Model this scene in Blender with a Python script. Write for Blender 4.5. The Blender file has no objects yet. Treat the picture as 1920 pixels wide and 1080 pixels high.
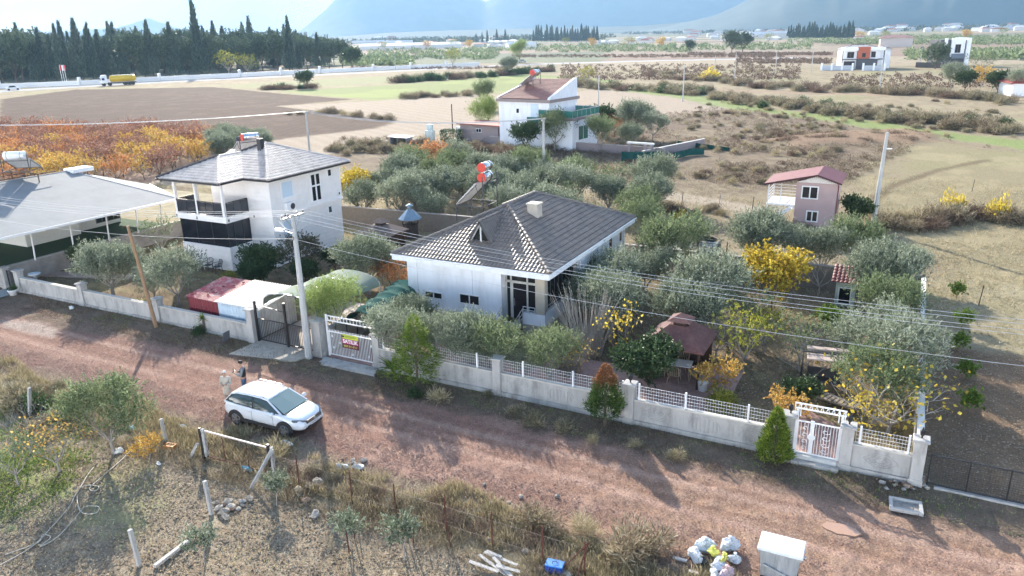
import bpy, math, random
import numpy as np
from mathutils import Vector, Matrix

C = bpy.context.scene.collection
SC = bpy.context.scene
PI = math.pi
# ------------------------------------------------------------------ camera
# the world's x axis runs along the street (to the right), y away from it, z up; the garden walls stand on y = 0
CF = 1430.0
PITCH, ROLL, CH = math.radians(18.555), math.radians(1.28), 15.3
CAMP = Vector((14.97, -26.99, CH))
HEAD = math.radians(27.7)
_rt = Vector((math.cos(HEAD), math.sin(HEAD), 0))
_hd = Vector((-math.sin(HEAD), math.cos(HEAD), 0))
_fw = _hd * math.cos(PITCH) - Vector((0, 0, math.sin(PITCH)))
_up = _rt.cross(_fw)
RT = _rt * math.cos(ROLL) - _up * math.sin(ROLL)
UP = _up * math.cos(ROLL) + _rt * math.sin(ROLL)
cam = bpy.data.objects.new('camera', bpy.data.cameras.new('camera'))
C.objects.link(cam)
cam.matrix_world = Matrix(((RT.x, UP.x, -_fw.x, CAMP.x), (RT.y, UP.y, -_fw.y, CAMP.y), (RT.z, UP.z, -_fw.z, CAMP.z), (0, 0, 0, 1)))
cam.data.sensor_width = 36
cam.data.lens = CF / 1920 * 36
cam.data.clip_start = 0.5
cam.data.clip_end = 60000
SC.camera = cam

# ------------------------------------------------------------------ light
SUN_EL, SUN_AZ = math.radians(25), math.radians(134.7)          # azimuth counter-clockwise from +x
sd = Vector((math.cos(SUN_AZ) * math.cos(SUN_EL), math.sin(SUN_AZ) * math.cos(SUN_EL), math.sin(SUN_EL)))
sun = bpy.data.objects.new('sun', bpy.data.lights.new('sun', 'SUN'))
C.objects.link(sun)
sun.data.energy = 5.0
sun.data.angle = math.radians(0.6)
sun.data.color = (1.0, 0.92, 0.8)
sun.rotation_euler = sd.to_track_quat('Z', 'Y').to_euler()
W = bpy.data.worlds.new('World')
SC.world = W
W.use_nodes = True
nt = W.node_tree
nt.nodes.clear()
n_out = nt.nodes.new('ShaderNodeOutputWorld')
n_bg = nt.nodes.new('ShaderNodeBackground')
n_bg.inputs['Strength'].default_value = 0.125
n_sky = nt.nodes.new('ShaderNodeTexSky')
n_sky.sky_type = 'NISHITA'
n_sky.sun_disc = False
n_sky.sun_elevation = SUN_EL
n_sky.sun_rotation = PI / 2 - SUN_AZ
n_sky.air_density = 1.0
n_sky.dust_density = 1.5
# broken bright cloud low over the horizon
n_tc = nt.nodes.new('ShaderNodeTexCoord')
n_map = nt.nodes.new('ShaderNodeMapping')
n_map.inputs['Scale'].default_value = (1, 1, 9)
n_noi = nt.nodes.new('ShaderNodeTexNoise')
n_noi.inputs['Scale'].default_value = 4.2
n_noi.inputs['Detail'].default_value = 7
n_noi.inputs['Roughness'].default_value = 0.55
n_rmp = nt.nodes.new('ShaderNodeValToRGB')
n_rmp.color_ramp.elements[0].position = 0.22
n_rmp.color_ramp.elements[1].position = 0.55
n_mix = nt.nodes.new('ShaderNodeMix')
n_mix.data_type = 'RGBA'
n_mix.inputs[7].default_value = (35.0, 34.5, 34.5, 1)
n_sep = nt.nodes.new('ShaderNodeSeparateXYZ')
n_el = nt.nodes.new('ShaderNodeMapRange')            # the cloud bank lies low over the horizon
n_el.inputs['From Min'].default_value = 0.06
n_el.inputs['From Max'].default_value = 0.2
n_el.inputs['To Min'].default_value = 1
n_el.inputs['To Max'].default_value = 0.0
n_mul = nt.nodes.new('ShaderNodeMath')
n_mul.operation = 'MULTIPLY'
L = nt.links.new
L(n_tc.outputs['Generated'], n_map.inputs['Vector'])
L(n_map.outputs['Vector'], n_noi.inputs['Vector'])
L(n_noi.outputs['Fac'], n_rmp.inputs['Fac'])
L(n_tc.outputs['Generated'], n_sep.inputs['Vector'])
L(n_sep.outputs['Z'], n_el.inputs['Value'])
L(n_rmp.outputs['Color'], n_mul.inputs[0])
L(n_el.outputs['Result'], n_mul.inputs[1])
L(n_mul.outputs[0], n_mix.inputs[0])
L(n_sky.outputs['Color'], n_mix.inputs[6])
L(n_mix.outputs[2], n_bg.inputs['Color'])
L(n_bg.outputs['Background'], n_out.inputs['Surface'])
SC.view_settings.view_transform = 'Standard'
SC.view_settings.look = 'None'
SC.view_settings.exposure = 1.78
SC.view_settings.gamma = 1
SC.render.engine = 'CYCLES'
SC.cycles.use_denoising = True
SC.cycles.max_bounces = 6
SC.cycles.diffuse_bounces = 3
SC.cycles.glossy_bounces = 3
SC.cycles.transparent_max_bounces = 12
SC.cycles.volume_bounces = 1
SC.cycles.caustics_reflective = False
SC.cycles.caustics_refractive = False


# ------------------------------------------------------------------ measuring: where the ray through a photo pixel meets height z
def G(px, py, z=0.0):
 d = RT * ((px - 960) / CF) - UP * ((py - 540) / CF) + _fw
 t = (z - CH) / d.z
 p = CAMP + d * t
 return Vector((p.x, p.y, z))


def GP(pts, z=0.0):
 return [G(x, y, z) for x, y in pts]


# ------------------------------------------------------------------ noise in numpy
def _hash(ix, iy, s):
 h = (ix.astype(np.int64) * 374761393 + iy.astype(np.int64) * 668265263 + s * 1442695041) & 0x7fffffff
 h = ((h ^ (h >> 13)) * 1274126177) & 0x7fffffff
 return ((h ^ (h >> 16)) & 0xffff) / 65535.0


def vnoise(x, y, s=0):
 ix, iy = np.floor(x), np.floor(y)
 fx, fy = x - ix, y - iy
 fx = fx * fx * (3 - 2 * fx)
 fy = fy * fy * (3 - 2 * fy)
 a, b = _hash(ix, iy, s), _hash(ix + 1, iy, s)
 c, d = _hash(ix, iy + 1, s), _hash(ix + 1, iy + 1, s)
 return (a * (1 - fx) + b * fx) * (1 - fy) + (c * (1 - fx) + d * fx) * fy


def fbm(x, y, s=0, o=4):
 t, a, n = 0, 1.0, 0
 for k in range(o):
  t = t + a * vnoise(x * 2 ** k, y * 2 ** k, s + k * 17)
  n += a
  a *= 0.55
 return t / n


# ------------------------------------------------------------------ materials
MATS = {}


def _nm(name):
 m = bpy.data.materials.new(name)
 m.use_nodes = True
 t = m.node_tree
 b = t.nodes['Principled BSDF']
 return m, t, b


def mat(name, col, rough=0.7, var=0.12, scale=6.0, metal=0.0, bump=0.0, bscale=None, stretch=(1, 1, 1), spec=0.5, dirt=None, dscale=1.2, dfac=0.5, coat=0):
 """a painted or raw surface: base colour varied by noise, optional dirt patches of their own colour"""
 if name in MATS: return MATS[name]
 m, t, b = _nm(name)
 N, K = t.nodes.new, t.links.new
 tc = N('ShaderNodeTexCoord')
 mp = N('ShaderNodeMapping')
 mp.inputs['Scale'].default_value = stretch
 K(tc.outputs['Object'], mp.inputs['Vector'])
 n = N('ShaderNodeTexNoise')
 n.inputs['Scale'].default_value = scale
 n.inputs['Detail'].default_value = 6
 n.inputs['Roughness'].default_value = 0.62
 K(mp.outputs['Vector'], n.inputs['Vector'])
 r = N('ShaderNodeMapRange')
 r.inputs['From Min'].default_value = 0.3
 r.inputs['From Max'].default_value = 0.7
 r.inputs['To Min'].default_value = 1 - var
 r.inputs['To Max'].default_value = 1 + var
 K(n.outputs['Fac'], r.inputs['Value'])
 mx = N('ShaderNodeVectorMath')
 mx.operation = 'SCALE'
 mx.inputs[0].default_value = col[:3]
 K(r.outputs['Result'], mx.inputs['Scale'])
 last = mx.outputs['Vector']
 if dirt:
  n2 = N('ShaderNodeTexNoise')
  n2.inputs['Scale'].default_value = dscale
  n2.inputs['Detail'].default_value = 8
  n2.inputs['Roughness'].default_value = 0.7
  K(mp.outputs['Vector'], n2.inputs['Vector'])
  r2 = N('ShaderNodeMapRange')
  r2.inputs['From Min'].default_value = 0.48
  r2.inputs['From Max'].default_value = 0.68
  r2.inputs['To Max'].default_value = dfac
  K(n2.outputs['Fac'], r2.inputs['Value'])
  mm = N('ShaderNodeMix')
  mm.data_type = 'RGBA'
  K(r2.outputs['Result'], mm.inputs[0])
  K(last, mm.inputs[6])
  mm.inputs[7].default_value = (*dirt, 1)
  last = mm.outputs[2]
 K(last, b.inputs['Base Color'])
 b.inputs['Roughness'].default_value = rough
 b.inputs['Metallic'].default_value = metal
 b.inputs['Specular IOR Level'].default_value = spec
 b.inputs['Coat Weight'].default_value = coat
 if bump:
  bn = N('ShaderNodeTexNoise')
  bn.inputs['Scale'].default_value = bscale or scale * 4
  bn.inputs['Detail'].default_value = 5
  K(mp.outputs['Vector'], bn.inputs['Vector'])
  bp = N('ShaderNodeBump')
  bp.inputs['Strength'].default_value = bump
  bp.inputs['Distance'].default_value = 0.05
  K(bn.outputs['Fac'], bp.inputs['Height'])
  K(bp.outputs['Normal'], b.inputs['Normal'])
 MATS[name] = m
 return m


def leafmat(name, cols, trans=0.35, rough=0.55, patch=1.2):
 """leaves: each leaf (mesh island) takes its own colour between the given ones; light passes through"""
 if name in MATS: return MATS[name]
 m, t, b = _nm(name)
 N, K = t.nodes.new, t.links.new
 t.nodes.remove(b)
 g = N('ShaderNodeNewGeometry')
 oi = N('ShaderNodeObjectInfo')
 tc = N('ShaderNodeTexCoord')
 ns = N('ShaderNodeTexNoise')
 ns.inputs['Scale'].default_value = patch
 K(tc.outputs['Object'], ns.inputs['Vector'])
 ad = N('ShaderNodeMath')
 ad.operation = 'MULTIPLY_ADD'
 K(ns.outputs['Fac'], ad.inputs[0])
 ad.inputs[1].default_value = 1.0
 ad.inputs[2].default_value = -0.5
 a2 = N('ShaderNodeMath')
 K(ad.outputs[0], a2.inputs[0])
 K(g.outputs['Random Per Island'], a2.inputs[1])
 a3 = N('ShaderNodeMath')
 a3.operation = 'MULTIPLY_ADD'
 K(oi.outputs['Random'], a3.inputs[0])
 a3.inputs[1].default_value = 0.24
 a3.inputs[2].default_value = -0.12
 a4 = N('ShaderNodeMath')
 a4.use_clamp = True
 K(a2.outputs[0], a4.inputs[0])
 K(a3.outputs[0], a4.inputs[1])
 cr = N('ShaderNodeValToRGB')
 e = cr.color_ramp.elements
 while len(e) < len(cols): e.new(0.5)
 for i, c in enumerate(cols):
  e[i].position = i / max(1, len(cols) - 1)
  e[i].color = (*c, 1)
 K(a4.outputs[0], cr.inputs['Fac'])
 pb = N('ShaderNodeBsdfPrincipled')
 pb.inputs['Roughness'].default_value = rough
 pb.inputs['Specular IOR Level'].default_value = 0.35
 tr = N('ShaderNodeBsdfTranslucent')
 mx = N('ShaderNodeMixShader')
 mx.inputs[0].default_value = trans
 K(cr.outputs['Color'], pb.inputs['Base Color'])
 K(cr.outputs['Color'], tr.inputs['Color'])
 K(pb.outputs[0], mx.inputs[1])
 K(tr.outputs[0], mx.inputs[2])
 K(mx.outputs[0], t.nodes['Material Output'].inputs['Surface'])
 MATS[name] = m
 return m


def glassmat(name, col, rough=0.08, alpha=1.0, metal=0.0):
 if name in MATS: return MATS[name]
 m, t, b = _nm(name)
 b.inputs['Base Color'].default_value = (*col, 1)
 b.inputs['Roughness'].default_value = rough
 b.inputs['Metallic'].default_value = metal
 b.inputs['Alpha'].default_value = alpha
 b.inputs['Specular IOR Level'].default_value = 0.6
 MATS[name] = m
 return m


# ------------------------------------------------------------------ mesh building
def rotz(v, a):
 return Vector((v[0] * math.cos(a) - v[1] * math.sin(a), v[0] * math.sin(a) + v[1] * math.cos(a), v[2]))


class MB:
 def __init__(s):
  s.V, s.F = [], []

 def add(s, vs, fs):
  o = len(s.V)
  s.V += [tuple(v) for v in vs]
  s.F += [tuple(i + o for i in f) for f in fs]
  return s

 def box(s, x0, y0, z0, x1, y1, z1):
  return s.add([(x0, y0, z0), (x1, y0, z0), (x1, y1, z0), (x0, y1, z0), (x0, y0, z1), (x1, y0, z1), (x1, y1, z1), (x0, y1, z1)],
      [(0, 3, 2, 1), (4, 5, 6, 7), (0, 1, 5, 4), (1, 2, 6, 5), (2, 3, 7, 6), (3, 0, 4, 7)])

 def cbox(s, x0, y0, z0, x1, y1, z1, b=0.02):
  """box with bevelled edges"""
  bm = []
  xs = [(x0, x1), (y0, y1), (z0, z1)]
  vs = []
  idx = {}
  for sx in (0, 1):
   for sy in (0, 1):
    for sz in (0, 1):
     c = [xs[0][sx], xs[1][sy], xs[2][sz]]
     d = [b if q == 0 else -b for q in (sx, sy, sz)]
     for k in range(3):
      v = list(c)
      for j in range(3):
       if j != k: v[j] += d[j]
      idx[(sx, sy, sz, k)] = len(vs)
      vs.append(v)
  fs = []
  for k in range(3):
   a, c = [j for j in range(3) if j != k]
   for side in (0, 1):
    q = []
    for (p, r) in ((0, 0), (1, 0), (1, 1), (0, 1)):
     key = [0, 0, 0]
     key[k] = side; key[a] = p; key[c] = r
     q.append(idx[(*key, k)])
    fs.append(q)
   # edges running along k
   for p in (0, 1):
    for r in (0, 1):
     k0 = [0, 0, 0]; k0[a] = p; k0[c] = r
     k1 = list(k0); k1[k] = 1
     fs.append([idx[(*k0, a)], idx[(*k1, a)], idx[(*k1, c)], idx[(*k0, c)]])
  for sx in (0, 1):
   for sy in (0, 1):
    for sz in (0, 1):
     fs.append([idx[(sx, sy, sz, k)] for k in range(3)])
  return s.add(vs, fs)

 def bar(s, p, q, w, h=None, up=(0, 0, 1)):
  p, q = Vector(p), Vector(q)
  h = h or w
  d = (q - p)
  if d.length < 1e-6: return s
  d.normalize()
  u = Vector(up)
  if abs(d.dot(u)) > 0.98: u = Vector((0, 1, 0))
  a = d.cross(u).normalized() * (w / 2)
  b = a.cross(d).normalized() * (h / 2)
  return s.add([p - a - b, p + a - b, p + a + b, p - a + b, q - a - b, q + a - b, q + a + b, q - a + b],
      [(0, 3, 2, 1), (4, 5, 6, 7), (0, 1, 5, 4), (1, 2, 6, 5), (2, 3, 7, 6), (3, 0, 4, 7)])

 def tube(s, pts, r, n=6, r1=None, caps=True):
  pts = [Vector(p) for p in pts]
  m = len(pts)
  rs = r if isinstance(r, (list, tuple)) else [r + ((r if r1 is None else r1) - r) * i / max(1, m - 1) for i in range(m)]
  vs, fs = [], []
  pa = None
  for i, p in enumerate(pts):
   d = (pts[min(i + 1, m - 1)] - pts[max(i - 1, 0)])
   if d.length < 1e-9: d = Vector((0, 0, 1))
   d.normalize()
   if pa is None:
    u = Vector((0, 0, 1)) if abs(d.z) < 0.9 else Vector((1, 0, 0))
    a = d.cross(u).normalized()
   else:
    a = (pa - d * pa.dot(d))
    a = a.normalized() if a.length > 1e-6 else d.orthogonal().normalized()
   pa = a
   b = d.cross(a)
   for k in range(n):
    t = 2 * PI * k / n
    vs.append(p + (a * math.cos(t) + b * math.sin(t)) * rs[i])
  for i in range(m - 1):
   for k in range(n):
    k2 = (k + 1) % n
    fs.append((i * n + k, i * n + k2, (i + 1) * n + k2, (i + 1) * n + k))
  if caps:
   fs.append(tuple(range(n - 1, -1, -1)))
   fs.append(tuple((m - 1) * n + k for k in range(n)))
  return s.add(vs, fs)

 def prism(s, poly, z0, z1):
  n = len(poly)
  vs = [(p[0], p[1], z0) for p in poly] + [(p[0], p[1], z1) for p in poly]
  return s.add(vs, [tuple(range(n - 1, -1, -1)), tuple(range(n, 2 * n))] + [(i, (i + 1) % n, n + (i + 1) % n, n + i) for i in range(n)])

 def extr(s, poly, vec):
  """3D polygon extruded by vec"""
  n = len(poly)
  vec = Vector(vec)
  vs = [Vector(p) for p in poly] + [Vector(p) + vec for p in poly]
  return s.add(vs, [tuple(range(n - 1, -1, -1)), tuple(range(n, 2 * n))] + [(i, (i + 1) % n, n + (i + 1) % n, n + i) for i in range(n)])

 def lathe(s, prof, n=16, c=(0, 0, 0)):
  vs, fs = [], []
  for r, z in prof:
   for k in range(n):
    t = 2 * PI * k / n
    vs.append((c[0] + r * math.cos(t), c[1] + r * math.sin(t), c[2] + z))
  for i in range(len(prof) - 1):
   for k in range(n):
    k2 = (k + 1) % n
    fs.append((i * n + k, i * n + k2, (i + 1) * n + k2, (i + 1) * n + k))
  fs.append(tuple(range(n - 1, -1, -1)))
  fs.append(tuple((len(prof) - 1) * n + k for k in range(n)))
  return s.add(vs, fs)

 def blob(s, c, r, seed=0, n=10, m=7, rough=0.2, sq=0.0):
  """irregular stone or filled bag"""
  rnd = random.Random(seed)
  ph = [rnd.uniform(0, 6.28) for _ in range(6)]
  vs, fs = [], []
  for j in range(m + 1):
   t = PI * j / m
   for k in range(n):
    a = 2 * PI * k / n
    q = 1 + rough * (math.sin(2 * a + ph[0]) * math.sin(t) + 0.6 * math.sin(3 * a + ph[1] + 2 * t) + 0.5 * math.sin(5 * t + ph[2] + a)) * 0.6 + rnd.uniform(-rough, rough) * 0.3
    vs.append((c[0] + r[0] * q * math.sin(t) * math.cos(a), c[1] + r[1] * q * math.sin(t) * math.sin(a), c[2] + r[2] * q * math.cos(t)))
  for j in range(m):
   for k in range(n):
    k2 = (k + 1) % n
    fs.append((j * n + k, j * n + k2, (j + 1) * n + k2, (j + 1) * n + k))
  return s.add(vs, fs)

 def mesh(s, name, m, smooth=False):
  me = bpy.data.meshes.new(name)
  me.from_pydata(s.V, [], s.F)
  if m: me.materials.append(m)
  if smooth:
   me.polygons.foreach_set('use_smooth', [True] * len(me.polygons))
  me.update()
  return me

 def build(s, name, m, parent=None, smooth=False, label=None):
  o = bpy.data.objects.new(name, s.mesh(name, m, smooth))
  C.objects.link(o)
  if parent: o.parent = parent
  if label: o['label'] = label
  return o


def thing(name, label, cat, loc=(0, 0, 0), rz=0.0, group=None):
 o = bpy.data.objects.new(name, None)
 C.objects.link(o)
 o.location = loc
 o.rotation_euler = (0, 0, rz)
 o.empty_display_size = 0.2
 o['label'] = label
 o['category'] = cat
 if group: o['group'] = group
 return o


def tag(o, label, cat, group=None):
 o['label'] = label
 o['category'] = cat
 if group: o['group'] = group
 return o


def dup(root, loc, rz=0.0, label=None, group=None, scale=None):
 r = root.copy()
 C.objects.link(r)
 r.location = loc
 r.rotation_euler = (0, 0, rz)
 if scale: r.scale = (scale,) * 3 if not isinstance(scale, (tuple, list)) else scale
 if label: r['label'] = label
 if group: r['group'] = group
 for ch in root.children:
  c = ch.copy()
  C.objects.link(c)
  c.parent = r
  for g in ch.children:
   d = g.copy()
   C.objects.link(d)
   d.parent = c
 return r


def V3(*a):
 return Vector(a)
# ------------------------------------------------------------------ ground: one sheet cut into its plots, each plot with its own soil colour
def sdist(X, Y, poly):
 """signed distance to a polygon, positive inside"""
 n = len(poly)
 d = np.full(X.shape, 1e9)
 ins = np.zeros(X.shape, bool)
 for i in range(n):
  ax, ay = poly[i][0], poly[i][1]
  bx, by = poly[(i + 1) % n][0], poly[(i + 1) % n][1]
  ex, ey = bx - ax, by - ay
  t = np.clip(((X - ax) * ex + (Y - ay) * ey) / (ex * ex + ey * ey + 1e-9), 0, 1)
  d = np.minimum(d, np.hypot(X - ax - t * ex, Y - ay - t * ey))
  c = ((ay > Y) != (by > Y))
  with np.errstate(divide='ignore', invalid='ignore'):
   xx = (bx - ax) * (Y - ay) / ((by - ay) if by != ay else 1e-9) + ax
  ins ^= c & (X < xx)
 return np.where(ins, d, -d)


def sline(X, Y, pts, w):
 """positive within w of a polyline"""
 d = np.full(X.shape, 1e9)
 for (ax, ay), (bx, by) in zip([p[:2] for p in pts[:-1]], [p[:2] for p in pts[1:]]):
  ex, ey = bx - ax, by - ay
  t = np.clip(((X - ax) * ex + (Y - ay) * ey) / (ex * ex + ey * ey + 1e-9), 0, 1)
  d = np.minimum(d, np.hypot(X - ax - t * ex, Y - ay - t * ey))
 return w - d


def sst(x):
 x = np.clip(x, 0, 1)
 return x * x * (3 - 2 * x)


POL = {
 'ploughed_field': GP([(0, 186), (140, 168), (400, 163), (545, 177), (662, 186), (520, 199), (740, 226), (705, 240), (560, 256), (440, 271), (300, 262), (0, 262)]),
 'tan_field': GP([(520, 199), (700, 189), (900, 176), (1000, 180), (1110, 168), (1290, 176), (1390, 200), (1260, 215), (1100, 225), (930, 240), (700, 262), (520, 296), (440, 268), (560, 257), (705, 240), (740, 226)]),
 'green_field': GP([(525, 171), (780, 156), (1000, 139), (1170, 151), (1060, 163), (880, 176), (700, 188)]),
 'green_strip': GP([(405, 161), (640, 146), (960, 131), (1060, 133), (980, 142), (780, 152), (525, 168)]),
 'orchard': GP([(-60, 262), (300, 266), (440, 274), (560, 283), (470, 300), (330, 338), (-60, 372)]),
 'meadow': GP([(1580, 425), (1600, 350), (1680, 300), (1740, 262), (1920, 285), (2000, 300), (2000, 560), (1750, 560), (1700, 470)]),
 'bank': GP([(1440, 262), (1560, 248), (1700, 243), (1770, 255), (1740, 268), (1600, 272), (1480, 278)]),
 'scrub_l': GP([(560, 256), (900, 262), (1290, 200), (1400, 205), (1920, 285), (1740, 265), (1580, 345), (1330, 370), (1000, 340), (640, 320), (560, 300)]),
}
HW_LINE = GP([(-500, 222), (0, 171), (200, 159), (420, 148), (640, 138), (800, 130), (975, 121), (1200, 114), (1500, 108)])
LANE = GP([(960, 347), (1100, 349), (1200, 360), (1330, 378), (1430, 395)])
LANE2 = GP([(500, 300), (640, 278), (770, 262), (860, 262)])
LANE3 = GP([(150, 372), (330, 340), (520, 292)])
LANE4 = GP([(1200, 164), (1560, 176), (1700, 178), (2100, 184)])
GRASSW = GP([(1180, 168), (1290, 182), (1400, 203), (1560, 222), (1720, 247), (1920, 270), (2100, 300)])


def ground_colour(X, Y, R):
 n1 = fbm(X * 0.35, Y * 0.35, 1, 5)
 n2 = fbm(X * 1.9, Y * 1.9, 2, 4)
 n3 = fbm(X * 0.05, Y * 0.05, 3, 4)
 n4 = fbm(X * 6.1, Y * 6.1, 4, 3)
 col = np.zeros(X.shape + (3,))
 zone = np.zeros(X.shape, int)

 def lay(mask, c, k=1.0):
  m = np.clip(mask * k, 0, 1)[..., None]
  col[:] = col * (1 - m) + np.array(c) * m

 def near(sd, w, amp=1.0, nn=None):
  nn = n1 if nn is None else nn
  return sst((sd + (nn - 0.5) * amp * 2) / w + 0.5)
 # open scrub land
 lay(np.ones(X.shape), (0.31, 0.25, 0.165))
 lay(sst((n1 - 0.45) * 5), (0.38, 0.32, 0.2), 0.7)
 lay(sst((n2 - 0.56) * 6), (0.2, 0.16, 0.1), 0.55)
 lay(sst((n3 - 0.55) * 6), (0.27, 0.27, 0.13), 0.5)
 # far patchwork of fields and groves
 a = 0.35
 xr, yr = X * math.cos(a) + Y * math.sin(a), -X * math.sin(a) + Y * math.cos(a)
 xr = xr + 30 * (n3 - 0.5)
 ci, cj = np.floor(xr / 170.0), np.floor(yr / 95.0)
 hh = _hash(ci, cj, 9)
 far = sst((R - 300) / 90)
 pal = [(0.34, 0.27, 0.19), (0.25, 0.18, 0.14), (0.17, 0.19, 0.12), (0.38, 0.31, 0.22), (0.13, 0.16, 0.11), (0.29, 0.21, 0.16), (0.22, 0.24, 0.12), (0.15, 0.17, 0.12), (0.31, 0.25, 0.19)]
 for k, c in enumerate(pal):
  lay(far * ((hh * len(pal)).astype(int) == k), c, 0.95)
 rows = 0.5 + 0.5 * np.sin(yr * 2 * PI / 7.0)
 lay(far * rows * (R < 900) * (_hash(ci, cj, 5) > 0.5), (0.16, 0.15, 0.1), 0.5)
 lay(far * sst((n1 - 0.55) * 8), (0.15, 0.15, 0.1), 0.4)
 lay(sst((R - 1400) / 900), (0.15, 0.17, 0.12), 0.75)
 # mid fields
 s = sdist(X, Y, POL['scrub_l'])
 lay(near(s, 4, 3), (0.23, 0.175, 0.12), 0.85)
 lay(near(s, 4, 3) * sst((n1 - 0.5) * 6), (0.32, 0.265, 0.17), 0.5)
 lay(near(s, 4, 3) * sst((n2 - 0.5) * 8), (0.15, 0.11, 0.08), 0.6)
 lay(near(s, 4, 3) * sst((fbm(X * 0.09, Y * 0.16, 61, 4) - 0.52) * 9), (0.19, 0.135, 0.1), 0.7)
 s = sdist(X, Y, POL['tan_field'])
 lay(near(s, 2, 2), (0.4, 0.325, 0.25))
 fur = 0.5 + 0.5 * np.sin((X * 0.5 + Y * 0.87) * 2 * PI / 2.6 + 2 * n1)
 lay(near(s, 2, 2) * fur, (0.3, 0.23, 0.17), 0.35)
 s = sdist(X, Y, POL['meadow'])
 lay(near(s, 5, 5), (0.29, 0.245, 0.145), 0.85)
 lay(near(s, 5, 5) * sst((n3 - 0.4) * 5), (0.27, 0.27, 0.12), 0.4)
 lay(near(s, 5, 5) * sst((n1 - 0.5) * 6), (0.4, 0.33, 0.2), 0.5)
 s = sline(X, Y, GRASSW, 3.4)
 lay(near(s, 2.5, 2.5), (0.22, 0.29, 0.09), 0.8)
 s = sdist(X, Y, POL['bank'])
 lay(near(s, 2.5, 4), (0.31, 0.2, 0.13), 0.7)
 s = sdist(X, Y, POL['orchard'])
 lay(near(s, 2, 2), (0.37, 0.26, 0.2), 0.9)
 lay(near(s, 2, 2) * sst((n1 - 0.5) * 6), (0.27, 0.2, 0.13), 0.6)
 s = sdist(X, Y, POL['green_strip'])
 lay(near(s, 3, 2), (0.28, 0.28, 0.15), 0.9)
 s = sdist(X, Y, POL['green_field'])
 lay(near(s, 2, 1.5), (0.24, 0.27, 0.11))
 lay(near(s, 2, 1.5) * sst((n3 - 0.5) * 5), (0.33, 0.38, 0.12), 0.5)
 zone[s > 0] = 2
 s = sdist(X, Y, POL['ploughed_field'])
 lay(near(s, 2, 1.2), (0.095, 0.058, 0.043))
 fur = 0.5 + 0.5 * np.sin((X * 0.94 + Y * 0.34) * 2 * PI / 1.9 + 3 * n3)
 lay(near(s, 2, 1.2) * fur, (0.065, 0.039, 0.029), 0.55)
 lay(near(s, 2, 1.2) * sst((n1 - 0.52) * 8), (0.13, 0.085, 0.063), 0.5)
 zone[s > 0] = 1
 # country lanes
 for ln, w in ((LANE, 1.5), (LANE2, 2.6), (LANE3, 2.6), (LANE4, 1.6)):
  s = sline(X, Y, ln, w)
  lay(near(s, 1.0, 0.8), (0.42, 0.35, 0.27) if ln is not LANE4 else (0.36, 0.24, 0.17), 0.9)
  zone[s > -0.1] = 4
 s = sline(X, Y, GP([(1590, 405), (1680, 345), (1760, 318), (1850, 300)]), 0.5)
 lay(near(s, 0.6, 0.4), (0.16, 0.12, 0.07), 0.85)
 s = sline(X, Y, HW_LINE, 5.5)
 lay(near(s, 0.5, 0.2), (0.4, 0.4, 0.41))
 zone[s > 0] = 3
 s = sline(X, Y, [(p[0] + 1.5, p[1] - 8.0) for p in HW_LINE], 1.6)
 lay(near(s, 2, 1.5) * (zone != 3), (0.5, 0.47, 0.42), 0.7)
 # strip right of the gardens: dug brown soil with young citrus
 s = np.minimum(np.minimum(X - 16.9, 40 - X), np.minimum(Y - 0.2, 14.2 - Y))
 lay(near(s, 0.9, 0.7), (0.25, 0.17, 0.11))
 lay(near(s, 0.9, 0.7) * sst((n2 - 0.5) * 7), (0.2, 0.14, 0.09), 0.6)
 lay(near(s, 0.9, 0.7) * sst((fbm(X * 0.8, Y * 0.8, 31, 3) - 0.55) * 8), (0.31, 0.225, 0.15), 0.6)
 s = np.minimum(np.minimum(X - 16.9, 40 - X), np.minimum(Y - 14.2, 26 - Y))
 lay(near(s, 1.5, 1.2), (0.37, 0.32, 0.21), 0.8)
 lay(near(s, 1.5, 1.2) * sst((n2 - 0.5) * 7), (0.25, 0.22, 0.12), 0.6)
 # gardens of the two street houses
 for k, (x0, x1, y0, y1) in enumerate(((-9.9, 16.75, 0.2, 20.8), (-33.8, -10.3, 0.2, 22), (-70, -33.8, 0.2, 30))):
  s = np.minimum(np.minimum(X - x0, x1 - X), np.minimum(Y - y0, y1 - Y))
  lay(near(s, 0.1, 0.02), (0.21, 0.155, 0.1))
  lay(near(s, 0.1, 0.02) * sst((n1 - 0.42) * 6), (0.3, 0.25, 0.13), 0.8)
  lay(near(s, 0.1, 0.02) * sst((n2 - 0.56) * 7), (0.12, 0.11, 0.06), 0.6)
  lay(near(s, 0.1, 0.02) * sst((n4 - 0.6) * 7), (0.36, 0.29, 0.17), 0.5)
  zone[(s > 0)] = 5
 # the street: red crushed stone, wheel tracks, soft verges
 ed = 0.9 * (fbm(X * 0.28, Y * 0.28, 11, 4) - 0.5)
 s = np.minimum(-0.05 - Y, Y + 11.0)
 inx = sst((150 - np.abs(X)) / 10)
 lay(near(s, 0.4, 0.2) * inx, (0.2, 0.15, 0.11))
 lay(near(s, 0.4, 0.2) * sst((n2 - 0.45) * 6) * inx, (0.14, 0.11, 0.075), 0.6)
 lay(near(s, 0.4, 0.2) * sst((n4 - 0.55) * 7) * inx, (0.28, 0.21, 0.15), 0.5)
 lo = np.where(X > 3, 7.35 + 0.05 * (X - 3), 7.35)
 hi = 2.3 + 0.9 * np.clip((-16 - X) / 10, 0, 1)
 s = np.minimum(-hi - Y, Y + lo) + ed
 road = near(s, 0.9, 0.5, n2) * inx
 redm = sst((11 - X) / 9)
 base = np.array((0.325, 0.188, 0.14))[None] * redm[..., None].reshape(redm.shape + (1,)) + np.array((0.37, 0.24, 0.165)) * (1 - redm[..., None])
 m = road[..., None]
 col[:] = col * (1 - m) + base * m
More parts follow.
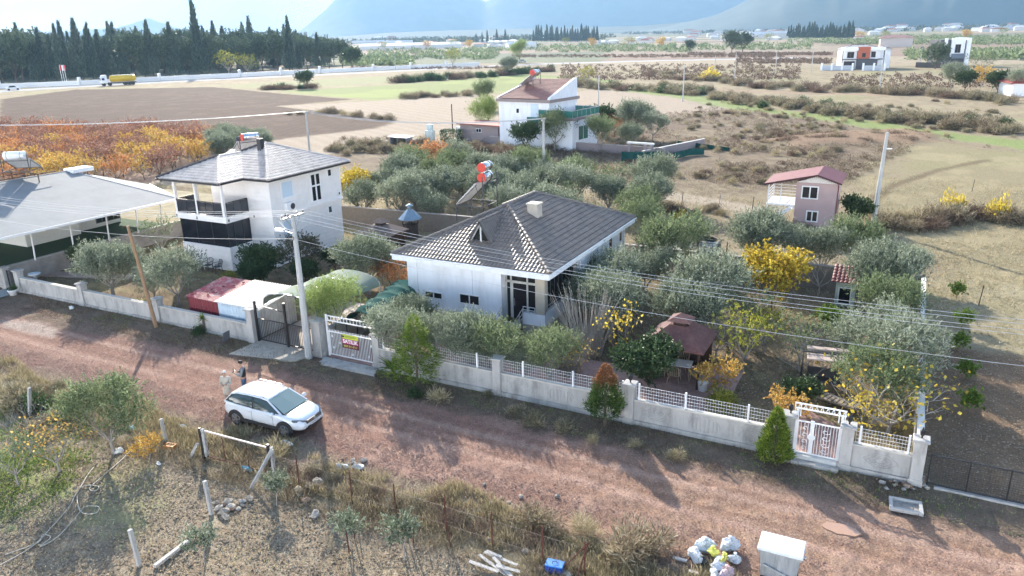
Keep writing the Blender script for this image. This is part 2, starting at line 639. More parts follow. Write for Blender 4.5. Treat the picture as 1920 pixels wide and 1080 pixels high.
 lay(road * sst((n2 - 0.48) * 7), (0.43, 0.32, 0.26), 0.2)
 lay(road * sst((n4 - 0.56) * 9), (0.24, 0.145, 0.115), 0.3)
 lay(road * sst((fbm(X * 0.22, Y * 0.9, 33, 3) - 0.52) * 8), (0.45, 0.29, 0.225), 0.45)
 for yc, w, cc in ((-3.55, 0.2, (0.46, 0.31, 0.24)), (-5.05, 0.22, (0.46, 0.30, 0.23)), (-5.9, 0.16, (0.42, 0.27, 0.2)), (-3.1, 0.1, (0.24, 0.14, 0.105)), (-4.55, 0.12, (0.25, 0.15, 0.11)), (-4.0, 0.08, (0.27, 0.16, 0.12))):
  yy = yc + 0.35 * (fbm(X * 0.05, X * 0 + yc, 21, 2) - 0.5) * 2 - 0.02 * np.clip(X - 5, 0, 30)
  lay(road * sst((w - np.abs(Y - yy)) / 0.14 + 0.3) * sst((fbm(X * 0.15, Y * 0.4, 41, 2) - 0.22) * 5), cc, 0.85)
 s = sdist(X, Y, GP([(0, 600), (70, 603), (110, 618), (100, 632), (0, 612)]))
 lay(near(s, 0.5, 0.3), (0.52, 0.46, 0.4), 0.6)
 zone[(s > -9) & (road > 0.5) & (np.abs(X) < 140)] = 6
 # dry grass belt and the field in front
 s = -7.6 - Y - 0.06 * np.clip(X - 3, 0, 40) + ed
 lay(near(s, 1.2, 0.8) * inx * (R < 80), (0.31, 0.26, 0.17))
 lay(near(s, 1.2, 0.8) * inx * sst((n1 - 0.45) * 6), (0.4, 0.34, 0.23), 0.7)
 lay(near(s, 1.2, 0.8) * inx * sst((n2 - 0.5) * 6), (0.2, 0.15, 0.1), 0.6)
 s2 = -10.4 - Y
 lay(near(s2, 0.8, 0.5), (0.35, 0.28, 0.2), 0.85)
 lay(near(s2, 0.8, 0.5) * sst((n2 - 0.47) * 7), (0.23, 0.17, 0.115), 0.65)
 lay(near(s2, 0.8, 0.5) * sst((n4 - 0.52) * 8), (0.43, 0.36, 0.26), 0.5)
 s = sdist(X, Y, GP([(-80, 850), (60, 830), (150, 850), (130, 900), (100, 960), (-80, 1010)]))
 lay(near(s, 0.8, 1.0, n2), (0.27, 0.33, 0.11), 0.7)
 s = sdist(X, Y, GP([(180, 870), (300, 860), (330, 930), (240, 1010), (150, 980)]))
 lay(near(s, 1.2, 1.2, n2), (0.28, 0.3, 0.13), 0.5)
 return col, zone, (n1, n2, n4)


def ground_height(X, Y, R, zone, ns):
 n1, n2, n4 = ns
 k = np.where(zone == 6, 0.25, 1.0)
 k = np.where((Y > -1.0) & (Y < 22) & (X < 17) & (X > -70), 0.35, k)
 k = k * np.clip((Y + 0) ** 2 / 1.0, 0.15, 1)
 h = ((n2 - 0.5) * 0.16 + (n4 - 0.5) * 0.09) * k
 h = h * np.clip(60 / R, 0, 1) ** 0.5
 # low earth banks out in the scrub
 s = sdist(X, Y, POL['bank'])
 h = h + 0.5 * sst((s + 1.5) / 4) * (0.5 + n1)
 return np.where(zone == 3, 0, h) - 0.03


def build_ground():
 ang = np.radians(np.arange(-50, 50.01, 0.2))
 rad = [4.0]
 while rad[-1] < 21000: rad.append(rad[-1] * (1.0088 if rad[-1] < 420 else 1.016))
 rad = np.array(rad)
 A, R = np.meshgrid(ang, rad)
 th = HEAD + PI / 2 - A
 X = CAMP.x + R * np.cos(th)
 Y = CAMP.y + R * np.sin(th)
 col, zone, ns = ground_colour(X, Y, R)
 Z = ground_height(X, Y, R, zone, ns)
 nr, na = X.shape
 vid = np.arange(nr * na).reshape(nr, na)
 q = np.stack([vid[:-1, :-1], vid[:-1, 1:], vid[1:, 1:], vid[1:, :-1]], -1)[:, :, ::-1].reshape(-1, 4)
 fz = zone[:-1, :-1].reshape(-1)
 P = np.stack([X, Y, Z], -1).reshape(-1, 3)
 CO = np.concatenate([col.reshape(-1, 3), np.ones((nr * na, 1))], 1)
 names = {0: 'ground', 1: 'ploughed_field', 2: 'green_field', 3: 'highway', 4: 'dirt_lane', 5: 'garden_ground', 6: 'dirt_road'}
 # the land all round, outside the wedge the camera looks at
 for z, nm in names.items():
  f = q[fz == z]
  if not len(f): continue
  u, inv = np.unique(f, return_inverse=True)
  f = inv.reshape(-1, 4)
  p = P[u]
  c = CO[u]
  if z == 0:
   aa = np.radians(np.arange(50, 310.1, 4))
   rr = np.array([4, 8, 16, 30, 60, 120, 250, 600, 2000, 21000.0])
   A2, R2 = np.meshgrid(aa, rr)
   t2 = HEAD + PI / 2 - A2
   p2 = np.stack([CAMP.x + R2 * np.cos(t2), CAMP.y + R2 * np.sin(t2), 0 * R2 - 0.04], -1).reshape(-1, 3)
   i2 = np.arange(A2.size).reshape(A2.shape)
   q2 = np.stack([i2[:-1, :-1], i2[:-1, 1:], i2[1:, 1:], i2[1:, :-1]], -1)[:, :, ::-1].reshape(-1, 4)
   # disc right below the camera
   t3 = np.radians(np.arange(0, 360, 10))
   p3 = np.stack([CAMP.x + 4.1 * np.cos(t3), CAMP.y + 4.1 * np.sin(t3), 0 * t3 - 0.05], -1)
   nb = len(p)
   disc = nb + len(p2) + np.arange(36)
   f = np.concatenate([f, q2 + nb])
   p = np.concatenate([p, p2, p3])
   cc = np.tile(np.array([[0.32, 0.26, 0.18, 1]]), (len(p2) + len(p3), 1))
   c = np.concatenate([c, cc])
  me = bpy.data.meshes.new(nm)
  nv, nf = len(p), len(f)
  me.vertices.add(nv)
  me.vertices.foreach_set('co', p.astype(np.float32).ravel())
  extra = list(disc) if z == 0 else []
  me.loops.add(nf * 4 + len(extra))
  me.loops.foreach_set('vertex_index', np.concatenate([f.ravel(), np.array(extra, int)]).astype(np.int32))
  me.polygons.add(nf + (1 if extra else 0))
  ls = list(range(0, nf * 4, 4)) + ([nf * 4] if extra else [])
  me.polygons.foreach_set('loop_start', np.array(ls, np.int32))
  me.polygons.foreach_set('loop_total', np.array([4] * nf + ([len(extra)] if extra else []), np.int32))
  me.update(calc_edges=True)
  at = me.color_attributes.new('col', 'FLOAT_COLOR', 'POINT')
  at.data.foreach_set('color', c.astype(np.float32).ravel())
  me.polygons.foreach_set('use_smooth', [True] * len(me.polygons))
  me.materials.append(GROUNDMAT)
  o = bpy.data.objects.new(nm, me)
  C.objects.link(o)
  o['kind'] = 'structure'


def ground_material():
 m, t, b = _nm('soil')
 N, K = t.nodes.new, t.links.new
 at = N('ShaderNodeAttribute')
 at.attribute_name = 'col'
 tc = N('ShaderNodeTexCoord')

 def noi(sc, det=5, ro=0.65):
  n = N('ShaderNodeTexNoise')
  n.inputs['Scale'].default_value = sc
  n.inputs['Detail'].default_value = det
  n.inputs['Roughness'].default_value = ro
  K(tc.outputs['Object'], n.inputs['Vector'])
  return n

 def rng(src, a, b_, c, d):
  r = N('ShaderNodeMapRange')
  for k, v in zip(('From Min', 'From Max', 'To Min', 'To Max'), (a, b_, c, d)): r.inputs[k].default_value = v
  K(src, r.inputs['Value'])
  return r.outputs['Result']
 f1 = rng(noi(3.2).outputs['Fac'], 0.3, 0.7, 0.85, 1.12)
 f2 = rng(noi(17, 4).outputs['Fac'], 0.3, 0.7, 0.7, 1.28)
 vo = N('ShaderNodeTexVoronoi')
 vo.inputs['Scale'].default_value = 9
 K(tc.outputs['Object'], vo.inputs['Vector'])
 f3 = rng(vo.outputs['Distance'], 0.05, 0.35, 1.25, 0.95)
 mu = N('ShaderNodeMath'); mu.operation = 'MULTIPLY'
 K(f1, mu.inputs[0]); K(f2, mu.inputs[1])
 m2 = N('ShaderNodeMath'); m2.operation = 'MULTIPLY'
 K(mu.outputs[0], m2.inputs[0]); K(f3, m2.inputs[1])
 sc = N('ShaderNodeVectorMath'); sc.operation = 'SCALE'
 K(at.outputs['Color'], sc.inputs[0]); K(m2.outputs[0], sc.inputs['Scale'])
 K(sc.outputs['Vector'], b.inputs['Base Color'])
 b.inputs['Roughness'].default_value = 0.95
 b.inputs['Specular IOR Level'].default_value = 0.15
 bp = N('ShaderNodeBump'); bp.inputs['Strength'].default_value = 0.75; bp.inputs['Distance'].default_value = 0.09
 ad = N('ShaderNodeMath'); ad.operation = 'ADD'
 K(noi(8, 6, 0.7).outputs['Fac'], ad.inputs[0]); K(noi(28, 3, 0.6).outputs['Fac'], ad.inputs[1])
 K(ad.outputs[0], bp.inputs['Height'])
 K(bp.outputs['Normal'], b.inputs['Normal'])
 return m


GROUNDMAT = ground_material()
build_ground()
# ------------------------------------------------------------------ mountains beyond the plain
def ridge(name, az0, az1, dist, prof, col, seed, depth=2600, nz=26):
 """a mountain with a real body: prof gives crest height (deg above the horizon) along the azimuth (photo pixel columns)"""
 n = 150
 px = np.linspace(az0, az1, n)
 crest = np.interp(px, [p[0] for p in prof], [p[1] for p in prof])
 vs, fs = [], []
 for j in range(nz + 1):
  t = j / nz
  for i in range(n):
   a = math.atan((px[i] - 960) / CF)
   # foot in front, crest at the middle, falling away behind
   d = (dist + depth * (t - 0.4)) / math.cos(a) ** 0.5
   th = HEAD + PI / 2 - a
   x, y = CAMP.x + d * math.cos(th), CAMP.y + d * math.sin(th)
   hc = crest[i] / CF * dist / math.cos(a) ** 0.5 + 12
   up = t / 0.45 if t < 0.45 else max(0, 1 - (t - 0.45) / 0.55)
   s = up ** 1.15
   nn = float(fbm(np.array([x / 420.0]), np.array([y / 420.0]), seed, 5)[0]) - 0.5
   rd = abs(float(vnoise(np.array([px[i] / 34.0]), np.array([t * 2.0]), seed + 5)[0]) - 0.5)
   z = hc * s * (1 + 0.5 * nn * (1 - s * 0.6)) * (1 - 0.35 * rd * math.sin(PI * min(1, s)))
   if j in (0, nz): z = -12
   vs.append((x, y, z))
 for j in range(nz):
  for i in range(n - 1):
   a = j * n + i
   fs.append((a, a + 1, a + n + 1, a + n))
 mb = MB().add(vs, fs)
 o = mb.build(name, mat('rock_' + name, col, 0.95, 0.25, 0.004, bump=0.0, dirt=(col[0] * 0.6, col[1] * 0.75, col[2] * 0.6), dscale=0.0035), smooth=True)
 o['kind'] = 'structure'
 return o


# heights in photo pixels above the horizon line
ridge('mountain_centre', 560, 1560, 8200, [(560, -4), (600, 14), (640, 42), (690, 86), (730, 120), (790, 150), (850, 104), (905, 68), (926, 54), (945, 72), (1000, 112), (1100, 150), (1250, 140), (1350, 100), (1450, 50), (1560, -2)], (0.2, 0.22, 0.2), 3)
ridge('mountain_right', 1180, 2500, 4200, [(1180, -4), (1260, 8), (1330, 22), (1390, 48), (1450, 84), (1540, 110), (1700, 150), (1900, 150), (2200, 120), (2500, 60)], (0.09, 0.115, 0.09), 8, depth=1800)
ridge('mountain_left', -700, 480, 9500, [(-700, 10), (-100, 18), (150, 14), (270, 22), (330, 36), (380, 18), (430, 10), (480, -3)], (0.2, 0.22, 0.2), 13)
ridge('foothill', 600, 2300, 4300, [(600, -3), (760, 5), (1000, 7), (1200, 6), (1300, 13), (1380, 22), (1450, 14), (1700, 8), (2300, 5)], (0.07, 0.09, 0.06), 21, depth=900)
# ------------------------------------------------------------------ materials for the buildings
STUC = mat('white_render', (0.8, 0.82, 0.86), 0.75, 0.05, 1.5, dirt=(0.58, 0.58, 0.57), dscale=1.6, dfac=0.45, stretch=(1, 1, .25))
SIDING = mat('cream_siding', (0.8, 0.77, 0.75), 0.6, 0.05, 2.0)
BEIGE = mat('beige_render', (0.46, 0.40, 0.32), 0.8, 0.08, 3)
TILE = mat('charcoal_tile', (0.145, 0.125, 0.112), 0.5, 0.28, 2.2, dirt=(0.24, 0.2, 0.16), dscale=1.6, dfac=0.6)
TILEL = mat('pale_tile', (0.5, 0.45, 0.42), 0.5, 0.2, 2.2, dirt=(0.2, 0.17, 0.15), dscale=1.8, dfac=0.5)
TILED = mat('dark_ridge', (0.035, 0.033, 0.036), 0.6, 0.2, 3)
TILER = mat('red_tile', (0.27, 0.135, 0.115), 0.7, 0.25, 1.6, dirt=(0.16, 0.1, 0.09), dscale=1.2, dfac=0.6)
PVC = mat('white_pvc', (0.8, 0.8, 0.8), 0.4, 0.02)
DARKG = glassmat('dark_glass', (0.016, 0.018, 0.022), 0.07)
SHUT = mat('white_shutter', (0.55, 0.66, 0.76), 0.5, 0.03, 1, stretch=(1, 1, 20))
BLACKM = mat('black_metal', (0.018, 0.018, 0.02), 0.45, 0.2)
DGREY = mat('dark_grey', (0.06, 0.06, 0.065), 0.5, 0.15)
WMETAL = mat('white_metal', (0.78, 0.78, 0.78), 0.4, 0.05, dirt=(0.5, 0.42, 0.35), dscale=3, dfac=0.3)
GALV = mat('galvanised', (0.5, 0.52, 0.53), 0.35, 0.15, 3, metal=0.6)
CONC = mat('concrete', (0.42, 0.405, 0.385), 0.9, 0.14, 2.5, bump=0.3, dirt=(0.2, 0.195, 0.18), dscale=1.7, dfac=0.8, stretch=(1, 1, 0.35))
CONCD = mat('old_concrete', (0.33, 0.3, 0.27), 0.9, 0.18, 2, bump=0.3, dirt=(0.2, 0.18, 0.15), dscale=0.8, dfac=0.6)
TANKW = mat('tank_white', (0.78, 0.78, 0.79), 0.35, 0.05)
CHROME = mat('steel_drum', (0.72, 0.73, 0.75), 0.16, 0.08, 3, metal=0.9)
REDP = mat('red_paint', (0.6, 0.06, 0.035), 0.45, 0.08)
PANEL = mat('solar_glass', (0.05, 0.055, 0.065), 0.15, 0.1)
WOODB = mat('brown_wood', (0.055, 0.03, 0.022), 0.7, 0.3, 4, stretch=(8, 8, 1))
MAROON = mat('maroon_shingle', (0.12, 0.052, 0.047), 0.85, 0.22, 9, bump=0.3, dirt=(0.24, 0.15, 0.13), dscale=3, dfac=0.35)


def tile_slope(mb, A, B, Cc, D, course=0.34, wave=0.22, amp=0.028, step=0.035, sub=5):
 A, B, Cc, D = map(Vector, (A, B, Cc, D))
 e = (B - A).normalized()
 n = e.cross(D - A if (D - A).length > 0.01 else Cc - A)
 n = e.cross((D + Cc) / 2 - (A + B) / 2).normalized()
 if n.z < 0: n = -n
 s = n.cross(e)
 if s.z < 0: s = -s
 Ls = (D - A).dot(s)
 xl1, xr0, xr1 = (D - A).dot(e), (B - A).length, (Cc - A).dot(e)
 nc = max(1, int(math.ceil(Ls / course)))
 lo, hi = min(0, xl1), max(xr0, xr1)
 st = wave / sub
 K = int((hi - lo) / st) + 2
 for c in range(nc):
  s0, s1 = c * Ls / nc, min(Ls, (c + 1) * Ls / nc + 0.03)
  l0, r0 = xl1 * s0 / Ls, xr0 + (xr1 - xr0) * s0 / Ls
  l1, r1 = xl1 * s1 / Ls, xr0 + (xr1 - xr0) * s1 / Ls
  vs, fs = [], []
  m = 0
  for k in range(K):
   x = lo + k * st
   if x < min(l0, l1) - st or x > max(r0, r1) + st: continue
   h = amp * abs(math.sin(PI * x / wave)) * 1.6
   a = min(max(x, l0), r0)
   b = min(max(x, l1), r1)
   p = A + e * a + s * s0
   q = A + e * b + s * s1
   vs += [p + n * (h - 0.03), p + n * (step + h), q + n * (h * 0.95 + 0.002)]
   m += 1
  for k in range(m - 1):
   i = k * 3
   fs += [(i, i + 3, i + 4, i + 1), (i + 1, i + 4, i + 5, i + 2)]
  mb.add(vs, fs)


def ridge_caps(mb, P, Q, r=0.12, seg=0.36):
 P, Q = Vector(P), Vector(Q)
 n = max(1, int((Q - P).length / seg))
 for i in range(n):
  a = P.lerp(Q, i / n)
  b = P.lerp(Q, (i + 1.12) / n)
  mb.tube([a, b], r, 8, r1=r * 0.78)


def hip_roof(parent, x0, y0, x1, y1, ez, pitch, tile, ridge, axis='y', name='roof', thick=0.1, caps=0.11, **kw):
 """hip roof over a rectangle: returns the roof object; caps are its child"""
 if axis == 'y':
  h = (x1 - x0) / 2
  rz = ez + h * math.tan(pitch)
  p1, p2 = V3((x0 + x1) / 2, y0 + h, rz), V3((x0 + x1) / 2, y1 - h, rz)
 else:
  h = (y1 - y0) / 2
  rz = ez + h * math.tan(pitch)
  p1, p2 = V3(x0 + h, (y0 + y1) / 2, rz), V3(x1 - h, (y0 + y1) / 2, rz)
 a, b, c, d = V3(x0, y0, ez), V3(x1, y0, ez), V3(x1, y1, ez), V3(x0, y1, ez)
 mb = MB()
 if axis == 'y':
  for q in ((a, b, p1, p1), (b, c, p2, p1), (c, d, p2, p2), (d, a, p1, p2)): tile_slope(mb, *q, **kw)
  hips = ((a, p1), (b, p1), (c, p2), (d, p2), (p1, p2))
 else:
  for q in ((a, b, p2, p1), (b, c, p2, p2), (c, d, p1, p2), (d, a, p1, p1)): tile_slope(mb, *q, **kw)
  hips = ((a, p1), (d, p1), (b, p2), (c, p2), (p1, p2))
 # solid deck under the tiles
 zz = V3(0, 0, -thick)
 for q in ((a, b, p1 if axis == 'y' else p2, p1), (b, c, p2, p1 if axis == 'y' else p2), (c, d, p2 if axis == 'y' else p1, p2), (d, a, p1, p2 if axis == 'y' else p1)):
  mb.add([v + zz * 0.4 for v in q], [(0, 1, 2, 3)])
 o = mb.build(name, tile, parent)
 cb = MB()
 for p, q in hips: ridge_caps(cb, p + V3(0, 0, .03), q + V3(0, 0, .03), caps)
 cb.build('ridge_cap', ridge, o)
 return o, p1, p2


def window(parent, ax, c, a0, a1, z0, z1, n=2, fm=None, gm=None, fw=0.06, out=0.05, sgn=1, name='window', pane='pane', mid=None):
 """window on a wall: ax 'y' looks along -y from the plane y=c, ax 'x' looks along +x from the plane x=c"""
 fm, gm = fm or PVC, gm or DARKG
 f, g = MB(), MB()

 def bx(m, u0, u1, w0, w1, d0, d1):
  if ax == 'y': m.box(u0, c - sgn * d1 if sgn > 0 else c - sgn * d0, w0, u1, c - sgn * d0 if sgn > 0 else c - sgn * d1, w1)
  else: m.box(c + sgn * d0 if sgn > 0 else c + sgn * d1, u0, w0, c + sgn * d1 if sgn > 0 else c + sgn * d0, u1, w1)
 bx(f, a0, a1, z0, z0 + fw, 0, out)
 bx(f, a0, a1, z1 - fw, z1, 0, out)
 for k in range(n + 1):
  u = a0 + (a1 - a0 - fw) * k / n
  bx(f, u, u + fw, z0 + fw, z1 - fw, 0, out - (0.006 if 0 < k < n else 0))
 if mid: bx(f, a0 + fw, a1 - fw, mid, mid + fw, 0, out - 0.01)
 bx(g, a0 + fw * .7, a1 - fw * .7, z0 + fw * .7, z1 - fw * .7, 0.004, 0.02)
 o = f.build(name, fm, parent)
 g.build(pane, gm, o)
 return o


def railing(mb, p, q, h=0.9, n=4, rails=3, r=0.02):
 p, q = Vector(p), Vector(q)
 for k in range(n + 1):
  a = p.lerp(q, k / n)
  mb.tube([a, a + V3(0, 0, h)], r, 6)
 for k in range(rails):
  z = V3(0, 0, h * (k + 1) / rails)
  mb.tube([p + z, q + z], r, 6)


# ================================================================== the bungalow in the middle of the photo
def bungalow():
 t = thing('bungalow', 'white single-storey house with dark grey hipped tile roof and small triangular dormer', 'house', (0, 0, 0))
 X0, X1, Y0, Y1 = -9.25, -0.75, 6.55, 18.85
 w = MB()
 w.box(X0, Y0, 0.68, -3.28, Y1, 3.42)                 # front room block
 w.box(-3.28, 8.6, 0.68, X1 - 1.5, 10.9, 3.42)         # wall behind the glazed porch
 w.box(-3.28, 10.9, 0.68, X1, Y1, 3.42)
 w.box(-2.02, 6.55, 0.68, X1, 6.75, 1.32)              # porch parapet
 w.box(X1 - 0.2, 6.75, 0.68, X1, 10.9, 1.45)
 w.build('wall', STUC, t)
 MB().box(X0 + 0.04, Y0 + 0.04, -0.1, X1 - 0.04, Y1 - 0.04, 0.68).build('plinth', BEIGE, t)
 MB().box(-1.3, 6.57, 1.32, -0.77, 6.95, 3.42).build('pillar', BEIGE, t)
 MB().box(-0.95, 10.55, 1.45, -0.765, 10.9, 3.42).build('pillar', BEIGE, t)
 jm = mat('joint', (0.5, 0.52, 0.55), 0.8)
 for x in (-8.6, -5.05): MB().box(x, Y0 - 0.006, 0.75, x + 0.035, Y0 + .01, 3.35).build('wall_joint', jm, t)
 for y in (12.0, 14.4): MB().box(X1 - .01, y, 0.75, X1 + 0.006, y + 0.03, 3.35).build('wall_joint', jm, t)
 MB().tube([(-0.70, 11.15, 0.7), (-0.70, 11.15, 3.3)], 0.05, 8).build('drain_pipe', PVC, t)
 MB().tube([(-0.70, 18.55, 0.7), (-0.70, 18.55, 3.3)], 0.05, 8).build('drain_pipe', PVC, t)
 # eaves: boxed white fascia all round
 ex0, ex1, ey0, ey1 = -9.85, -0.3, 6.1, 19.3
 e = MB()
 e.box(ex0, ey0, 3.42, ex1, ey1, 3.5)
 e.box(ex0 - .04, ey0 - .04, 3.45, ex1 + .04, ey0 + .02, 3.74)
 e.box(ex0 - .04, ey1 - .02, 3.45, ex1 + .04, ey1 + .04, 3.74)
 e.box(ex0 - .04, ey0 + .02, 3.45, ex0 + .02, ey1 - .02, 3.74)
 e.box(ex1 - .02, ey0 + .02, 3.45, ex1 + .04, ey1 - .02, 3.74)
 e.build('eaves', STUC, t)
 gt = MB()
 gt.tube([(ex0 - .08, ey0 - .09, 3.73), (ex1 + .08, ey0 - .09, 3.73)], 0.05, 8)
 gt.tube([(ex1 + .09, ey0 - .08, 3.73), (ex1 + .09, ey1 + .08, 3.73)], 0.05, 8)
 gt.build('gutter', PVC, t)
 roof, p1, p2 = hip_roof(t, ex0 - .05, ey0 - .05, ex1 + .05, ey1 + .05, 3.78, math.radians(24.2), TILE, TILE, 'y', caps=0.13)
 # standing ribs on the right-hand slope
 # triangular glazed dormer
 zf = lambda y: 3.78 + (y - ey0) * math.tan(math.radians(24.2))
 yb, xa, xb = 7.75, -5.75, -4.45
 xm = (xa + xb) / 2
 z0 = zf(yb)
 top = z0 + 1.15
 yend = ey0 + (top - 3.78) / math.tan(math.radians(24.2))
 d = MB()
 for x in (xa - .1, xb + .1): tile_slope(d, (x, yb - .15, z0 - .08), (x, yb - .12, z0 - .08), (xm, yend, top + .04), (xm, yb - .15, top + .04), course=0.22, wave=.2)
 ridge_caps(d, (xm, yb - .16, top + .05), (xm, yend - .1, top + .05), .08)
 dm = d.build('dormer', TILE, t)
 f = MB()
 for a_, b_ in (((xa, yb, z0), (xm, yb, top - .1)), ((xb, yb, z0), (xm, yb, top - .1)), ((xa, yb, z0), (xb, yb, z0)), ((xm, yb, z0), (xm, yb, top - .1))):
  f.bar(a_, b_, 0.07)
 f.build('dormer_frame', PVC, dm)
 MB().extr([(xa, yb + .03, z0), (xb, yb + .03, z0), (xm, yb + .03, top - .1)], (0, .05, 0)).build('pane', DARKG, dm)
 fb = MB()
 fb.bar((xa - .1, yb - .15, z0 - .1), (xm, yb - .15, top + .0), 0.05, 0.1)
 fb.bar((xb + .1, yb - .15, z0 - .1), (xm, yb - .15, top + .0), 0.05, 0.1)
 fb.build('barge_board', DGREY, dm)
 # chimney on the right slope
 c = MB()
 c.cbox(-4.0, 11.2, 4.9, -3.35, 11.85, 5.95, .02)
 c.cbox(-4.06, 11.14, 5.95, -3.29, 11.91, 6.05, .02)
 c.build('chimney', mat('cream_render', (0.5, 0.45, 0.38), 0.8, 0.08), t)
 # front windows
 for (a0, a1, z0_, z1) in ((-8.15, -6.97, 1.3, 1.72), (-5.9, -4.6, 1.28, 1.88)):
  window(t, 'y', Y0, a0, a1, z0_, z1, 2)
 window(t, 'x', X1, 12.45, 13.7, 1.68, 2.68, 2)
 window(t, 'x', X1, 15.75, 16.4, 2.3, 3.2, 1)
 window(t, 'x', X1, 17.65, 18.2, 2.45, 3.25, 1)
 # entrance: dark glass screen in pale frames
 s = MB()
 for x in (-3.27, -2.98, -2.02, -1.36): s.box(x, 7.0, 0.75, x + 0.09, 7.1, 3.4)
 s.box(-3.27, 7.0, 2.72, -1.3, 7.1, 2.84)
 s.box(-2.95, 6.98, 0.75, -2.8, 7.09, 2.72)
 s.box(-3.27, 7.0, 3.34, -1.3, 7.1, 3.42)
 s.build('entrance_frame', mat('pale_frame', (0.55, 0.53, 0.48), 0.5), t)
 MB().box(-3.2, 7.03, 0.75, -1.3, 7.06, 3.35).build('glass_screen', DARKG, t)
 dr = MB().cbox(-2.78, 6.95, 0.75, -2.05, 7.0, 2.68, .01).build('door', glassmat('black_door', (0.012, 0.012, 0.016), 0.2), t)
 MB().tube([(-2.68, 6.9, 1.5), (-2.68, 6.9, 1.9)], 0.02, 6).build('handle', CHROME, dr)
 # glazed side of the porch
 gm = MB()
 for k in range(8):
  y = 6.98 + k * (10.55 - 6.98) / 7
  gm.box(-0.9, y - .018, 1.45, -0.86, y + .018, 3.42)
 gm.build('porch_frame', mat('bronze_frame', (0.12, 0.11, 0.1), 0.4), t)
 MB().box(-0.89, 6.95, 1.45, -0.87, 10.55, 3.42).build('porch_glass', DARKG, t)
 # steps and tubular rails
 st = MB()
 for k in range(4): st.box(-3.2, 5.2 + k * 0.32, 0.0, -2.05, 6.55 if k < 3 else 7.0, 0.17 * (k + 1))
 st.build('steps', CONC, t)
 sm = mat('steel', (0.6, 0.61, 0.62), 0.3, 0.05, metal=0.7)
 for x in (-2.02, -3.2):
  r = MB()
  for k in range(4):
   y = 5.25 + k * .42
   r.tube([(x, y, 0.17 * (k + 1)), (x, y, 0.17 * (k + 1) + 0.85)], .022, 6)
  for z in (0.35, 0.6, 0.85): r.tube([(x, 5.2, 0.15 + z), (x, 6.6, 0.72 + z)], .022, 6)
  r.build('handrail', sm, t)
 r = MB()
 railing(r, (-1.98, 6.5, 1.32), (-1.3, 6.5, 1.32), .35, 2, 2)
 r.build('handrail', sm, t)
 r = MB()
 railing(r, (-0.72, 6.8, 1.45), (-0.72, 10.5, 1.45), .32, 4, 2)
 r.build('handrail', sm, t)


bungalow()


# ================================================================== solar water heaters
def solar(name, label, loc, rz, drums, drum_r=0.24, drum_l=1.0, end=None, shell=None, tilt=0.75, frame=1.4, panels=2, plen=1.8, legs=1.0):
 t = thing(name, label, 'solar heater', loc, rz)
 f = MB()
 w = panels * 0.95
 top = V3(0, 0, legs)
 cs, sn = math.cos(tilt) * plen, math.sin(tilt) * plen
 for x in (-w / 2, w / 2):
  f.bar((x, -cs, legs), (x, 0.5, legs), .05)
  f.bar((x, -cs, 0), (x, -cs, legs), .05)
  f.bar((x, 0.5, 0), (x, 0.5, legs + sn + .5), .05)
  f.bar((x, -cs, legs), (x, 0.1, legs + sn), .04)
  f.bar((x, 0.5, legs), (x, 0.0, legs + sn), .03)
 for y, z in ((-cs, legs), (0.5, legs), (0.5, legs + sn)): f.bar((-w / 2, y, z), (w / 2, y, z), .045)
 f.build('frame', DGREY, t)
 for k in range(panels):
  x = -w / 2 + (k + .5) * 0.95
  m = MB()
  a, b = V3(x, -cs, legs + .06), V3(x, 0.0, legs + sn + .06)
  m.bar(a, b, 0.9, 0.08)
  p = m.build('collector', mat('collector_rim', (0.55, 0.56, 0.58), 0.35, metal=0.5), t)
  d = (b - a).normalized()
  nn = V3(0, -math.sin(tilt), math.cos(tilt)) * .045
  MB().bar(a + d * .05 + nn, b - d * .05 + nn, 0.82, 0.012).build('collector_glass', PANEL, p)
 for k in range(drums):
  z = legs + sn + 0.25 + k * 2.15 * drum_r + drum_r * .4
  y = 0.22
  m = MB()
  R = [0.0, .6, .9, 1, 1, .9, .6, 0]
  Z = [-.5, -.49, -.46, -.43, .43, .46, .49, .5]
  pts = [V3(q * drum_l, y, z) for q in Z]
  m.tube(pts, [max(0.002, r * drum_r) for r in R], 18)
  dd = m.build('drum', shell or CHROME, t, smooth=True)
  if end:
   MB().tube([(.505 * drum_l, y, z), (.44 * drum_l, y, z)], drum_r * 1.02, 18).build('end_cap', end, dd)
   MB().tube([(-.44 * drum_l, y, z), (-.505 * drum_l, y, z)], drum_r * .98, 18).build('end_cap', shell or CHROME, dd)
  for x in (-.3, .3): MB().tube([(x * drum_l, y, z), (x * drum_l + .02, y, z)], drum_r * 1.03, 18).build('strap', DGREY, dd)
 return t


solar('solar_water_heater', 'solar water heater with two stacked red-ended steel drums on the dark grey bungalow roof', (-7.9, 13.0, 4.35), math.radians(272), 2, 0.28, 1.05, REDP, tilt=0.78, legs=1.0, plen=1.9)


# ================================================================== two-storey house with glazed balcony
def siding(mb, ax, c, a0, a1, z0, z1, h=0.3, t=0.022, sgn=1):
 n = max(1, round((z1 - z0) / h))
 for k in range(n):
  u, v = z0 + (z1 - z0) * k / n, z0 + (z1 - z0) * (k + 1) / n - 0.012
  if ax == 'y': mb.box(a0, c - t * sgn, u, a1, c + .01, v)
  else: mb.box(c - .01, a0, u, c + t * sgn, a1, v)


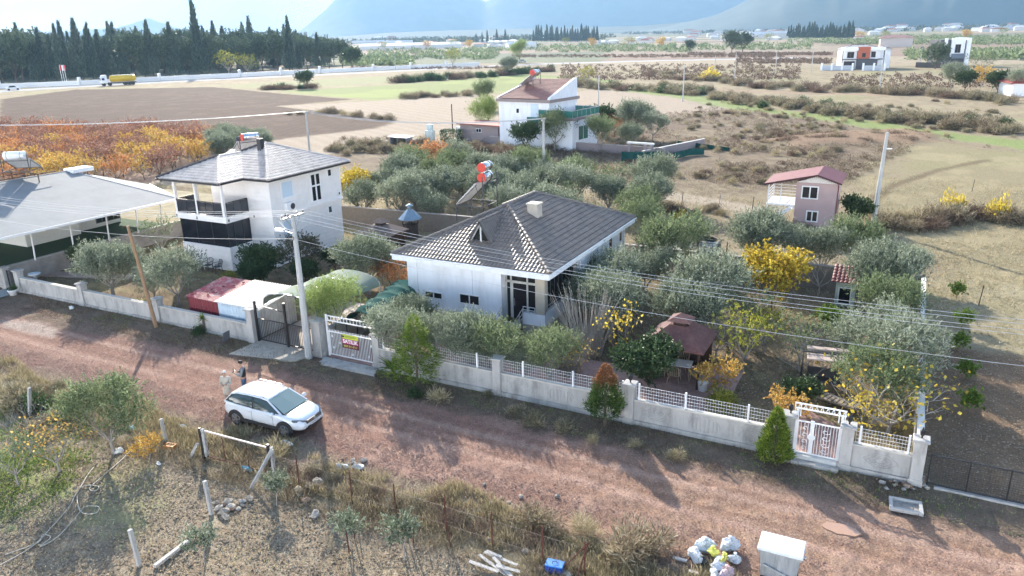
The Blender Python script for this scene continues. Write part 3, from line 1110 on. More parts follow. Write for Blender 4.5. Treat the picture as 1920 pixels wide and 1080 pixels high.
def two_storey():
 t = thing('two_storey_house', 'cream two-storey house with pale tiled roof and dark glass around its corner balcony', 'house', (0, 0, 0))
 XB0, XB1, YB, YM, XM, YE, XL = -30.2, -25.55, 8.8, 10.9, -23.4, 18.2, -30.2
 w = MB()
 w.box(XL, YM, 0, XM - 0.08, YE, 3.45)
 w.box(XL + .2, YM + .9, 3.45, XM, YE + .1, 6.2)
 w.box(-25.5, YM, 3.45, XM, YM + .9, 6.2)
 w.box(XB0, YB + .02, 0, XB1, YM, 1.68)
 siding(w, 'y', YB + .02, XB0, XB1, 0.02, 1.66)
 siding(w, 'x', XB1, YB + .03, 10.1, 0.02, 1.66)
 siding(w, 'y', YM, -25.4, XM - .1, 0.02, 3.4)
 siding(w, 'y', YM, -25.4, XM, 3.7, 6.15)
 siding(w, 'x', XM - .08, YM + .35, YE, 0.02, 3.4)
 siding(w, 'x', XM, YM + .35, YE + .1, 3.55, 6.15)
 w.build('wall', SIDING, t)
 tr = MB()
 tr.box(XM - .02, YM - .06, 0, XM + .05, YM + .34, 3.44)
 tr.box(XM - .3, YM - .06, 0, XM - .021, YM - .001, 3.44)
 tr.box(XM - .02, YM - .07, 3.62, XM + .07, YM + .34, 6.15)
 tr.box(XM - .3, YM - .07, 3.62, XM - .021, YM - .001, 6.15)
 tr.box(-25.5, YM - .1, 3.42, XM + .1, YM + .02, 3.62)
 tr.box(XM - .02, YM + .021, 3.42, XM + .1, YE + .12, 3.56)
 for y in (12.0 + 2.55,): tr.box(XM - .01, y, 3.6, XM + .04, y + .05, 6.1)
 tr.build('corner_trim', SIDING, t)
 sl = MB()
 sl.box(XB0 - .1, YB - .12, 3.42, XB1 + .14, YM - .101, 3.82)
 sl.build('balcony_slab', SIDING, t)
 # dark sliding glass round the ground-floor veranda
 g = MB()
 g.box(XB0 + .05, YB + .08, 1.68, XB1 - .05, YB + .1, 3.42)
 g.box(XB1 - .08, YB + .1, 1.68, XB1 - .06, 10.2, 3.42)
 g.box(XB1 - .08, 10.2, 0.2, XB1 - .06, YM - .02, 3.42)
 vg = g.build('veranda_glass', glassmat('smoked_glass', (0.018, 0.02, 0.026), 0.1), t)
 fr = MB()
 for x in (XB0 + .05, -28.6, -27.1, XB1 - .09): fr.box(x, YB + .05, 1.68, x + .05, YB + .079, 3.42)
 for y in (9.4, 10.2, YM - .06): fr.box(XB1 - .055, y, 1.68, XB1 - .03, y + .05, 3.42)
 fr.build('glass_frame', BLACKM, vg)
 # balcony posts
 for x, y in ((XB0 + .02, YB), (-28.15, YB), (XB1 - .1, YB), (XB0 + .02, YM - .3)):
  MB().cbox(x - .08, y - .08, 3.82, x + .1, y + .1, 6.12, .015).build('post', SIDING, t)
 b = MB()
 gl = MB()
 for (p, q, n) in (((XB0 + .1, YB - .05), (-28.25, YB - .05), 2), ((-28.05, YB - .05), (XB1 - .2, YB - .05), 3), ((XB1 + .08, YB + .1), (XB1 + .08, YM - .12), 3), ((XB0, YB + .1), (XB0, YM - .4), 2)):
  p3, q3 = V3(*p, 3.84), V3(*q, 3.84)
  for k in range(n + 1):
   a = p3.lerp(q3, k / n)
   b.bar(a, a + V3(0, 0, .92), .045)
  b.bar(p3 + V3(0, 0, .94), q3 + V3(0, 0, .94), .05)
  gl.bar(p3 + V3(0, 0, .47), q3 + V3(0, 0, .47), .012, .86)
 ro = b.build('balcony_rail', BLACKM, t)
 gl.build('rail_glass', glassmat('tinted_glass', (0.04, 0.045, 0.055), 0.08, alpha=0.86), ro)
 # windows on the right-hand side
 window(t, 'x', XM + .02, 11.95, 13.15, 4.6, 5.85, 1, gm=SHUT, fw=.09, name='window', pane='shutter')
 window(t, 'x', XM + .02, 14.9, 16.05, 3.75, 5.9, 2, fw=.12, out=.06, mid=4.9)
 window(t, 'x', XM + .02, 16.8, 17.35, 5.3, 5.95, 1, fw=.1)
 window(t, 'x', XM - .06, 16.6, 17.15, 2.55, 3.2, 1, fw=.1)
 window(t, 'x', XM - .06, 11.8, 13.0, 1.5, 3.1, 1, gm=SHUT, fw=.09, name='window', pane='shutter')
 dr = MB().cbox(-26.3, YM + .86, 3.84, -25.65, YM + .895, 5.8, .01).build('balcony_door', PVC, t)
 MB().tube([(-26.2, YM + .84, 4.8), (-26.2, YM + .84, 4.95)], .015, 6).build('handle', DGREY, dr)
 ac = MB().cbox(XM + .03, 12.05, 3.75, XM + .33, 12.95, 4.33, .03).build('air_conditioner', PVC, t)
 m = MB()
 m.tube([(XM + .33, 12.62, 4.04), (XM + .345, 12.62, 4.04)], .22, 18)
 for k in range(6):
  a = PI * k / 6
  m.bar((XM + .352, 12.62 - .22 * math.cos(a), 4.04 - .22 * math.sin(a)), (XM + .352, 12.62 + .22 * math.cos(a), 4.04 + .22 * math.sin(a)), .01)
 m.build('fan_grille', DGREY, ac)
 for (x, y, z) in ((XB1 + .14, YB + .1, 3.6), (-28.2, YB - .12, 3.6), (XB0 + .0, YB - .12, 3.6), (-25.0, YM - .1, 3.52), (XM + .12, 12.0, 3.5), (XM + .03, 18.0, 3.9)):
  MB().lathe([(0.0, -.08), (.055, -.08), (.055, .08), (0.0, .08)], 10, (x, y, z)).build('wall_lamp', BLACKM, t)
 # roofs
 r1, p1, p2 = hip_roof(t, -31.0, 10.3, -22.75, 18.8, 6.24, math.radians(22.5), TILEL, TILEL, 'y', caps=.13, amp=.04, step=.05)
 e = MB()
 e.box(-30.95, 10.35, 6.12, -22.8, 18.75, 6.22)
 e.box(-30.95, 8.2, 6.12, -25.1, 10.349, 6.22)
 e.build('soffit', PVC, t)
 gg = MB()
 gg.box(-22.8, 10.3, 6.13, -22.68, 18.8, 6.24)
 gg.box(-25.05, 10.22, 6.13, -22.68, 10.32, 6.24)
 gg.box(-25.12, 8.1, 6.13, -25.02, 10.25, 6.24)
 gg.box(-31.05, 8.06, 6.13, -25.02, 8.16, 6.24)
 gg.build('gutter', TILED, t)
 # lower roof over the balcony, running back into the main roof
 q = MB()
 a, b_ = V3(-31.0, 8.15, 6.26), V3(-25.05, 8.15, 6.26)
 rp = V3(-28.0, 11.1, 6.26 + 2.95 * math.tan(math.radians(22.5)))
 rb = V3(-28.0, 13.2, rp.z)
 tile_slope(q, a, b_, rp, rp)
 tile_slope(q, b_, (-25.05, 11.0, 6.26), rb, rp)
 tile_slope(q, a, (-31.0, 11.0, 6.26), rb, rp)
 bo = q.build('balcony_roof', TILEL, t)
 cb = MB()
 ridge_caps(cb, b_, rp, .12)
 ridge_caps(cb, rp, rb, .12)
 cb.build('ridge_cap', TILEL, bo)
 for pq, rq in (((a + V3(0, 0, .04), rp + V3(0, 0, .04)), .13), ((V3(-31.0, 10.3, 6.3), p1 + V3(0, 0, .06)), .15)):
  cd = MB()
  ridge_caps(cd, *pq, rq)
  cd.build('ridge_cap', TILED, bo)
 ch = MB().cbox(-26.7, 13.5, 7.3, -26.32, 13.88, 8.45, .02).build('chimney', TILED, t)
 sk = MB().bar((-28.6, 12.4, 7.36), (-28.6, 13.1, 7.62), .55, .1).build('skylight', mat('skylight_rim', (0.5, 0.55, 0.55), 0.3), t)
 return t


two_storey()
solar('solar_water_heater', 'solar water heater with one red-ended steel drum on the pale roof of the two-storey house', (-29.6, 15.6, 6.9), math.radians(250), 1, 0.27, 1.25, REDP, tilt=0.6, legs=0.25, plen=1.3)
dd = MB()


def dish(label, loc, az, el, r, m, group=None, pole=.6):
 t = thing('satellite_dish', label, 'dish', loc, az, group)
 b = MB()
 n = 20
 vs, fs = [], []
 rings = 5
 for j in range(rings + 1):
  q = r * j / rings
  for k in range(n):
   a = 2 * PI * k / n
   x, y, z = q * math.cos(a), -0.35 * r * (q / r) ** 2 * -1, q * math.sin(a)
   # tilt back by el
   vs.append((x, y * math.cos(el) + z * math.sin(el), z * math.cos(el) - y * math.sin(el) + pole))
 for j in range(rings):
  for k in range(n): fs.append((j * n + k, j * n + (k + 1) % n, (j + 1) * n + (k + 1) % n, (j + 1) * n + k))
 b.add(vs, fs)
 b.build('reflector', m, t, smooth=True)
 f = MB()
 f.tube([(0, 0.05, 0), (0, 0.05, pole)], .025, 6)
 f.tube([(0, 0, pole - r * .9), (0, r * .8, pole + r * .1)], .012, 6)
 f.build('mast', DGREY, t)
 MB().tube([(0, r * .8, pole + r * .1), (0, r * .65, pole + r * .12)], .04, 8).build('receiver', PVC, t)


dish('black satellite dish beside the heater on the pale tiled roof', (-30.6, 15.6, 7.3), 0.3, .4, .42, BLACKM)


# ================================================================== low house with the wide grey membrane roof, far left
def low_house():
 t = thing('low_house', 'low house under a wide grey membrane roof on thin white posts, at the left edge', 'house', (0, 0, 0))
 B = 1.2
 MEM = mat('grey_membrane', (0.21, 0.225, 0.235), 0.85, 0.08, 0.8, bump=0.15, dirt=(0.16, 0.17, 0.18), dscale=0.6, dfac=0.5)
 w = MB()
 w.box(-52, 4.3, B, -41.2, 8.5, 3.6)
 w.box(-52, 8.5, B, -42.0, 12.6, 3.6)
 w.build('wall', mat('pale_wall', (0.62, 0.63, 0.6), 0.8, 0.06), t)
 window(t, 'x', -41.2, 6.6, 8.2, 2.1, 3.3, 2)
 window(t, 'x', -41.2, 4.9, 5.9, 2.1, 3.3, 1)
 window(t, 'x', -42.0, 10.4, 12.5, 1.5, 3.5, 4, fm=DGREY)
 # roof as a real slab: eave, ridge, falling to the back
 E0, E1 = V3(-36.0, -3.0, 3.55), V3(-35.4, 13.1, 3.55)
 R0, R1 = V3(-45.3, 2.0, 5.5), V3(-44.7, 10.8, 5.5)
 K1, K0 = V3(-53.5, 14.5, 3.6), V3(-54, -3.0, 3.55)
 C1 = V3(-41.8, 15.6, 3.75)
 m = MB()
 top = [E0, E1, C1, K1, K0, R0, R1]
 fs = [(0, 1, 6, 5), (1, 2, 6), (2, 3, 6), (3, 4, 5, 6), (4, 0, 5)]
 m.add(top, fs)
 m.add([p - V3(0, 0, .14) for p in top], [f[::-1] for f in fs])
 for a, b in ((0, 1), (1, 2), (2, 3), (3, 4), (4, 0)): m.add([top[a], top[b], top[b] - V3(0, 0, .14), top[a] - V3(0, 0, .14)], [(0, 3, 2, 1)])
 rf = m.build('roof', MEM, t)
 ed = MB()
 ed.bar(E0 + V3(.06, 0, -.08), E1 + V3(.06, 0, -.08), .06, .16)
 ed.bar(E1 + V3(0, .04, -.02), C1 + V3(0, .04, -.02), .08, .12)
 ed.build('roof_edge', WMETAL, rf)
 hh = mat('seam', (0.36, 0.37, 0.38), 0.8)
 sm = MB()
 sm.bar(E1.lerp(R1, 0.02) + V3(0, 0, .02), R1 + V3(0, 0, .02), .1, .03)
 sm.bar(R0 + V3(0, 0, .02), R1 + V3(0, 0, .02), .1, .03)
 sm.build('membrane_seam', hh, rf)
 MB().cbox(-45.2, 10.6, 5.35, -43.9, 12.4, 5.66, .03).build('roof_hatch', PVC, t)
 for y in (-0.3, 2.4, 5.2, 8.0, 10.5, 12.7):
  MB().tube([(-37.2, y, B), (-37.0, y, 3.5)], .055, 8).build('post', WMETAL, t)
 # roof rack carrying the heater
 f = MB()
 for x, y in ((-47.0, 3.5), (-47, 7.6), (-43.6, 3.5), (-43.6, 7.6)): f.bar((x, y, 4.9), (x, y, 5.85), .06)
 for a, b in (((-47, 3.5, 5.85), (-47, 7.6, 5.85)), ((-43.6, 3.5, 5.85), (-43.6, 9.0, 5.85)), ((-47, 3.5, 5.85), (-43.6, 3.5, 5.85)), ((-47, 7.6, 5.85), (-43.6, 7.6, 5.85)), ((-45.2, 3.5, 5.85), (-45.2, 7.6, 5.85))): f.bar(a, b, .06)
 f.build('roof_rack', mat('rusty_frame', (0.1, 0.055, 0.04), 0.7), t)


low_house()
solar('solar_water_heater', 'solar water heater with one white drum on the grey membrane roof', (-44.6, 6.9, 5.9), math.radians(215), 1, 0.3, 1.6, None, TANKW, tilt=0.5, legs=0.25, plen=1.7)
dish('pale satellite dish, left one of the pair on the grey membrane roof', (-45.9, 4.2, 5.88), 2.6, .5, .5, TANKW, 'dishes on the membrane roof')
dish('pale satellite dish, right one of the pair on the grey membrane roof', (-44.9, 5.0, 5.88), 2.6, .5, .5, TANKW, 'dishes on the membrane roof')
# ================================================================== street walls
def relief(mb, x0, x1, y, z0, z1, kind):
 """cast ornament on the precast panels"""
 xm, zm = (x0 + x1) / 2, (z0 + z1) / 2
 if kind == 0:
  for s in (.9, .62, .34):
   pts = [(xm + s * .55 * math.cos(a) * (1 + .12 * math.cos(4 * a)), y, zm + s * .3 * math.sin(a) * (1 + .1 * math.cos(6 * a))) for a in [2 * PI * k / 24 for k in range(25)]]
   mb.tube(pts, .018, 4)
  for k in range(8):
   a = 2 * PI * k / 8
   mb.tube([(xm + .15 * math.cos(a), y, zm + .09 * math.sin(a)), (xm + .5 * math.cos(a), y, zm + .27 * math.sin(a))], .014, 4)
 else:
  for k in range(7):
   x = xm - .48 + k * .16
   h = .22 + .12 * math.cos((k - 3) * .5)
   mb.tube([(x, y, zm - h), (x, y, zm + h * .7)], .028, 4)
  pts = [(xm + .6 * math.cos(a), y, zm - .05 + .36 * math.sin(a)) for a in [PI * k / 12 for k in range(13)]]
  mb.tube(pts, .018, 4)


def pillar(parent, x, y, h, w=.4, lamp=False, cap=True, m=None):
 b = MB()
 b.cbox(x - w / 2, y - w / 2, -.1, x + w / 2, y + w / 2, h - .1, .015)
 b.box(x - w / 2 - .03, y - w / 2 - .03, -.1, x + w / 2 + .03, y + w / 2 + .03, .22)
 b.cbox(x - w / 2 - .07, y - w / 2 - .07, h - .1, x + w / 2 + .07, y + w / 2 + .07, h, .02)
 o = b.build('pillar', m or CONC, parent)
 if lamp:
  MB().lathe([(.03, 0), (.03, .08), (.07, .12), (.09, .28), (.03, .36), (.01, .42)], 8, (x, y, h)).build('wall_lamp', BLACKM, o)
 return o


def street_wall():
 t = thing('garden_wall', 'long cast-concrete garden wall with white wire fencing in front of the bungalow', 'wall', (0, 0, 0))
 H = 1.02
 rnd = random.Random(4)
 bays = [(-6.55, -0.2), (.2, 5.92), (6.32, 12.1), (14.5, 16.4)]
 for a, b in bays:
  m = MB()
  m.box(a, -.07, -.1, b, .07, H)
  m.box(a, -.16, -.1, b, -.0705, .16)
  n = max(1, round((b - a) / 1.95))
  for k in range(n):
   u, v = a + (b - a) * k / n, a + (b - a) * (k + 1) / n
   m.box(u + .02, -.085, .24, u + .12, -.0702, H - .08)
   m.box(v - .12, -.085, .24, v - .02, -.0702, H - .08)
   relief(m, u, v, -.072, .2, H - .05, (k + int(a)) % 2)
  m.build('wall_panel', CONC, t)
  MB().box(a, -.12, H, b, .12, H + .05).build('coping', mat('coping_stone', (0.5, 0.47, 0.42), 0.85, 0.12, 3), t)
  f = MB()
  z0, z1 = H + .07, H + .67
  w = b - a
  for z in (z0 + .03, z0 + .17, z0 + .31, z0 + .45, z1 - .02): f.bar((a + .06, 0, z), (b - .06, 0, z), .009)
  k = int(w / .105)
  for i in range(k + 1):
   x = a + .06 + (w - .12) * i / k
   f.bar((x, 0, z0), (x, 0, z1), .0065)
  f.build('fence_mesh', WMETAL, t)
 for x in (-6.2, -3.4, -1.05, 1.25, 3.6, 5.8, 6.5, 8.4, 10.8, 12.0, 14.7, 16.25):
  MB().box(x - .035, -.035, H + .05, x + .035, .035, H + .75).build('fence_post', WMETAL, t)
 for x, l in ((0, False), (6.12, True), (12.3, True), (14.3, True), (16.6, True)): pillar(t, x, 0, 1.76, .4, l)
 pillar(t, -6.65, 0.1, 1.76, .4)


street_wall()


def wall_run(name, label, p, q, h, th=.16, m=None, cap=None, cat='wall', plinth=True, z0=0):
 t = thing(name, label, cat, (p[0], p[1], z0), math.atan2(q[1] - p[1], q[0] - p[0]))
 L_ = math.hypot(q[0] - p[0], q[1] - p[1])
 b = MB().box(0, -th / 2, -.2, L_, th / 2, h)
 b.build('wall_panel', m or CONC, t)
 MB().box(0, -th / 2 - .04, h, L_, th / 2 + .04, h + .06).build('coping', cap or CONC, t)
 return t


wall_run('garden_wall', 'pale side wall of the olive garden, running back from the corner pillar', (16.6, .3), (16.6, 20.7), 1.42, m=CONC, cap=mat('white_coping', (0.72, 0.7, 0.66), 0.7, 0.06))
wall_run('garden_wall', 'dark back wall behind the yellow tree and the water tank', (-9.9, 20.9), (16.6, 20.9), 1.45, m=mat('brown_wall', (0.2, 0.17, 0.14), 0.9, 0.15), cap=CONCD)
wall_run('garden_wall', 'side wall between the bungalow and the two-storey house', (-10.2, .4), (-10.2, 24), 1.2, m=CONCD)
wall_run('garden_wall', 'back wall behind the two-storey house, brownish', (-37.2, 22.5), (-10.4, 24), 1.5, m=mat('brown_wall', (0.2, 0.17, 0.14)), cap=CONCD)
wall_run('retaining_wall', 'stained retaining wall holding up the lawn under the membrane-roofed house', (-37.45, .2), (-37.45, 22.4), 1.2, .2, m=CONCD)


def left_wall():
 t = thing('garden_wall', 'weathered low street wall in front of the two-storey house, with square pillars', 'wall', (0, 0, 0))
 for a, b in ((-35.0, -29.0), (-28.6, -22.25), (-21.85, -15.05)):
  m = MB()
  m.box(a, -.1, -.3, b, .08, .92)
  m.box(a, -.17, -.3, b, -.1005, .1)
  m.build('wall_panel', CONC, t)
  MB().box(a, -.14, .92, b, .12, .97).build('coping', mat('coping_stone', (0.5, 0.47, 0.42)), t)
 for x, h in ((-35.2, 1.45), (-28.8, 1.4), (-22.05, 1.4), (-14.75, 1.85)): pillar(t, x, 0, h, .42)
 wall2 = thing('garden_wall', 'street wall left of the small iron gate, at the photo edge', 'wall', (0, 0, 0))
 MB().box(-52, -.1, -.3, -36.95, .1, 1.0).build('wall_panel', CONC, wall2)
 pillar(wall2, -36.75, 0, 1.45, .4)


left_wall()
# raised lawn on the retaining wall
lw = MB().box(-62, .25, -.3, -37.56, 13.5, 1.16)
rg = MB().box(-62, 13.501, -.3, -37.56, 24, 1.15).build('raised_ground', mat('raised_soil', (0.24, 0.2, 0.11), 0.95, 0.3, 1.5, bump=.4))
rg['kind'] = 'structure'
o_ = lw.build('lawn', mat('turf', (0.022, 0.075, 0.03), 0.95, 0.25, 5, bump=.4))
o_['kind'] = 'structure'
pav = mat('red_paving', (0.36, 0.22, 0.19), 0.85, 0.2, 7, bump=.25, dirt=(0.5, 0.4, 0.34), dscale=2.0, dfac=0.5)
pavg = mat('grey_paving', (0.42, 0.36, 0.32), 0.85, 0.2, 6, bump=.2, dirt=(0.3, 0.26, 0.22), dscale=1.5, dfac=0.5)


def slab(name, pts, m, z=.03, d=.1):
 o = MB().prism(pts, z - d, z).build(name, m)
 o['kind'] = 'structure'
 return o


slab('paved_path', [(-9.8, -.0), (-6.9, -.0), (-6.9, 3.0), (5, 3.0), (9.4, 3.0), (9.4, 6.8), (4.9, 6.8), (4.9, 5.0), (-3.2, 5.0), (-3.2, 5.2), (-9.8, 5.2)], pav, .055)
slab('paved_path', [(-6.5, .3), (12.3, .3), (12.3, 2.1), (9.4, 2.1), (9.4, 2.99), (-6.5, 2.99)], pav, .05)
slab('paved_path', [(12.55, .1), (14.1, .1), (14.1, 2.8), (12.301, 4.2), (12.301, .3)], pav, .06)
slab('paved_drive', [(-14.5, .1), (-10.4, .1), (-10.4, 7), (-14.5, 7)], pavg, .05)
slab('concrete_ramp', [(-14.6, -1.9), (-10.9, -1.2), (-10.5, -.25), (-10.5, .09), (-14.5, .09)], mat('ramp', (0.42, 0.37, 0.31), 0.9, 0.15, 3, bump=.2), .035)
slab('concrete_ramp', [(-9.4, -.95), (-6.2, -.9), (-6.5, -.17), (-9.9, -.17)], CONC, .07)
slab('paved_path', [(-37.2, 2.6), (-31, 4.4), (-31, 5.2), (-37.2, 3.7)], mat('pink_path', (0.4, 0.3, 0.25), 0.9, 0.15), .05)
slab('paved_path', [(-33, 8.5), (-31, 7.2), (-30.4, 7.2), (-30.4, 18), (-33, 18)], mat('pink_path', (0.4, 0.3, 0.25)), .05)


# ------------------------------------------------------------------ gates
def bar_gate(parent, x0, x1, z0, z1, m, y=0, step=.12, r=.012, post=.07, rails=(), part='gate_leaf', spikes=0.0):
 b = MB()
 for x in (x0, x1 - post * .6): b.box(x, y - post * .3, z0, x + post * .6, y + post * .3, z1)
 for z in (z0, z1 - .05) + tuple(rails): b.box(x0, y - .02, z, x1, y + .02, z + .045)
 n = int((x1 - x0) / step)
 for k in range(1, n):
  x = x0 + (x1 - x0) * k / n
  b.bar((x, y, z0 + .02), (x, y, z1 + spikes), r * 2)
 return b.build(part, m, parent)


t = thing('driveway_gate', 'tall black barred double gate in front of the shade-net carport', 'gate', (-14.45, .05, 0))
for x in (0.0, 2.05, 4.05): MB().box(x - .05, -.05, 0, x + .05, .05, 2.3 if x == 0 else 2.45 if x < 3 else 1.9).build('gate_post', BLACKM, t)
bar_gate(t, .06, 1.98, .12, 1.35, BLACKM, step=.115, r=.009)
bar_gate(t, 2.12, 3.98, .12, 1.35, BLACKM, step=.115, r=.009)
MB().bar((0.05, 0, 2.1), (2.0, 0, 1.95), .03).build('tie_bar', BLACKM, t)

t = thing('sliding_gate', 'white barred gate with a for-sale banner and a latticed beam above', 'gate', (-9.7, .1, 0))
bar_gate(t, .05, 3.0, .12, 1.4, WMETAL, step=.095, r=.010, post=.1, spikes=.1)
for x in (0.0, 3.05): MB().box(x - .04, -.04, 0, x + .04, .04, 2.25).build('gate_post', WMETAL, t)
b = MB()
for z in (1.95, 2.2): b.bar((0, 0, z), (3.05, 0, z), .05)
for k in range(15):
 x = .1 + k * .2
 b.bar((x, 0, 1.95), (x, 0, 2.2), .03)
b.build('lattice_beam', WMETAL, t)
for k, (x, z) in enumerate(((.3, 1.15), (.75, .85), (.35, .55), (1.5, .35), (2.5, .4), (2.7, 1.0))):
 f = MB()
 for j in range(5):
  a = 2 * PI * j / 5
  f.tube([(x + .05 * math.cos(a + q) , -.03, z + .05 * math.sin(a + q)) for q in (0, .7, 1.3)], .018, 5)
 f.tube([(x, -.03, z), (x + .01, -.035, z)], .06, 8)
 f.build('rosette', WMETAL, t)
# for-sale banner tied to the gate
ban = thing('banner', 'for-sale banner with yellow and magenta bands tied to the white gate', 'banner', (-8.25, .04, 1.02))
MB().box(-.5, -.006, -.36, .5, .006, .36).build('cloth', mat('banner_maroon', (0.13, 0.02, 0.035), 0.6), ban)
MB().box(-.5, -.012, .14, .5, -.007, .36).build('yellow_band', mat('banner_yellow', (0.55, 0.6, 0.05), 0.6), ban)
MB().box(-.49, -.012, -.12, .49, -.007, .13).build('magenta_band', mat('banner_magenta', (0.4, 0.02, 0.13), 0.6), ban)


def text(body, size, loc, m, parent, name='lettering', ext=.002, rx=PI / 2, rz=0.0, align='CENTER', bold=0.0):
 cu = bpy.data.curves.new(name, 'FONT')
 cu.body = body
 cu.size = size
 cu.extrude = ext
 cu.offset = bold
 cu.align_x = align
 cu.align_y = 'CENTER'
 o = bpy.data.objects.new(name, cu)
 C.objects.link(o)
 cu.materials.append(m)
 dg = bpy.context.evaluated_depsgraph_get()
 me = bpy.data.meshes.new_from_object(o.evaluated_get(dg))
 bpy.data.objects.remove(o)
 o = bpy.data.objects.new(name, me)
 C.objects.link(o)
 o.location = loc
 o.rotation_euler = (rx, 0, rz)
 if parent: o.parent = parent
 return o


WPAINT = mat('white_print', (0.85, 0.8, 0.82), 0.6)
text('SATILIK', .27, (0, -.0155, .0), WPAINT, ban, bold=.008)
text('0532 366 47 11', .13, (.0, -.0155, -.245), mat('yellow_print', (0.6, 0.6, 0.12), 0.6), ban, bold=.003)
b = MB()
b.add([(-.44 + .11 * math.cos(a), -.0135, .25 + .055 * math.sin(a)) for a in [2 * PI * k / 14 for k in range(14)]], [tuple(range(14))])
b.box(-.3, -.0135, .27, .4, -.012, .30)
b.box(-.28, -.0135, .21, .3, -.012, .23)
b.build('printed_logo', mat('banner_dark', (0.05, 0.07, 0.02), 0.6), ban)

pillar(thing('gate_pillar', 'square concrete pillar between the black gate and the white gate', 'pillar', (-10.22, .05, 0)), 0, 0, 1.9, .55)

t = thing('pedestrian_gate', 'small white ironwork gate with a latticed white arch beam over it', 'gate', (12.52, 0, 0))
bar_gate(t, .06, .55, .22, 1.55, WMETAL, step=.12, r=.008, post=.06)
lf = bar_gate(t, .6, 1.5, .22, 1.55, WMETAL, step=.1, r=.008, post=.06)
MB().cbox(.5, -.03, .22, .64, .03, 1.6, .01).build('lock_stile', WMETAL, t)
MB().lathe([(0, -.02), (.13, -.02), (.13, .02), (0, .02)], 14, (0, 0, 0)).build('lock_plate', WMETAL, t).location = (.57, -.04, .95)
bpy.data.objects[C.objects[-1].name].rotation_euler = (PI / 2, 0, 0)
for x in (.02, 1.54): MB().box(x - .045, -.045, 0, x + .045, .045, 2.0).build('gate_post', WMETAL, t)
b = MB()
for z in (2.02, 2.22): b.bar((-.1, 0, z), (1.66, 0, z), .045)
for x in (-.08, .12, 1.42, 1.62): b.bar((x, 0, 1.72), (x, 0, 2.22), .04)
for k in range(9):
 x = .02 + k * .19
 b.bar((x, 0, 2.02), (x + .06, 0, 2.22), .022)
 b.bar((x + .12, 0, 2.02), (x + .06, 0, 2.22), .022)
b.build('lattice_beam', WMETAL, t)
b = MB()
for k in range(4):
 z = .45 + k * .27
 b.tube([(.33 + .1 * math.cos(a) * (1 - a / 9), -.02, z + .1 * math.sin(a) * (1 - a / 9)) for a in [j * .6 for j in range(10)]], .012, 4)
 b.tube([(1.05 + .16 * math.cos(-a) * (1 - a / 9), -.02, z + .1 * math.sin(-a) * (1 - a / 9)) for a in [j * .6 for j in range(10)]], .012, 4)
b.build('scrollwork', WMETAL, t)
st = thing('doorstep', 'two pale stone steps below the white ironwork gate', 'step', (12.4, 0, 0))
MB().cbox(0, -.22, 0, 1.65, .02, .21, .015).build('upper_step', mat('step_stone', (0.5, 0.5, 0.48), 0.6, .1), st)
MB().cbox(-.1, -.5, -.05, 1.75, -.22, .09, .015).build('lower_step', CONC, st)

# black mesh gate at the right edge
t = thing('mesh_gate', 'long black mesh gate beside the corner pillar, on a concrete kerb', 'gate', (16.95, 0, 0))
b = MB()
for z in (.06, 1.18): b.box(0, -.02, z, 6.1, .02, z + .04)
for k in range(6): b.box(k * 1.18, -.025, 0.02, k * 1.18 + .045, .025, 1.22)
b.build('gate_frame', BLACKM, t)
b = MB()
for k in range(int(6 / .085)): b.bar((k * .085 + .03, 0, .1), (k * .085 + .03, 0, 1.18), .007)
for k in range(13): b.bar((0.02, .006, .12 + k * .085), (6.0, .006, .12 + k * .085), .007)
b.build('wire_mesh', BLACKM, t)
tag(MB().box(17.2, -.14, -.1, 24, .1, .05).build('kerb', CONC), 'concrete kerb under the black mesh gate', 'kerb')

# iron gate far left
t = thing('garden_gate', 'narrow dark iron gate between grey walls near the white plant tub', 'gate', (-36.5, .0, 0))
bar_gate(t, .02, 1.05, .05, 1.25, BLACKM, step=.13, r=.008, post=.08)
tag(MB().cbox(-36.6, -1.35, -.02, -35.2, -.25, .05, .01).build('doorstep', mat('bluish_stone', (0.3, 0.34, 0.36), .7)), 'bluish slab in front of the narrow iron gate', 'step')

# ------------------------------------------------------------------ sheds, carport, net tunnel
def corrugated(mb, A, B, Cc, D, wave=.16, amp=.02):
 """ribbed sheet: ribs run from the AB edge to the DC edge"""
 A, B, Cc, D = map(Vector, (A, B, Cc, D))
 n = int((B - A).length / wave * 4)
 vs, fs = [], []
 up = (B - A).cross(D - A).normalized()
 if up.length == 0: up = V3(0, 0, 1)
 for k in range(n + 1):
  u = k / n
  h = amp * (1 if (k // 2) % 2 else -1)
  p, q = A.lerp(B, u) + up * h, D.lerp(Cc, u) + up * h
  vs += [p, q, p - up * .006, q - up * .006]
 for k in range(n):
  i = k * 4
  fs += [(i, i + 4, i + 5, i + 1), (i + 2, i + 3, i + 7, i + 6)]
 mb.add(vs, fs)


SHW = mat('white_sheet', (0.6, 0.58, 0.56), 0.5, 0.1, 2, dirt=(0.42, 0.36, 0.3), dscale=1.6, dfac=.6)
SHR = mat('red_sheet', (0.36, 0.06, 0.07), 0.5, 0.25, 2, dirt=(0.55, 0.42, 0.4), dscale=2.4, dfac=.85)
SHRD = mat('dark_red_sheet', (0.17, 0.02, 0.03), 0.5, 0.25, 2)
SHB = mat('pale_blue_sheet', (0.5, 0.6, 0.68), 0.5, 0.12, 2, dirt=(0.25, 0.4, 0.55), dscale=.9, dfac=.6)
t = thing('shed', 'red corrugated metal shed behind the street wall', 'shed', (-20.1, .55, 0))
b = MB()
corrugated(b, (-.15, -.15, 1.62), (2.35, -.15, 1.62), (2.35, 2.75, 1.95), (-.15, 2.75, 1.95))
b.build('roof', SHR, t)
b = MB()
corrugated(b, (0, 0, 0), (2.25, 0, 0), (2.25, 0, 1.6), (0, 0, 1.6), .2, .015)
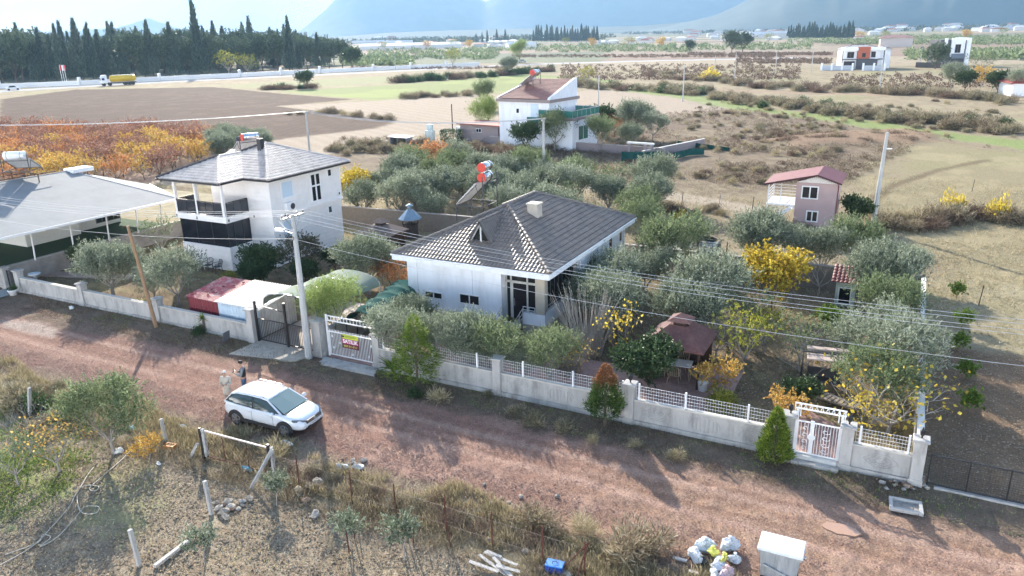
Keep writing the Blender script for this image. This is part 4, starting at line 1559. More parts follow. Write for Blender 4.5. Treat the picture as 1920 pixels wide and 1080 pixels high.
corrugated(b, (0, 2.5, 0), (0, 0, 0), (0, 0, 1.6), (0, 2.5, 1.85), .2, .015)
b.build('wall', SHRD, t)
rb = random.Random(2)
for k in range(7):
 x, y = rb.uniform(0, 2.1), rb.uniform(0, 2.4)
 MB().blob((x, y, 1.73 + y * .115), (.11, .07, .05), k).build('roof_stone', SHRD, t, smooth=True)
t = thing('shed', 'white corrugated metal shed with pale blue front, next to the red shed', 'shed', (-17.75, .5, 0))
b = MB()
corrugated(b, (-.12, -.15, 1.66), (3.2, -.15, 1.66), (3.2, 2.9, 2.0), (-.12, 2.9, 2.0), .19)
b.build('roof', SHW, t)
b = MB()
corrugated(b, (0, 0, 0), (3.05, 0, 0), (3.05, 0, 1.64), (0, 0, 1.64), .2, .012)
b.build('front_wall', SHB, t)
b = MB()
corrugated(b, (3.05, 0, 0), (3.05, 2.7, 0), (3.05, 2.7, 1.93), (3.05, 0, 1.64), .2, .015)
corrugated(b, (0, 2.7, 0), (3.05, 2.7, 0), (3.05, 2.7, 1.93), (0, 2.7, 1.93), .2, .015)
b.build('wall', SHW, t)


def vault(parent, name, x0, x1, y0, y1, ze, zc, m, ribs=5, sag=.06, frame=None, nx=18, ny=40, skew=0.0, rib_m=None, curl=0):
 b = MB()
 vs, fs = [], []
 rnd = random.Random(5)
 for j in range(ny + 1):
  v = j / ny
  dz = -sag * abs(math.sin(PI * v * (ribs - 1)))
  for i in range(nx + 1):
   u = i / nx
   a = PI * u
   x = x0 + (x1 - x0) * (0.5 - 0.5 * math.cos(a)) + skew * v
   z = ze + (zc - ze) * math.sin(a) ** .8 + dz * math.sin(a) ** .5 + rnd.uniform(-.008, .008)
   if curl and v < .06: z -= .0 if i % 3 else .1
   vs.append((x, y0 + (y1 - y0) * v, z))
 n = nx + 1
 for j in range(ny):
  for i in range(nx): fs.append((j * n + i, j * n + i + 1, (j + 1) * n + i + 1, (j + 1) * n + i))
 m2 = len(vs)
 vs += [(x, y, z - .02) for x, y, z in vs]
 fs += [tuple(q + m2 for q in f[::-1]) for f in fs]
 b.add(vs, fs)
 o = b.build(name, m, parent, smooth=True)
 for k in range(ribs):
  v = k / (ribs - 1)
  y = y0 + (y1 - y0) * v
  pts = [(x0 + (x1 - x0) * (.5 - .5 * math.cos(PI * i / 12)) + skew * v, y, ze + (zc - ze) * math.sin(PI * i / 12) ** .8 - .03) for i in range(13)]
  r = MB().tube(pts, .025, 6)
  r.tube([(x0 + skew * v, y, 0), (x0 + skew * v, y, ze)], .025, 6)
  r.tube([(x1 + skew * v, y, 0), (x1 + skew * v, y, ze)], .025, 6)
  r.build('hoop', rib_m or BLACKM, parent)
 return o


t = thing('carport', 'carport under a pale green shade net behind the black gate', 'carport', (0, 0, 0))
vault(t, 'shade_net', -14.6, -11.0, .8, 5.6, 1.95, 2.65, mat('shade_net', (0.2, 0.24, 0.19), 0.95, 0.12, 1.5, dirt=(0.28, 0.27, 0.2), dscale=1.2), 4, .08, skew=.5, rib_m=GALV, curl=1)
t = thing('net_tunnel', 'low scalloped tunnel of dark green net beside the carport', 'shelter', (0, 0, 0))
vault(t, 'net_cover', -9.75, -7.75, 1.6, 6.9, 1.25, 2.0, mat('teal_net', (0.02, 0.08, 0.072), 0.95, 0.25, 1.5, dirt=(0.05, 0.14, 0.125), dscale=1.3, dfac=.5, spec=.08), 6, .12, skew=-1.0)


# ------------------------------------------------------------------ gazebos
def gazebo(label, x0, x1, y0, y1, ze, rise, m, vent=.5, loc=(0, 0, 0), bench=True, post=.1):
 t = thing('gazebo', label, 'gazebo', ((x0 + x1) / 2, (y0 + y1) / 2, 0))
 w, d = (x1 - x0) / 2, (y1 - y0) / 2
 a = [(-w, -d), (w, -d), (w, d), (-w, d)]
 k = vent / min(w, d) * 1.0
 tz = ze + rise
 b = MB()
 lo = [V3(x, y, ze) for x, y in a]
 hi = [V3(x * k, y * k, tz) for x, y in a]
 b.add(lo + hi + [p - V3(0, 0, .07) for p in lo], [(0, 1, 5, 4), (1, 2, 6, 5), (2, 3, 7, 6), (3, 0, 4, 7), (4, 5, 6, 7), (0, 8, 9, 1), (1, 9, 10, 2), (2, 10, 11, 3), (3, 11, 8, 0), (8, 11, 10, 9)])
 r = b.build('roof', m, t)
 c = MB()
 kk = vent * .85
 c.box(-kk * .8, -kk * .8, tz - .12, kk * .8, kk * .8, tz + .2)
 c.build('vent_box', WOODB, r)
 c = MB()
 e = vent * 1.25
 q = [V3(-e, -e, tz + .17), V3(e, -e, tz + .17), V3(e, e, tz + .17), V3(-e, e, tz + .17), V3(0, 0, tz + .17 + vent * .75)]
 c.add(q, [(0, 1, 4), (1, 2, 4), (2, 3, 4), (3, 0, 4), (0, 3, 2, 1)])
 c.build('vent_roof', m, r)
 for sx in (-1, 1):
  for sy in (-1, 1):
   MB().box(sx * (w - .25) - post / 2, sy * (d - .25) - post / 2, 0, sx * (w - .25) + post / 2, sy * (d - .25) + post / 2, ze - .02).build('post', WOODB, t)
 b = MB()
 for s in (-1, 1):
  b.bar((-w + .2, s * (d - .25), ze - .12), (w - .2, s * (d - .25), ze - .12), .07, .12)
  b.bar((s * (w - .25), -d + .3, ze - .12), (s * (w - .25), d - .3, ze - .12), .07, .12)
 b.build('beam', WOODB, t)
 if bench:
  b = MB()
  b.box(-w + .3, d - .5, .4, w - .3, d - .3, .46)
  b.box(-w + .3, d - .29, .1, w - .3, d - .27, ze - .3)
  b.box(-w + .28, -d + .4, .1, -w + .3, d - .3, .9)
  b.build('bench', WOODB, t)
 return t


gazebo('gazebo with maroon shingle roof over a white table, behind the street wall', 5.35, 8.15, 3.7, 6.5, 1.9, .75, MAROON, .42)
gazebo('gazebo with flat-looking brown roof behind the two-storey house', -18.9, -16.0, 13.8, 16.4, 2.2, .5, mat('brown_shingle', (0.14, 0.1, 0.085), .85, .15, 8), .4)

# grill kiosk with a bluish metal hood
t = thing('grill_kiosk', 'round dark grill kiosk with a bluish metal hood and chimney', 'kiosk', (-19.3, 21.3, 0))
MB().lathe([(.6, 0), (.6, 1.1), (.55, 1.15)], 8).build('body', mat('dark_brick', (0.06, 0.045, 0.04), .9), t)
for k in range(4):
 a = PI / 4 + k * PI / 2
 MB().bar((.6 * math.cos(a), .6 * math.sin(a), 1.1), (.6 * math.cos(a), .6 * math.sin(a), 1.6), .06).build('post', BLACKM, t)
h = MB().lathe([(.95, 1.55), (.95, 1.6), (.28, 2.25), (.22, 2.3)], 8).build('hood', mat('bluish_metal', (0.25, 0.33, 0.4), .35, metal=.4), t)
MB().lathe([(.2, 2.28), (.2, 2.55), (.3, 2.56), (.3, 2.6), (.1, 2.72)], 10).build('chimney', mat('bluish_metal', (0.25, 0.33, 0.4)), h)


# ------------------------------------------------------------------ garden furniture
def chair_mb(seat=.44, w=.5, d=.48, back=.85, m=None, t=None, arms=True, leg=.02):
 MB().cbox(-w / 2, -d / 2, seat - .03, w / 2, d / 2, seat, .01).build('seat', m, t)
 b = MB()
 n = 6
 for k in range(n):
  x = -w / 2 + .03 + (w - .06) * k / (n - 1)
  b.tube([(x, d / 2 - .02, seat), (x * 1.05, d / 2 + .1, back)], .014, 4)
 pts = [(-w / 2, d / 2 - .02, seat), (-w / 2 * 1.05, d / 2 + .1, back - .05), (0, d / 2 + .13, back + .03), (w / 2 * 1.05, d / 2 + .1, back - .05), (w / 2, d / 2 - .02, seat)]
 b.tube(pts, .02, 5)
 b.build('backrest', m, t)
 for sx in (-1, 1):
  for sy in (-1, 1):
   MB().tube([(sx * (w / 2 - .03), sy * (d / 2 - .03), seat - .02), (sx * (w / 2 + .02), sy * (d / 2 + .02), 0)], leg, 5).build('leg', m, t)
  if arms:
   MB().tube([(sx * w / 2, d / 2, .66), (sx * w / 2, -d / 2 + .05, .66), (sx * w / 2, -d / 2 + .02, seat)], .022, 5).build('armrest', m, t)


t = thing('garden_chair', 'white plastic armchair against the wall of the two-storey house', 'chair', (-28.15, 8.15, 0), -.2)
chair_mb(m=PVC, t=t)
t0 = thing('garden_chair', 'dark garden armchair next to the white plastic one', 'chair', (-27.3, 8.2, 0), .1)
DKCH = mat('dark_plastic', (0.03, 0.035, 0.045), .5)
chair_mb(m=DKCH, t=t0)
dup(t0, (-26.4, 8.2, 0), -.3, 'dark garden armchair by the house corner, farther from the white chair')
RAT = mat('tan_rattan', (0.42, 0.32, 0.22), .7, .15, 8)
tb = thing('garden_table', 'white-topped table under the maroon gazebo', 'table', (6.75, 4.95, 0), .1)
MB().cbox(-.62, -.4, .7, .62, .4, .74, .01).build('tabletop', PVC, tb)
for sx in (-1, 1):
 for sy in (-1, 1): MB().box(sx * .55 - .03, sy * .33 - .03, 0, sx * .55 + .03, sy * .33 + .03, .7).build('leg', RAT, tb)
c0 = thing('rattan_chair', 'tan rattan chair in front of the gazebo table, on its street side', 'chair', (6.75, 4.3, 0), PI + .1)
chair_mb(m=RAT, t=c0, back=.9)
dup(c0, (7.65, 4.85, 0), -PI / 2, 'tan rattan chair at the end of the gazebo table, by the black post')
dup(c0, (6.75, 5.65, 0), 0, 'tan rattan chair behind the white gazebo table')
dup(c0, (5.85, 4.9, 0), PI / 2, 'tan rattan chair at the far end of the gazebo table, behind the round tree')
t = thing('water_dispenser', 'small white bin at the foot of the gazebo post', 'bin', (8.15, 3.95, 0))
MB().lathe([(.16, 0), (.2, .1), (.23, .42), (.24, .45), (.2, .5)], 12).build('body', PVC, t, smooth=True)
for k, (x, y) in enumerate(((7.05, .62), (7.3, .6))):
 t = thing('flower_pot', ['yellow flower pot behind the street wall, the one nearer the pillar', 'yellow flower pot behind the street wall, the one farther from the pillar'][k], 'flower pot', (x, y, .06), 0, 'yellow pots behind the wall')
 MB().lathe([(.11, 0), (.15, .3), (.16, .34), (.13, .34), (.12, .3)], 12).build('pot', mat('yellow_pot', (0.7, 0.42, 0.03), .5), t, smooth=True)

# swing seat with a pale canopy
t = thing('swing_seat', 'garden swing seat with a flat pale brown canopy', 'swing', (12.9, 6.2, 0), .15)
CAN = mat('canopy_cloth', (0.42, 0.33, 0.28), .8, .1, 4)
MB().cbox(-.8, -.6, 1.66, .9, .3, 1.72, .01).build('canopy', CAN, t)
MB().bar((-.8, .42, 1.82), (.9, .42, 1.82), .3, .08).build('canopy_flap', CAN, t)
for x in (-.95, .95):
 b = MB().bar((x, -.5, 0), (x, 0, 1.8), .05)
 b.bar((x, .5, 0), (x, 0, 1.8), .05)
 b.build('side_frame', BLACKM, t)
MB().bar((-1.0, 0, 1.8), (1.0, 0, 1.8), .05).build('top_bar', BLACKM, t)
MB().cbox(-.7, -.25, .45, .7, .25, .53, .02).build('seat', DGREY, t)
MB().bar((-.7, .3, .75), (.7, .3, .75), .06, .5).build('backrest', DGREY, t)
for x in (-.7, .7): MB().tube([(x, 0, .5), (x, 0, 1.8)], .012, 4).build('hanger', BLACKM, t)
t = thing('sun_lounger', 'wooden slatted lounger in the garden near the swing', 'lounger', (13.6, 4.9, 0), -.35)
b = MB()
for k in range(9): b.box(-.9 + k * .2, -.3, .28, -.75 + k * .2, .3, .31)
b.build('slatted_seat', mat('grey_wood', (0.3, 0.25, 0.2), .8, .2), t)
b = MB()
for y in (-.27, .27): b.bar((-.9, y, .26), (.9, y, .26), .05)
b.build('frame', mat('grey_wood', (0.3, 0.25, 0.2)), t)
for sx in (-.8, .8):
 for sy in (-.25, .25): MB().box(sx - .03, sy - .03, 0, sx + .03, sy + .03, .24).build('leg', mat('grey_wood', (0.3, 0.25, 0.2)), t)

# pump house with a caged water tank on top
t = thing('pump_house', 'small grey block pump house under the caged water tank', 'hut', (4.7, 18.6, 0))
b = MB()
b.box(-1.0, -.8, 0, -.75, .8, 1.5)
b.box(-.1, -.8, 0, 1.0, -.65, 1.5)
b.box(.85, -.65, 0, 1.0, .8, 1.5)
b.box(-.75, .65, 0, .85, .8, 1.5)
b.build('wall', CONC, t)
MB().box(-1.1, -.9, 1.5, 1.1, .9, 1.62).build('roof', mat('dark_roof', (0.05, 0.035, 0.03), .9), t)
MB().box(-.74, -.7, 0, -.11, -.68, 1.49).build('doorway', BLACKM, t)
t = thing('water_tank', 'white water tank in a dark cage on top of the pump house', 'tank', (4.75, 18.6, 1.62))
MB().cbox(-.55, -.5, .15, .55, .5, 1.2, .08).build('tank', mat('tank_grey', (0.5, 0.5, 0.47), .6, .1), t)
b = MB()
for k in range(6):
 x = -.6 + k * .24
 b.bar((x, -.56, .1), (x, -.56, 1.3), .025)
 b.bar((x, .56, .1), (x, .56, 1.3), .025)
 y = -.56 + k * .224
 for s in (-.6, .6): b.bar((s, y, .1), (s, y, 1.3), .025)
for z in (.1, .4, .7, 1.0, 1.3):
 for s in (-.56, .56): b.bar((-.6, s, z), (.6, s, z), .025)
 for s in (-.6, .6): b.bar((s, -.56, z), (s, .56, z), .025)
b.build('cage', BLACKM, t)
b = MB()
for q in range(3):
 b.tube([(.42 * math.cos(a), .38 * math.sin(a), 1.36 + q * .045 + .02 * math.sin(3 * a + q)) for a in [2 * PI * k / 20 for k in range(21)]], .03, 5)
b.build('coiled_hose', BLACKM, t)
tag(MB().tube([(5.9, 18.1, 0), (5.95, 18.1, 3.1)], .03, 6).build('standpipe', DGREY), 'thin dark pipe standing beside the caged water tank', 'pipe')

# small greenish booth near the side wall
t = thing('garden_booth', 'narrow pale green booth with a small red tiled roof', 'booth', (12.7, 18.6, 0))
b = MB().box(-.5, -.55, 0, .5, .6, 1.55)
b.build('wall', mat('mint_wall', (0.45, 0.52, 0.48), .8, .1), t)
b = MB()
tile_slope(b, (-.75, -.85, 1.5), (.75, -.85, 1.5), (.75, .7, 2.1), (-.75, .7, 2.1), course=.3)
b.build('roof', mat('small_red_tile', (0.19, 0.05, 0.045), .6, .2), t)
window(t, 'y', -.55, -.35, .35, .15, 1.15, 1, name='door', pane='pane')


# ------------------------------------------------------------------ the pink two-storey annexe
def pink_house():
 PK = mat('pink_render', (0.47, 0.345, 0.335), 0.85, 0.06, 1.5)
 RR = mat('red_sheet_roof', (0.23, 0.08, 0.08), 0.55, 0.12, 2)
 t = thing('pink_house', 'narrow two-storey pink house with a low red sheet roof and white windows', 'house', (0, 0, 0))
 x0, x1, y0, y1 = 7.45, 10.4, 35.5, 38.9
 MB().prism([(x0, y0), (x1, y0), (x1, y1), (x0, y1)], -.2, 3.75).build('wall', PK, t)
 MB().extr([(x0, y0 + .02, 3.75), (x1, y0 + .02, 3.75), (9.0, y0 + .02, 4.3)], (0, .1, 0)).build('gable', mat('white_gable', (0.75, 0.72, 0.7), .7), t)
 MB().tube([(x1 + .08, y0 + .15, 0), (x1 + .08, y0 + .15, 3.8)], .05, 6).build('drain_pipe', mat('red_sheet_roof', (0.23, 0.08, 0.08)), t)
 MB().box(x1, y0 + .3, 0, x1 + .02, y1, 3.7).build('side_wall', mat('pale_pink', (0.6, 0.47, 0.45), .85), t)
 ya, yb = 34.9, 39.4
 b = MB()
 corrugated(b, (5.1, ya, 3.58), (5.1, yb, 3.58), (8.98, yb, 4.5), (8.98, ya, 4.5), .35, .012)
 corrugated(b, (10.75, ya, 3.92), (10.75, yb, 3.92), (8.95, yb, 4.5), (8.95, ya, 4.5), .35, .012)
 r = b.build('roof', RR, t)
 e = MB()
 n = 26
 for (p, q) in (((5.1, ya, 3.58), (8.97, ya, 4.5)), ((8.97, ya, 4.5), (10.75, ya, 3.92))):
  p, q = Vector(p), Vector(q)
  e.bar(p + V3(0, -.02, -.06), q + V3(0, -.02, -.06), .03, .12)
  m = int((q - p).length / .14)
  for k in range(m):
   c = p.lerp(q, (k + .5) / m)
   e.bar(c + V3(0, -.02, -.12), c + V3(0, -.02, -.18), .02, .1)
 e.build('fringe', mat('dark_maroon', (0.06, 0.02, 0.022), .7), r)
 window(t, 'y', y0, 7.85, 9.1, 2.48, 3.5, 2, fw=.09)
 window(t, 'y', y0, 8.35, 9.25, .68, 1.58, 2, fw=.09)
 # white open stair and terrace on the left
 tr = MB()
 tr.box(5.25, 35.6, 1.78, 7.44, 38.6, 1.9)
 tr.build('terrace_deck', PVC, t)
 b = MB()
 for x, y in ((5.35, 35.7), (6.3, 35.7), (5.35, 38.5), (7.3, 38.5)): b.bar((x, y, 0), (x, y, 3.5), .07)
 b.build('terrace_post', PVC, t)
 b = MB()
 for z in (2.15, 2.4, 2.65, 2.9):
  b.bar((5.3, 38.55, z), (7.4, 38.55, z), .035)
  b.bar((5.3, 35.7, z), (5.3, 38.55, z), .035)
 for k in range(5): b.bar((5.3, 35.7 + k * .71, 1.9), (5.3, 35.7 + k * .71, 2.95), .03)
 b.build('terrace_rail', PVC, t)
 b = MB()
 for k in range(8): b.box(5.1 - .0 + k * .28, 34.6, 1.7 - (7 - k) * .22, 5.4 + k * .28, 35.5, 1.74 - (7 - k) * .22)
 b.bar((4.9, 34.6, .1), (7.3, 34.6, 1.85), .06, .18)
 b.bar((4.9, 35.5, .1), (7.3, 35.5, 1.85), .06, .18)
 for z in (.4, .7): b.bar((4.9, 34.6, .1 + z), (7.3, 34.6, 1.85 + z), .035)
 b.build('outside_stair', PVC, t)
 b = MB()
 b.bar((4.7, 34.3, .15), (5.9, 34.5, 1.5), .16, .05)
 b.bar((5.9, 34.2, .1), (5.0, 34.4, 1.7), .16, .05)
 b.build('wind_vane', PVC, t)


pink_house()


# ------------------------------------------------------------------ the white villa behind
def villa():
 t = thing('white_villa', 'white two-storey villa with a red lean-to tiled roof and green glass terrace', 'house', (-25.29, 67.95, 0), math.radians(-7))
 TAUPE = mat('taupe_band', (0.27, 0.22, 0.21), .7, .08)
 GG = glassmat('green_glass', (0.05, 0.2, 0.17), .1, alpha=.85)
 w = MB()
 w.box(-12.2, .5, -.2, -3.9, 8.0, 6.3)
 w.box(-5.1, 0, -.2, 0, 7.0, 4.15)
 w.build('wall', STUC, t)
 b = MB()
 b.box(-12.5, .2, 6.1, -3.6, 8.3, 6.5)
 b.build('roof_band', TAUPE, t)
 b = MB()
 b.box(-5.35, -.25, 3.95, .25, 7.25, 4.3)
 b.build('terrace_band', TAUPE, t)
 b = MB()
 A, B_, C_, D_ = (-12.2, .35, 6.56), (-4.1, .35, 6.56), (-4.1, 7.6, 8.8), (-10.6, 7.6, 8.8)
 tile_slope(b, A, B_, C_, D_, course=.5, wave=.4, amp=.03, step=.06)
 tile_slope(b, (-12.2, 8.0, 6.56), A, D_, D_, course=.5, wave=.4)
 b.build('roof', TILER, t)
 b = MB()
 b.extr([(-4.1, .3, 6.5), (-4.1, 7.9, 6.5), (-4.1, 7.75, 9.0), (-4.1, 7.3, 9.0), (-4.1, .5, 6.75)], (.35, 0, 0))
 b.build('parapet_wall', STUC, t)
 MB().bar((-12.3, .35, 6.6), (-10.6, 7.6, 8.9), .22, .2).build('parapet_wall', STUC, t)
 g = MB()
 gr = MB()
 for (p, q) in (((-5.2, -.15), (.15, -.15)), ((.15, -.15), (.15, 7.1)), ((.15, 7.1), (-3.6, 7.1)), ((-5.2, -.15), (-5.2, .45))):
  p3, q3 = V3(*p, 4.3), V3(*q, 4.3)
  g.bar(p3 + V3(0, 0, .5), q3 + V3(0, 0, .5), .02, .85)
  gr.bar(p3 + V3(0, 0, .95), q3 + V3(0, 0, .95), .06)
  n = max(2, int((q3 - p3).length / 1.1))
  for k in range(n + 1): gr.bar(p3.lerp(q3, k / n), p3.lerp(q3, k / n) + V3(0, 0, .95), .04)
 ro = gr.build('terrace_rail', GALV, t)
 g.build('rail_glass', GG, ro)
 window(t, 'y', .5, -9.3, -8.75, 4.55, 5.25, 1, fw=.06)
 window(t, 'y', .5, -6.9, -5.55, 4.0, 6.0, 1, fw=.06, gm=SHUT, pane='shutter')
 bl = MB().box(-7.2, -.1, 3.1, -5.3, .5, 3.3).build('balcony_slab', TAUPE, t)
 MB().box(-7.15, -.08, 3.3, -5.35, -.05, 4.2).build('rail_glass', GG, bl)
 window(t, 'x', 0, 1.6, 4.3, 1.2, 3.1, 2, fw=.06, gm=glassmat('green_pane', (0.03, 0.15, 0.12), .1))
 # outbuilding with the flat red roof
 return t


villa()
solar('solar_water_heater', 'solar water heater with one red-ended drum on the villa lean-to roof', (-33.6, 73.6, 7.6), math.radians(262), 1, .4, 1.5, REDP, tilt=.6, legs=.6, plen=2.2)
t = thing('outbuilding', 'taupe outbuilding with a flat red roof beside the white villa', 'building', (-45.3, 72.2, 0), math.radians(-9))
TP = mat('taupe_wall', (0.3, 0.25, 0.25), .85, .08)
MB().box(0, 0, -.2, 7.2, 4.5, 2.4).build('wall', TP, t)
MB().bar((-.3, 2.1, 2.52), (8.4, 2.1, 2.52), 5.2, .18).build('roof', mat('dull_red_roof', (0.27, 0.1, 0.08), .8, .12), t)
window(t, 'y', 0, 3.1, 4.1, 1.4, 1.95, 2, fw=.05)
MB().box(-1.2, .5, -.2, -.3, 3.5, 1.9).build('annexe', STUC, t)
wall_run('garden_wall', 'long taupe wall along the villa garden', (-39.5, 70.9), (-12.5, 67.4), 1.0, m=TP)
wall_run('garden_wall', 'low pale wall slanting up behind the villa trees', (-14.6, 65.0), (-10.2, 78.5), .9, m=TP, cap=mat('white_coping', (0.72, 0.7, 0.66)))
t = thing('stone_gateway', 'pair of low taupe gate piers with a pale lintel by the villa garden', 'gateway', (-17.2, 66.9, 0), -.12)
for x in (0, 2.2, 3.1): MB().box(x, 0, 0, x + .35, .35, 1.5).build('pier', TP, t)
MB().box(-.1, -.05, 1.5, 3.55, .4, 1.7).build('lintel', mat('white_coping', (0.72, 0.7, 0.66)), t)


# ------------------------------------------------------------------ far modern villas
def far_villa(label, loc, rz):
 t = thing('modern_villa', label, 'house', loc, rz)
 W_ = STUC
 DK = mat('anthracite', (0.06, 0.065, 0.075), .6, .1)
 TR = mat('terracotta', (0.38, 0.1, 0.05), .7, .1)
 b = MB()
 b.box(-6.5, 0, 0, 6, 9, 6.6)
 b.box(6.01, 2.5, 0, 10.2, 10, 6.4)
 b.build('wall', W_, t)
 b = MB()
 b.box(-7.1, -1.3, 6.3, -1.9, 1, 7.4)
 b.box(2.3, -1.3, 6.3, 7.3, 1, 7.4)
 b.build('parapet', W_, t)
 MB().box(-1.9, -1.0, 3.6, 2.3, -.05, 7.6).build('centre_bay', TR, t)
 b = MB()
 b.box(-7.0, -1.2, 3.2, 7.2, -.04, 3.5)
 b.box(-1.9, -1.1, 0, 5.0, -.03, 3.2)
 b.build('dark_band', DK, t)
 for a0, a1, z0, z1 in ((-5.2, -2.9, 3.8, 5.9), (2.9, 4.4, 3.9, 5.9), (-6.1, -2.4, .2, 2.7)): window(t, 'y', -.06, a0, a1, z0, z1, 2, fw=.12, fm=DK)
 window(t, 'y', -1.0, -.4, .8, 4.0, 5.5, 2, fw=.1, fm=DK)
 for x in (-7.0, 7.0): MB().box(x - .15, -1.2, 0, x + .15, -.9, 6.3).build('post', DK, t)
 hip_roof(t, -6.9, .6, 6.5, 9.5, 6.9, math.radians(16), TILEL, TILED, 'x', course=.8, wave=.9)
 hip_roof(t, 5.8, 2.2, 10.6, 10.4, 6.5, math.radians(20), TILEL, TILED, 'y', course=.8, wave=.9)
 return t


far_villa('white modern villa with terracotta centre bay behind a pale picket wall', (-4.6, 285, 0), math.radians(18))
t = thing('boundary_wall', 'pale blue-grey panelled wall with white pillars before the modern villa', 'wall', (-17.0, 274, 0), math.radians(-3))
b = MB()
for k in range(6):
 if k in (3,): continue
 b.box(k * 3.4 + .5, 0, 0, k * 3.4 + 3.3, .2, 1.7)
b.build('panel', mat('bluegrey_panel', (0.42, 0.46, 0.52), .8), t)
for k in range(7): MB().box(k * 3.4 - .1, -.1, 0, k * 3.4 + .5, .4, 2.5).build('pillar', STUC, t)

t = thing('modern_villa', 'narrow white and anthracite modern villa behind a dark pine', 'house', (24.0, 306, 0), math.radians(24))
DK = mat('anthracite', (0.06, 0.065, 0.075))
MB().box(-4.5, 0, 0, 5.5, 9, 9.2).build('wall', DK, t)
b = MB()
b.box(-3.2, -.5, 4, -2.2, 0, 9.8); b.box(-.8, -.5, 3.2, 4.0, 0, 9.8); b.box(4.6, -.5, 0, 6.1, 9, 9.8)
b.build('white_frame', STUC, t)
window(t, 'y', -.52, .6, 2.6, 4.6, 7.6, 2, fw=.15, fm=DK)
MB().box(-.4, -.9, 2.6, 4.2, -.05, 4.4).build('balcony', mat('slate_blue', (0.12, 0.15, 0.19), .6), t)
wall_run('boundary_wall', 'dark low wall in front of the pine and the narrow modern villa', (12.8, 296), (21, 292), 1.8, m=mat('dark_stone_wall', (0.1, 0.09, 0.09), .9))
t = thing('red_roofed_cottage', 'low white cottage with red roof at the right edge', 'house', tuple(G(1896, 181)), math.radians(14))
MB().box(0, 0, 0, 16, 8, 2.7).build('wall', STUC, t)
hip_roof(t, -.6, -.6, 16.6, 8.6, 2.7, math.radians(20), mat('bright_red_tile', (0.3, 0.07, 0.06), .7, .15), mat('bright_red_tile', (0.3, 0.07, 0.06)), 'x', course=.6, wave=.6)
window(t, 'y', 0, 2.2, 3.4, .9, 2.0, 2, fw=.1)
t = thing('farmhouse', 'far pale house with pink roof beyond the modern villa', 'house', tuple(G(1680, 88)), math.radians(10))
MB().box(-10, 0, 0, 10, 9, 6).build('wall', mat('pale_stone', (0.5, 0.45, 0.42), .9), t)
hip_roof(t, -11, -1, 11, 10, 6, math.radians(18), mat('pink_tile', (0.36, 0.2, 0.17), .8), mat('pink_tile', (0.36, 0.2, 0.17)), 'x', course=1.2, wave=1.2)

# small huts on the lane
t = thing('field_hut', 'low field hut with a white sloping roof beside the pale lane', 'hut', tuple(G(731, 273)), .15)
b = MB().box(0, 0, 0, .1, 2, 1.2); b.box(2.6, 0, 0, 2.7, 2, 1.1); b.box(0, 1.9, 0, 2.7, 2.0, 1.1); b.box(1.2, 0, 0, 1.3, 2, 1.1)
b.build('wall', mat('grey_boards', (0.35, 0.36, 0.38), .8), t)
MB().bar((-.15, 1, 1.3), (2.95, 1, 1.15), 2.5, .08).build('roof', PVC, t)
t = thing('transformer_box', 'pale green and white meter cabinet beside the lane', 'cabinet', tuple(G(804, 264)), .1)
MB().box(-.6, 0, 0, .7, .8, 1.5).build('cabinet', mat('pale_cabinet', (0.55, 0.62, 0.6), .6), t)
MB().box(-.75, .9, 0, .1, 1.5, 2.3).build('tall_cabinet', mat('pale_cabinet', (0.55, 0.62, 0.6)), t)
# ================================================================== plants
BARK = mat('bark', (0.12, 0.09, 0.07), 0.9, 0.25, 5)
BARKG = mat('grey_bark', (0.3, 0.27, 0.24), 0.85, 0.2, 5)
OLIVE = leafmat('olive_leaf', [(0.12, 0.15, 0.09), (0.2, 0.235, 0.155), (0.3, 0.34, 0.24), (0.42, 0.45, 0.35)], .3)
OLIVEB = leafmat('olive_leaf_green', [(0.1, 0.14, 0.065), (0.17, 0.22, 0.11), (0.28, 0.33, 0.18)], .42)
DARKL = leafmat('dark_leaf', [(0.035, 0.065, 0.028), (0.06, 0.105, 0.042), (0.11, 0.16, 0.07)], .3, .4)
BRIGHT = leafmat('bright_leaf', [(0.07, 0.14, 0.02), (0.13, 0.22, 0.03), (0.24, 0.32, 0.06)], .4)
YELLOW = leafmat('yellow_leaf', [(0.36, 0.25, 0.04), (0.56, 0.43, 0.05), (0.64, 0.55, 0.12)], .5)
YOLK = leafmat('amber_leaf', [(0.4, 0.22, 0.07), (0.6, 0.38, 0.08), (0.56, 0.46, 0.18)], .5)
ORANGE = leafmat('orange_leaf', [(0.36, 0.15, 0.08), (0.58, 0.26, 0.1), (0.55, 0.38, 0.18)], .45)
REDL = leafmat('rust_leaf', [(0.2, 0.12, 0.1), (0.38, 0.18, 0.13), (0.44, 0.3, 0.2)], .4)
YGREEN = leafmat('yellow_green_leaf', [(0.12, 0.17, 0.03), (0.26, 0.28, 0.04), (0.45, 0.4, 0.07)], .4)
THUJA = leafmat('thuja_spray', [(0.05, 0.1, 0.015), (0.11, 0.18, 0.02), (0.26, 0.32, 0.05)], .25)
THUJAD = leafmat('dark_thuja_spray', [(0.025, 0.06, 0.015), (0.05, 0.1, 0.02), (0.1, 0.16, 0.04)], .2)
RUSTC = leafmat('rusty_spray', [(0.16, 0.07, 0.03), (0.3, 0.14, 0.06)], .2)
CYP = leafmat('hazed_cypress_spray', [(0.055, 0.085, 0.07), (0.09, 0.13, 0.1), (0.15, 0.19, 0.14)], .25, patch=.15)  # greens lifted towards blue: some of the distance haze is in the colour
PINE = leafmat('pine_needles', [(0.06, 0.095, 0.055), (0.1, 0.14, 0.08), (0.16, 0.2, 0.12)], .2, patch=.15)
DRY = leafmat('dry_twigs', [(0.13, 0.1, 0.065), (0.25, 0.2, 0.13), (0.4, 0.34, 0.23)], .3)
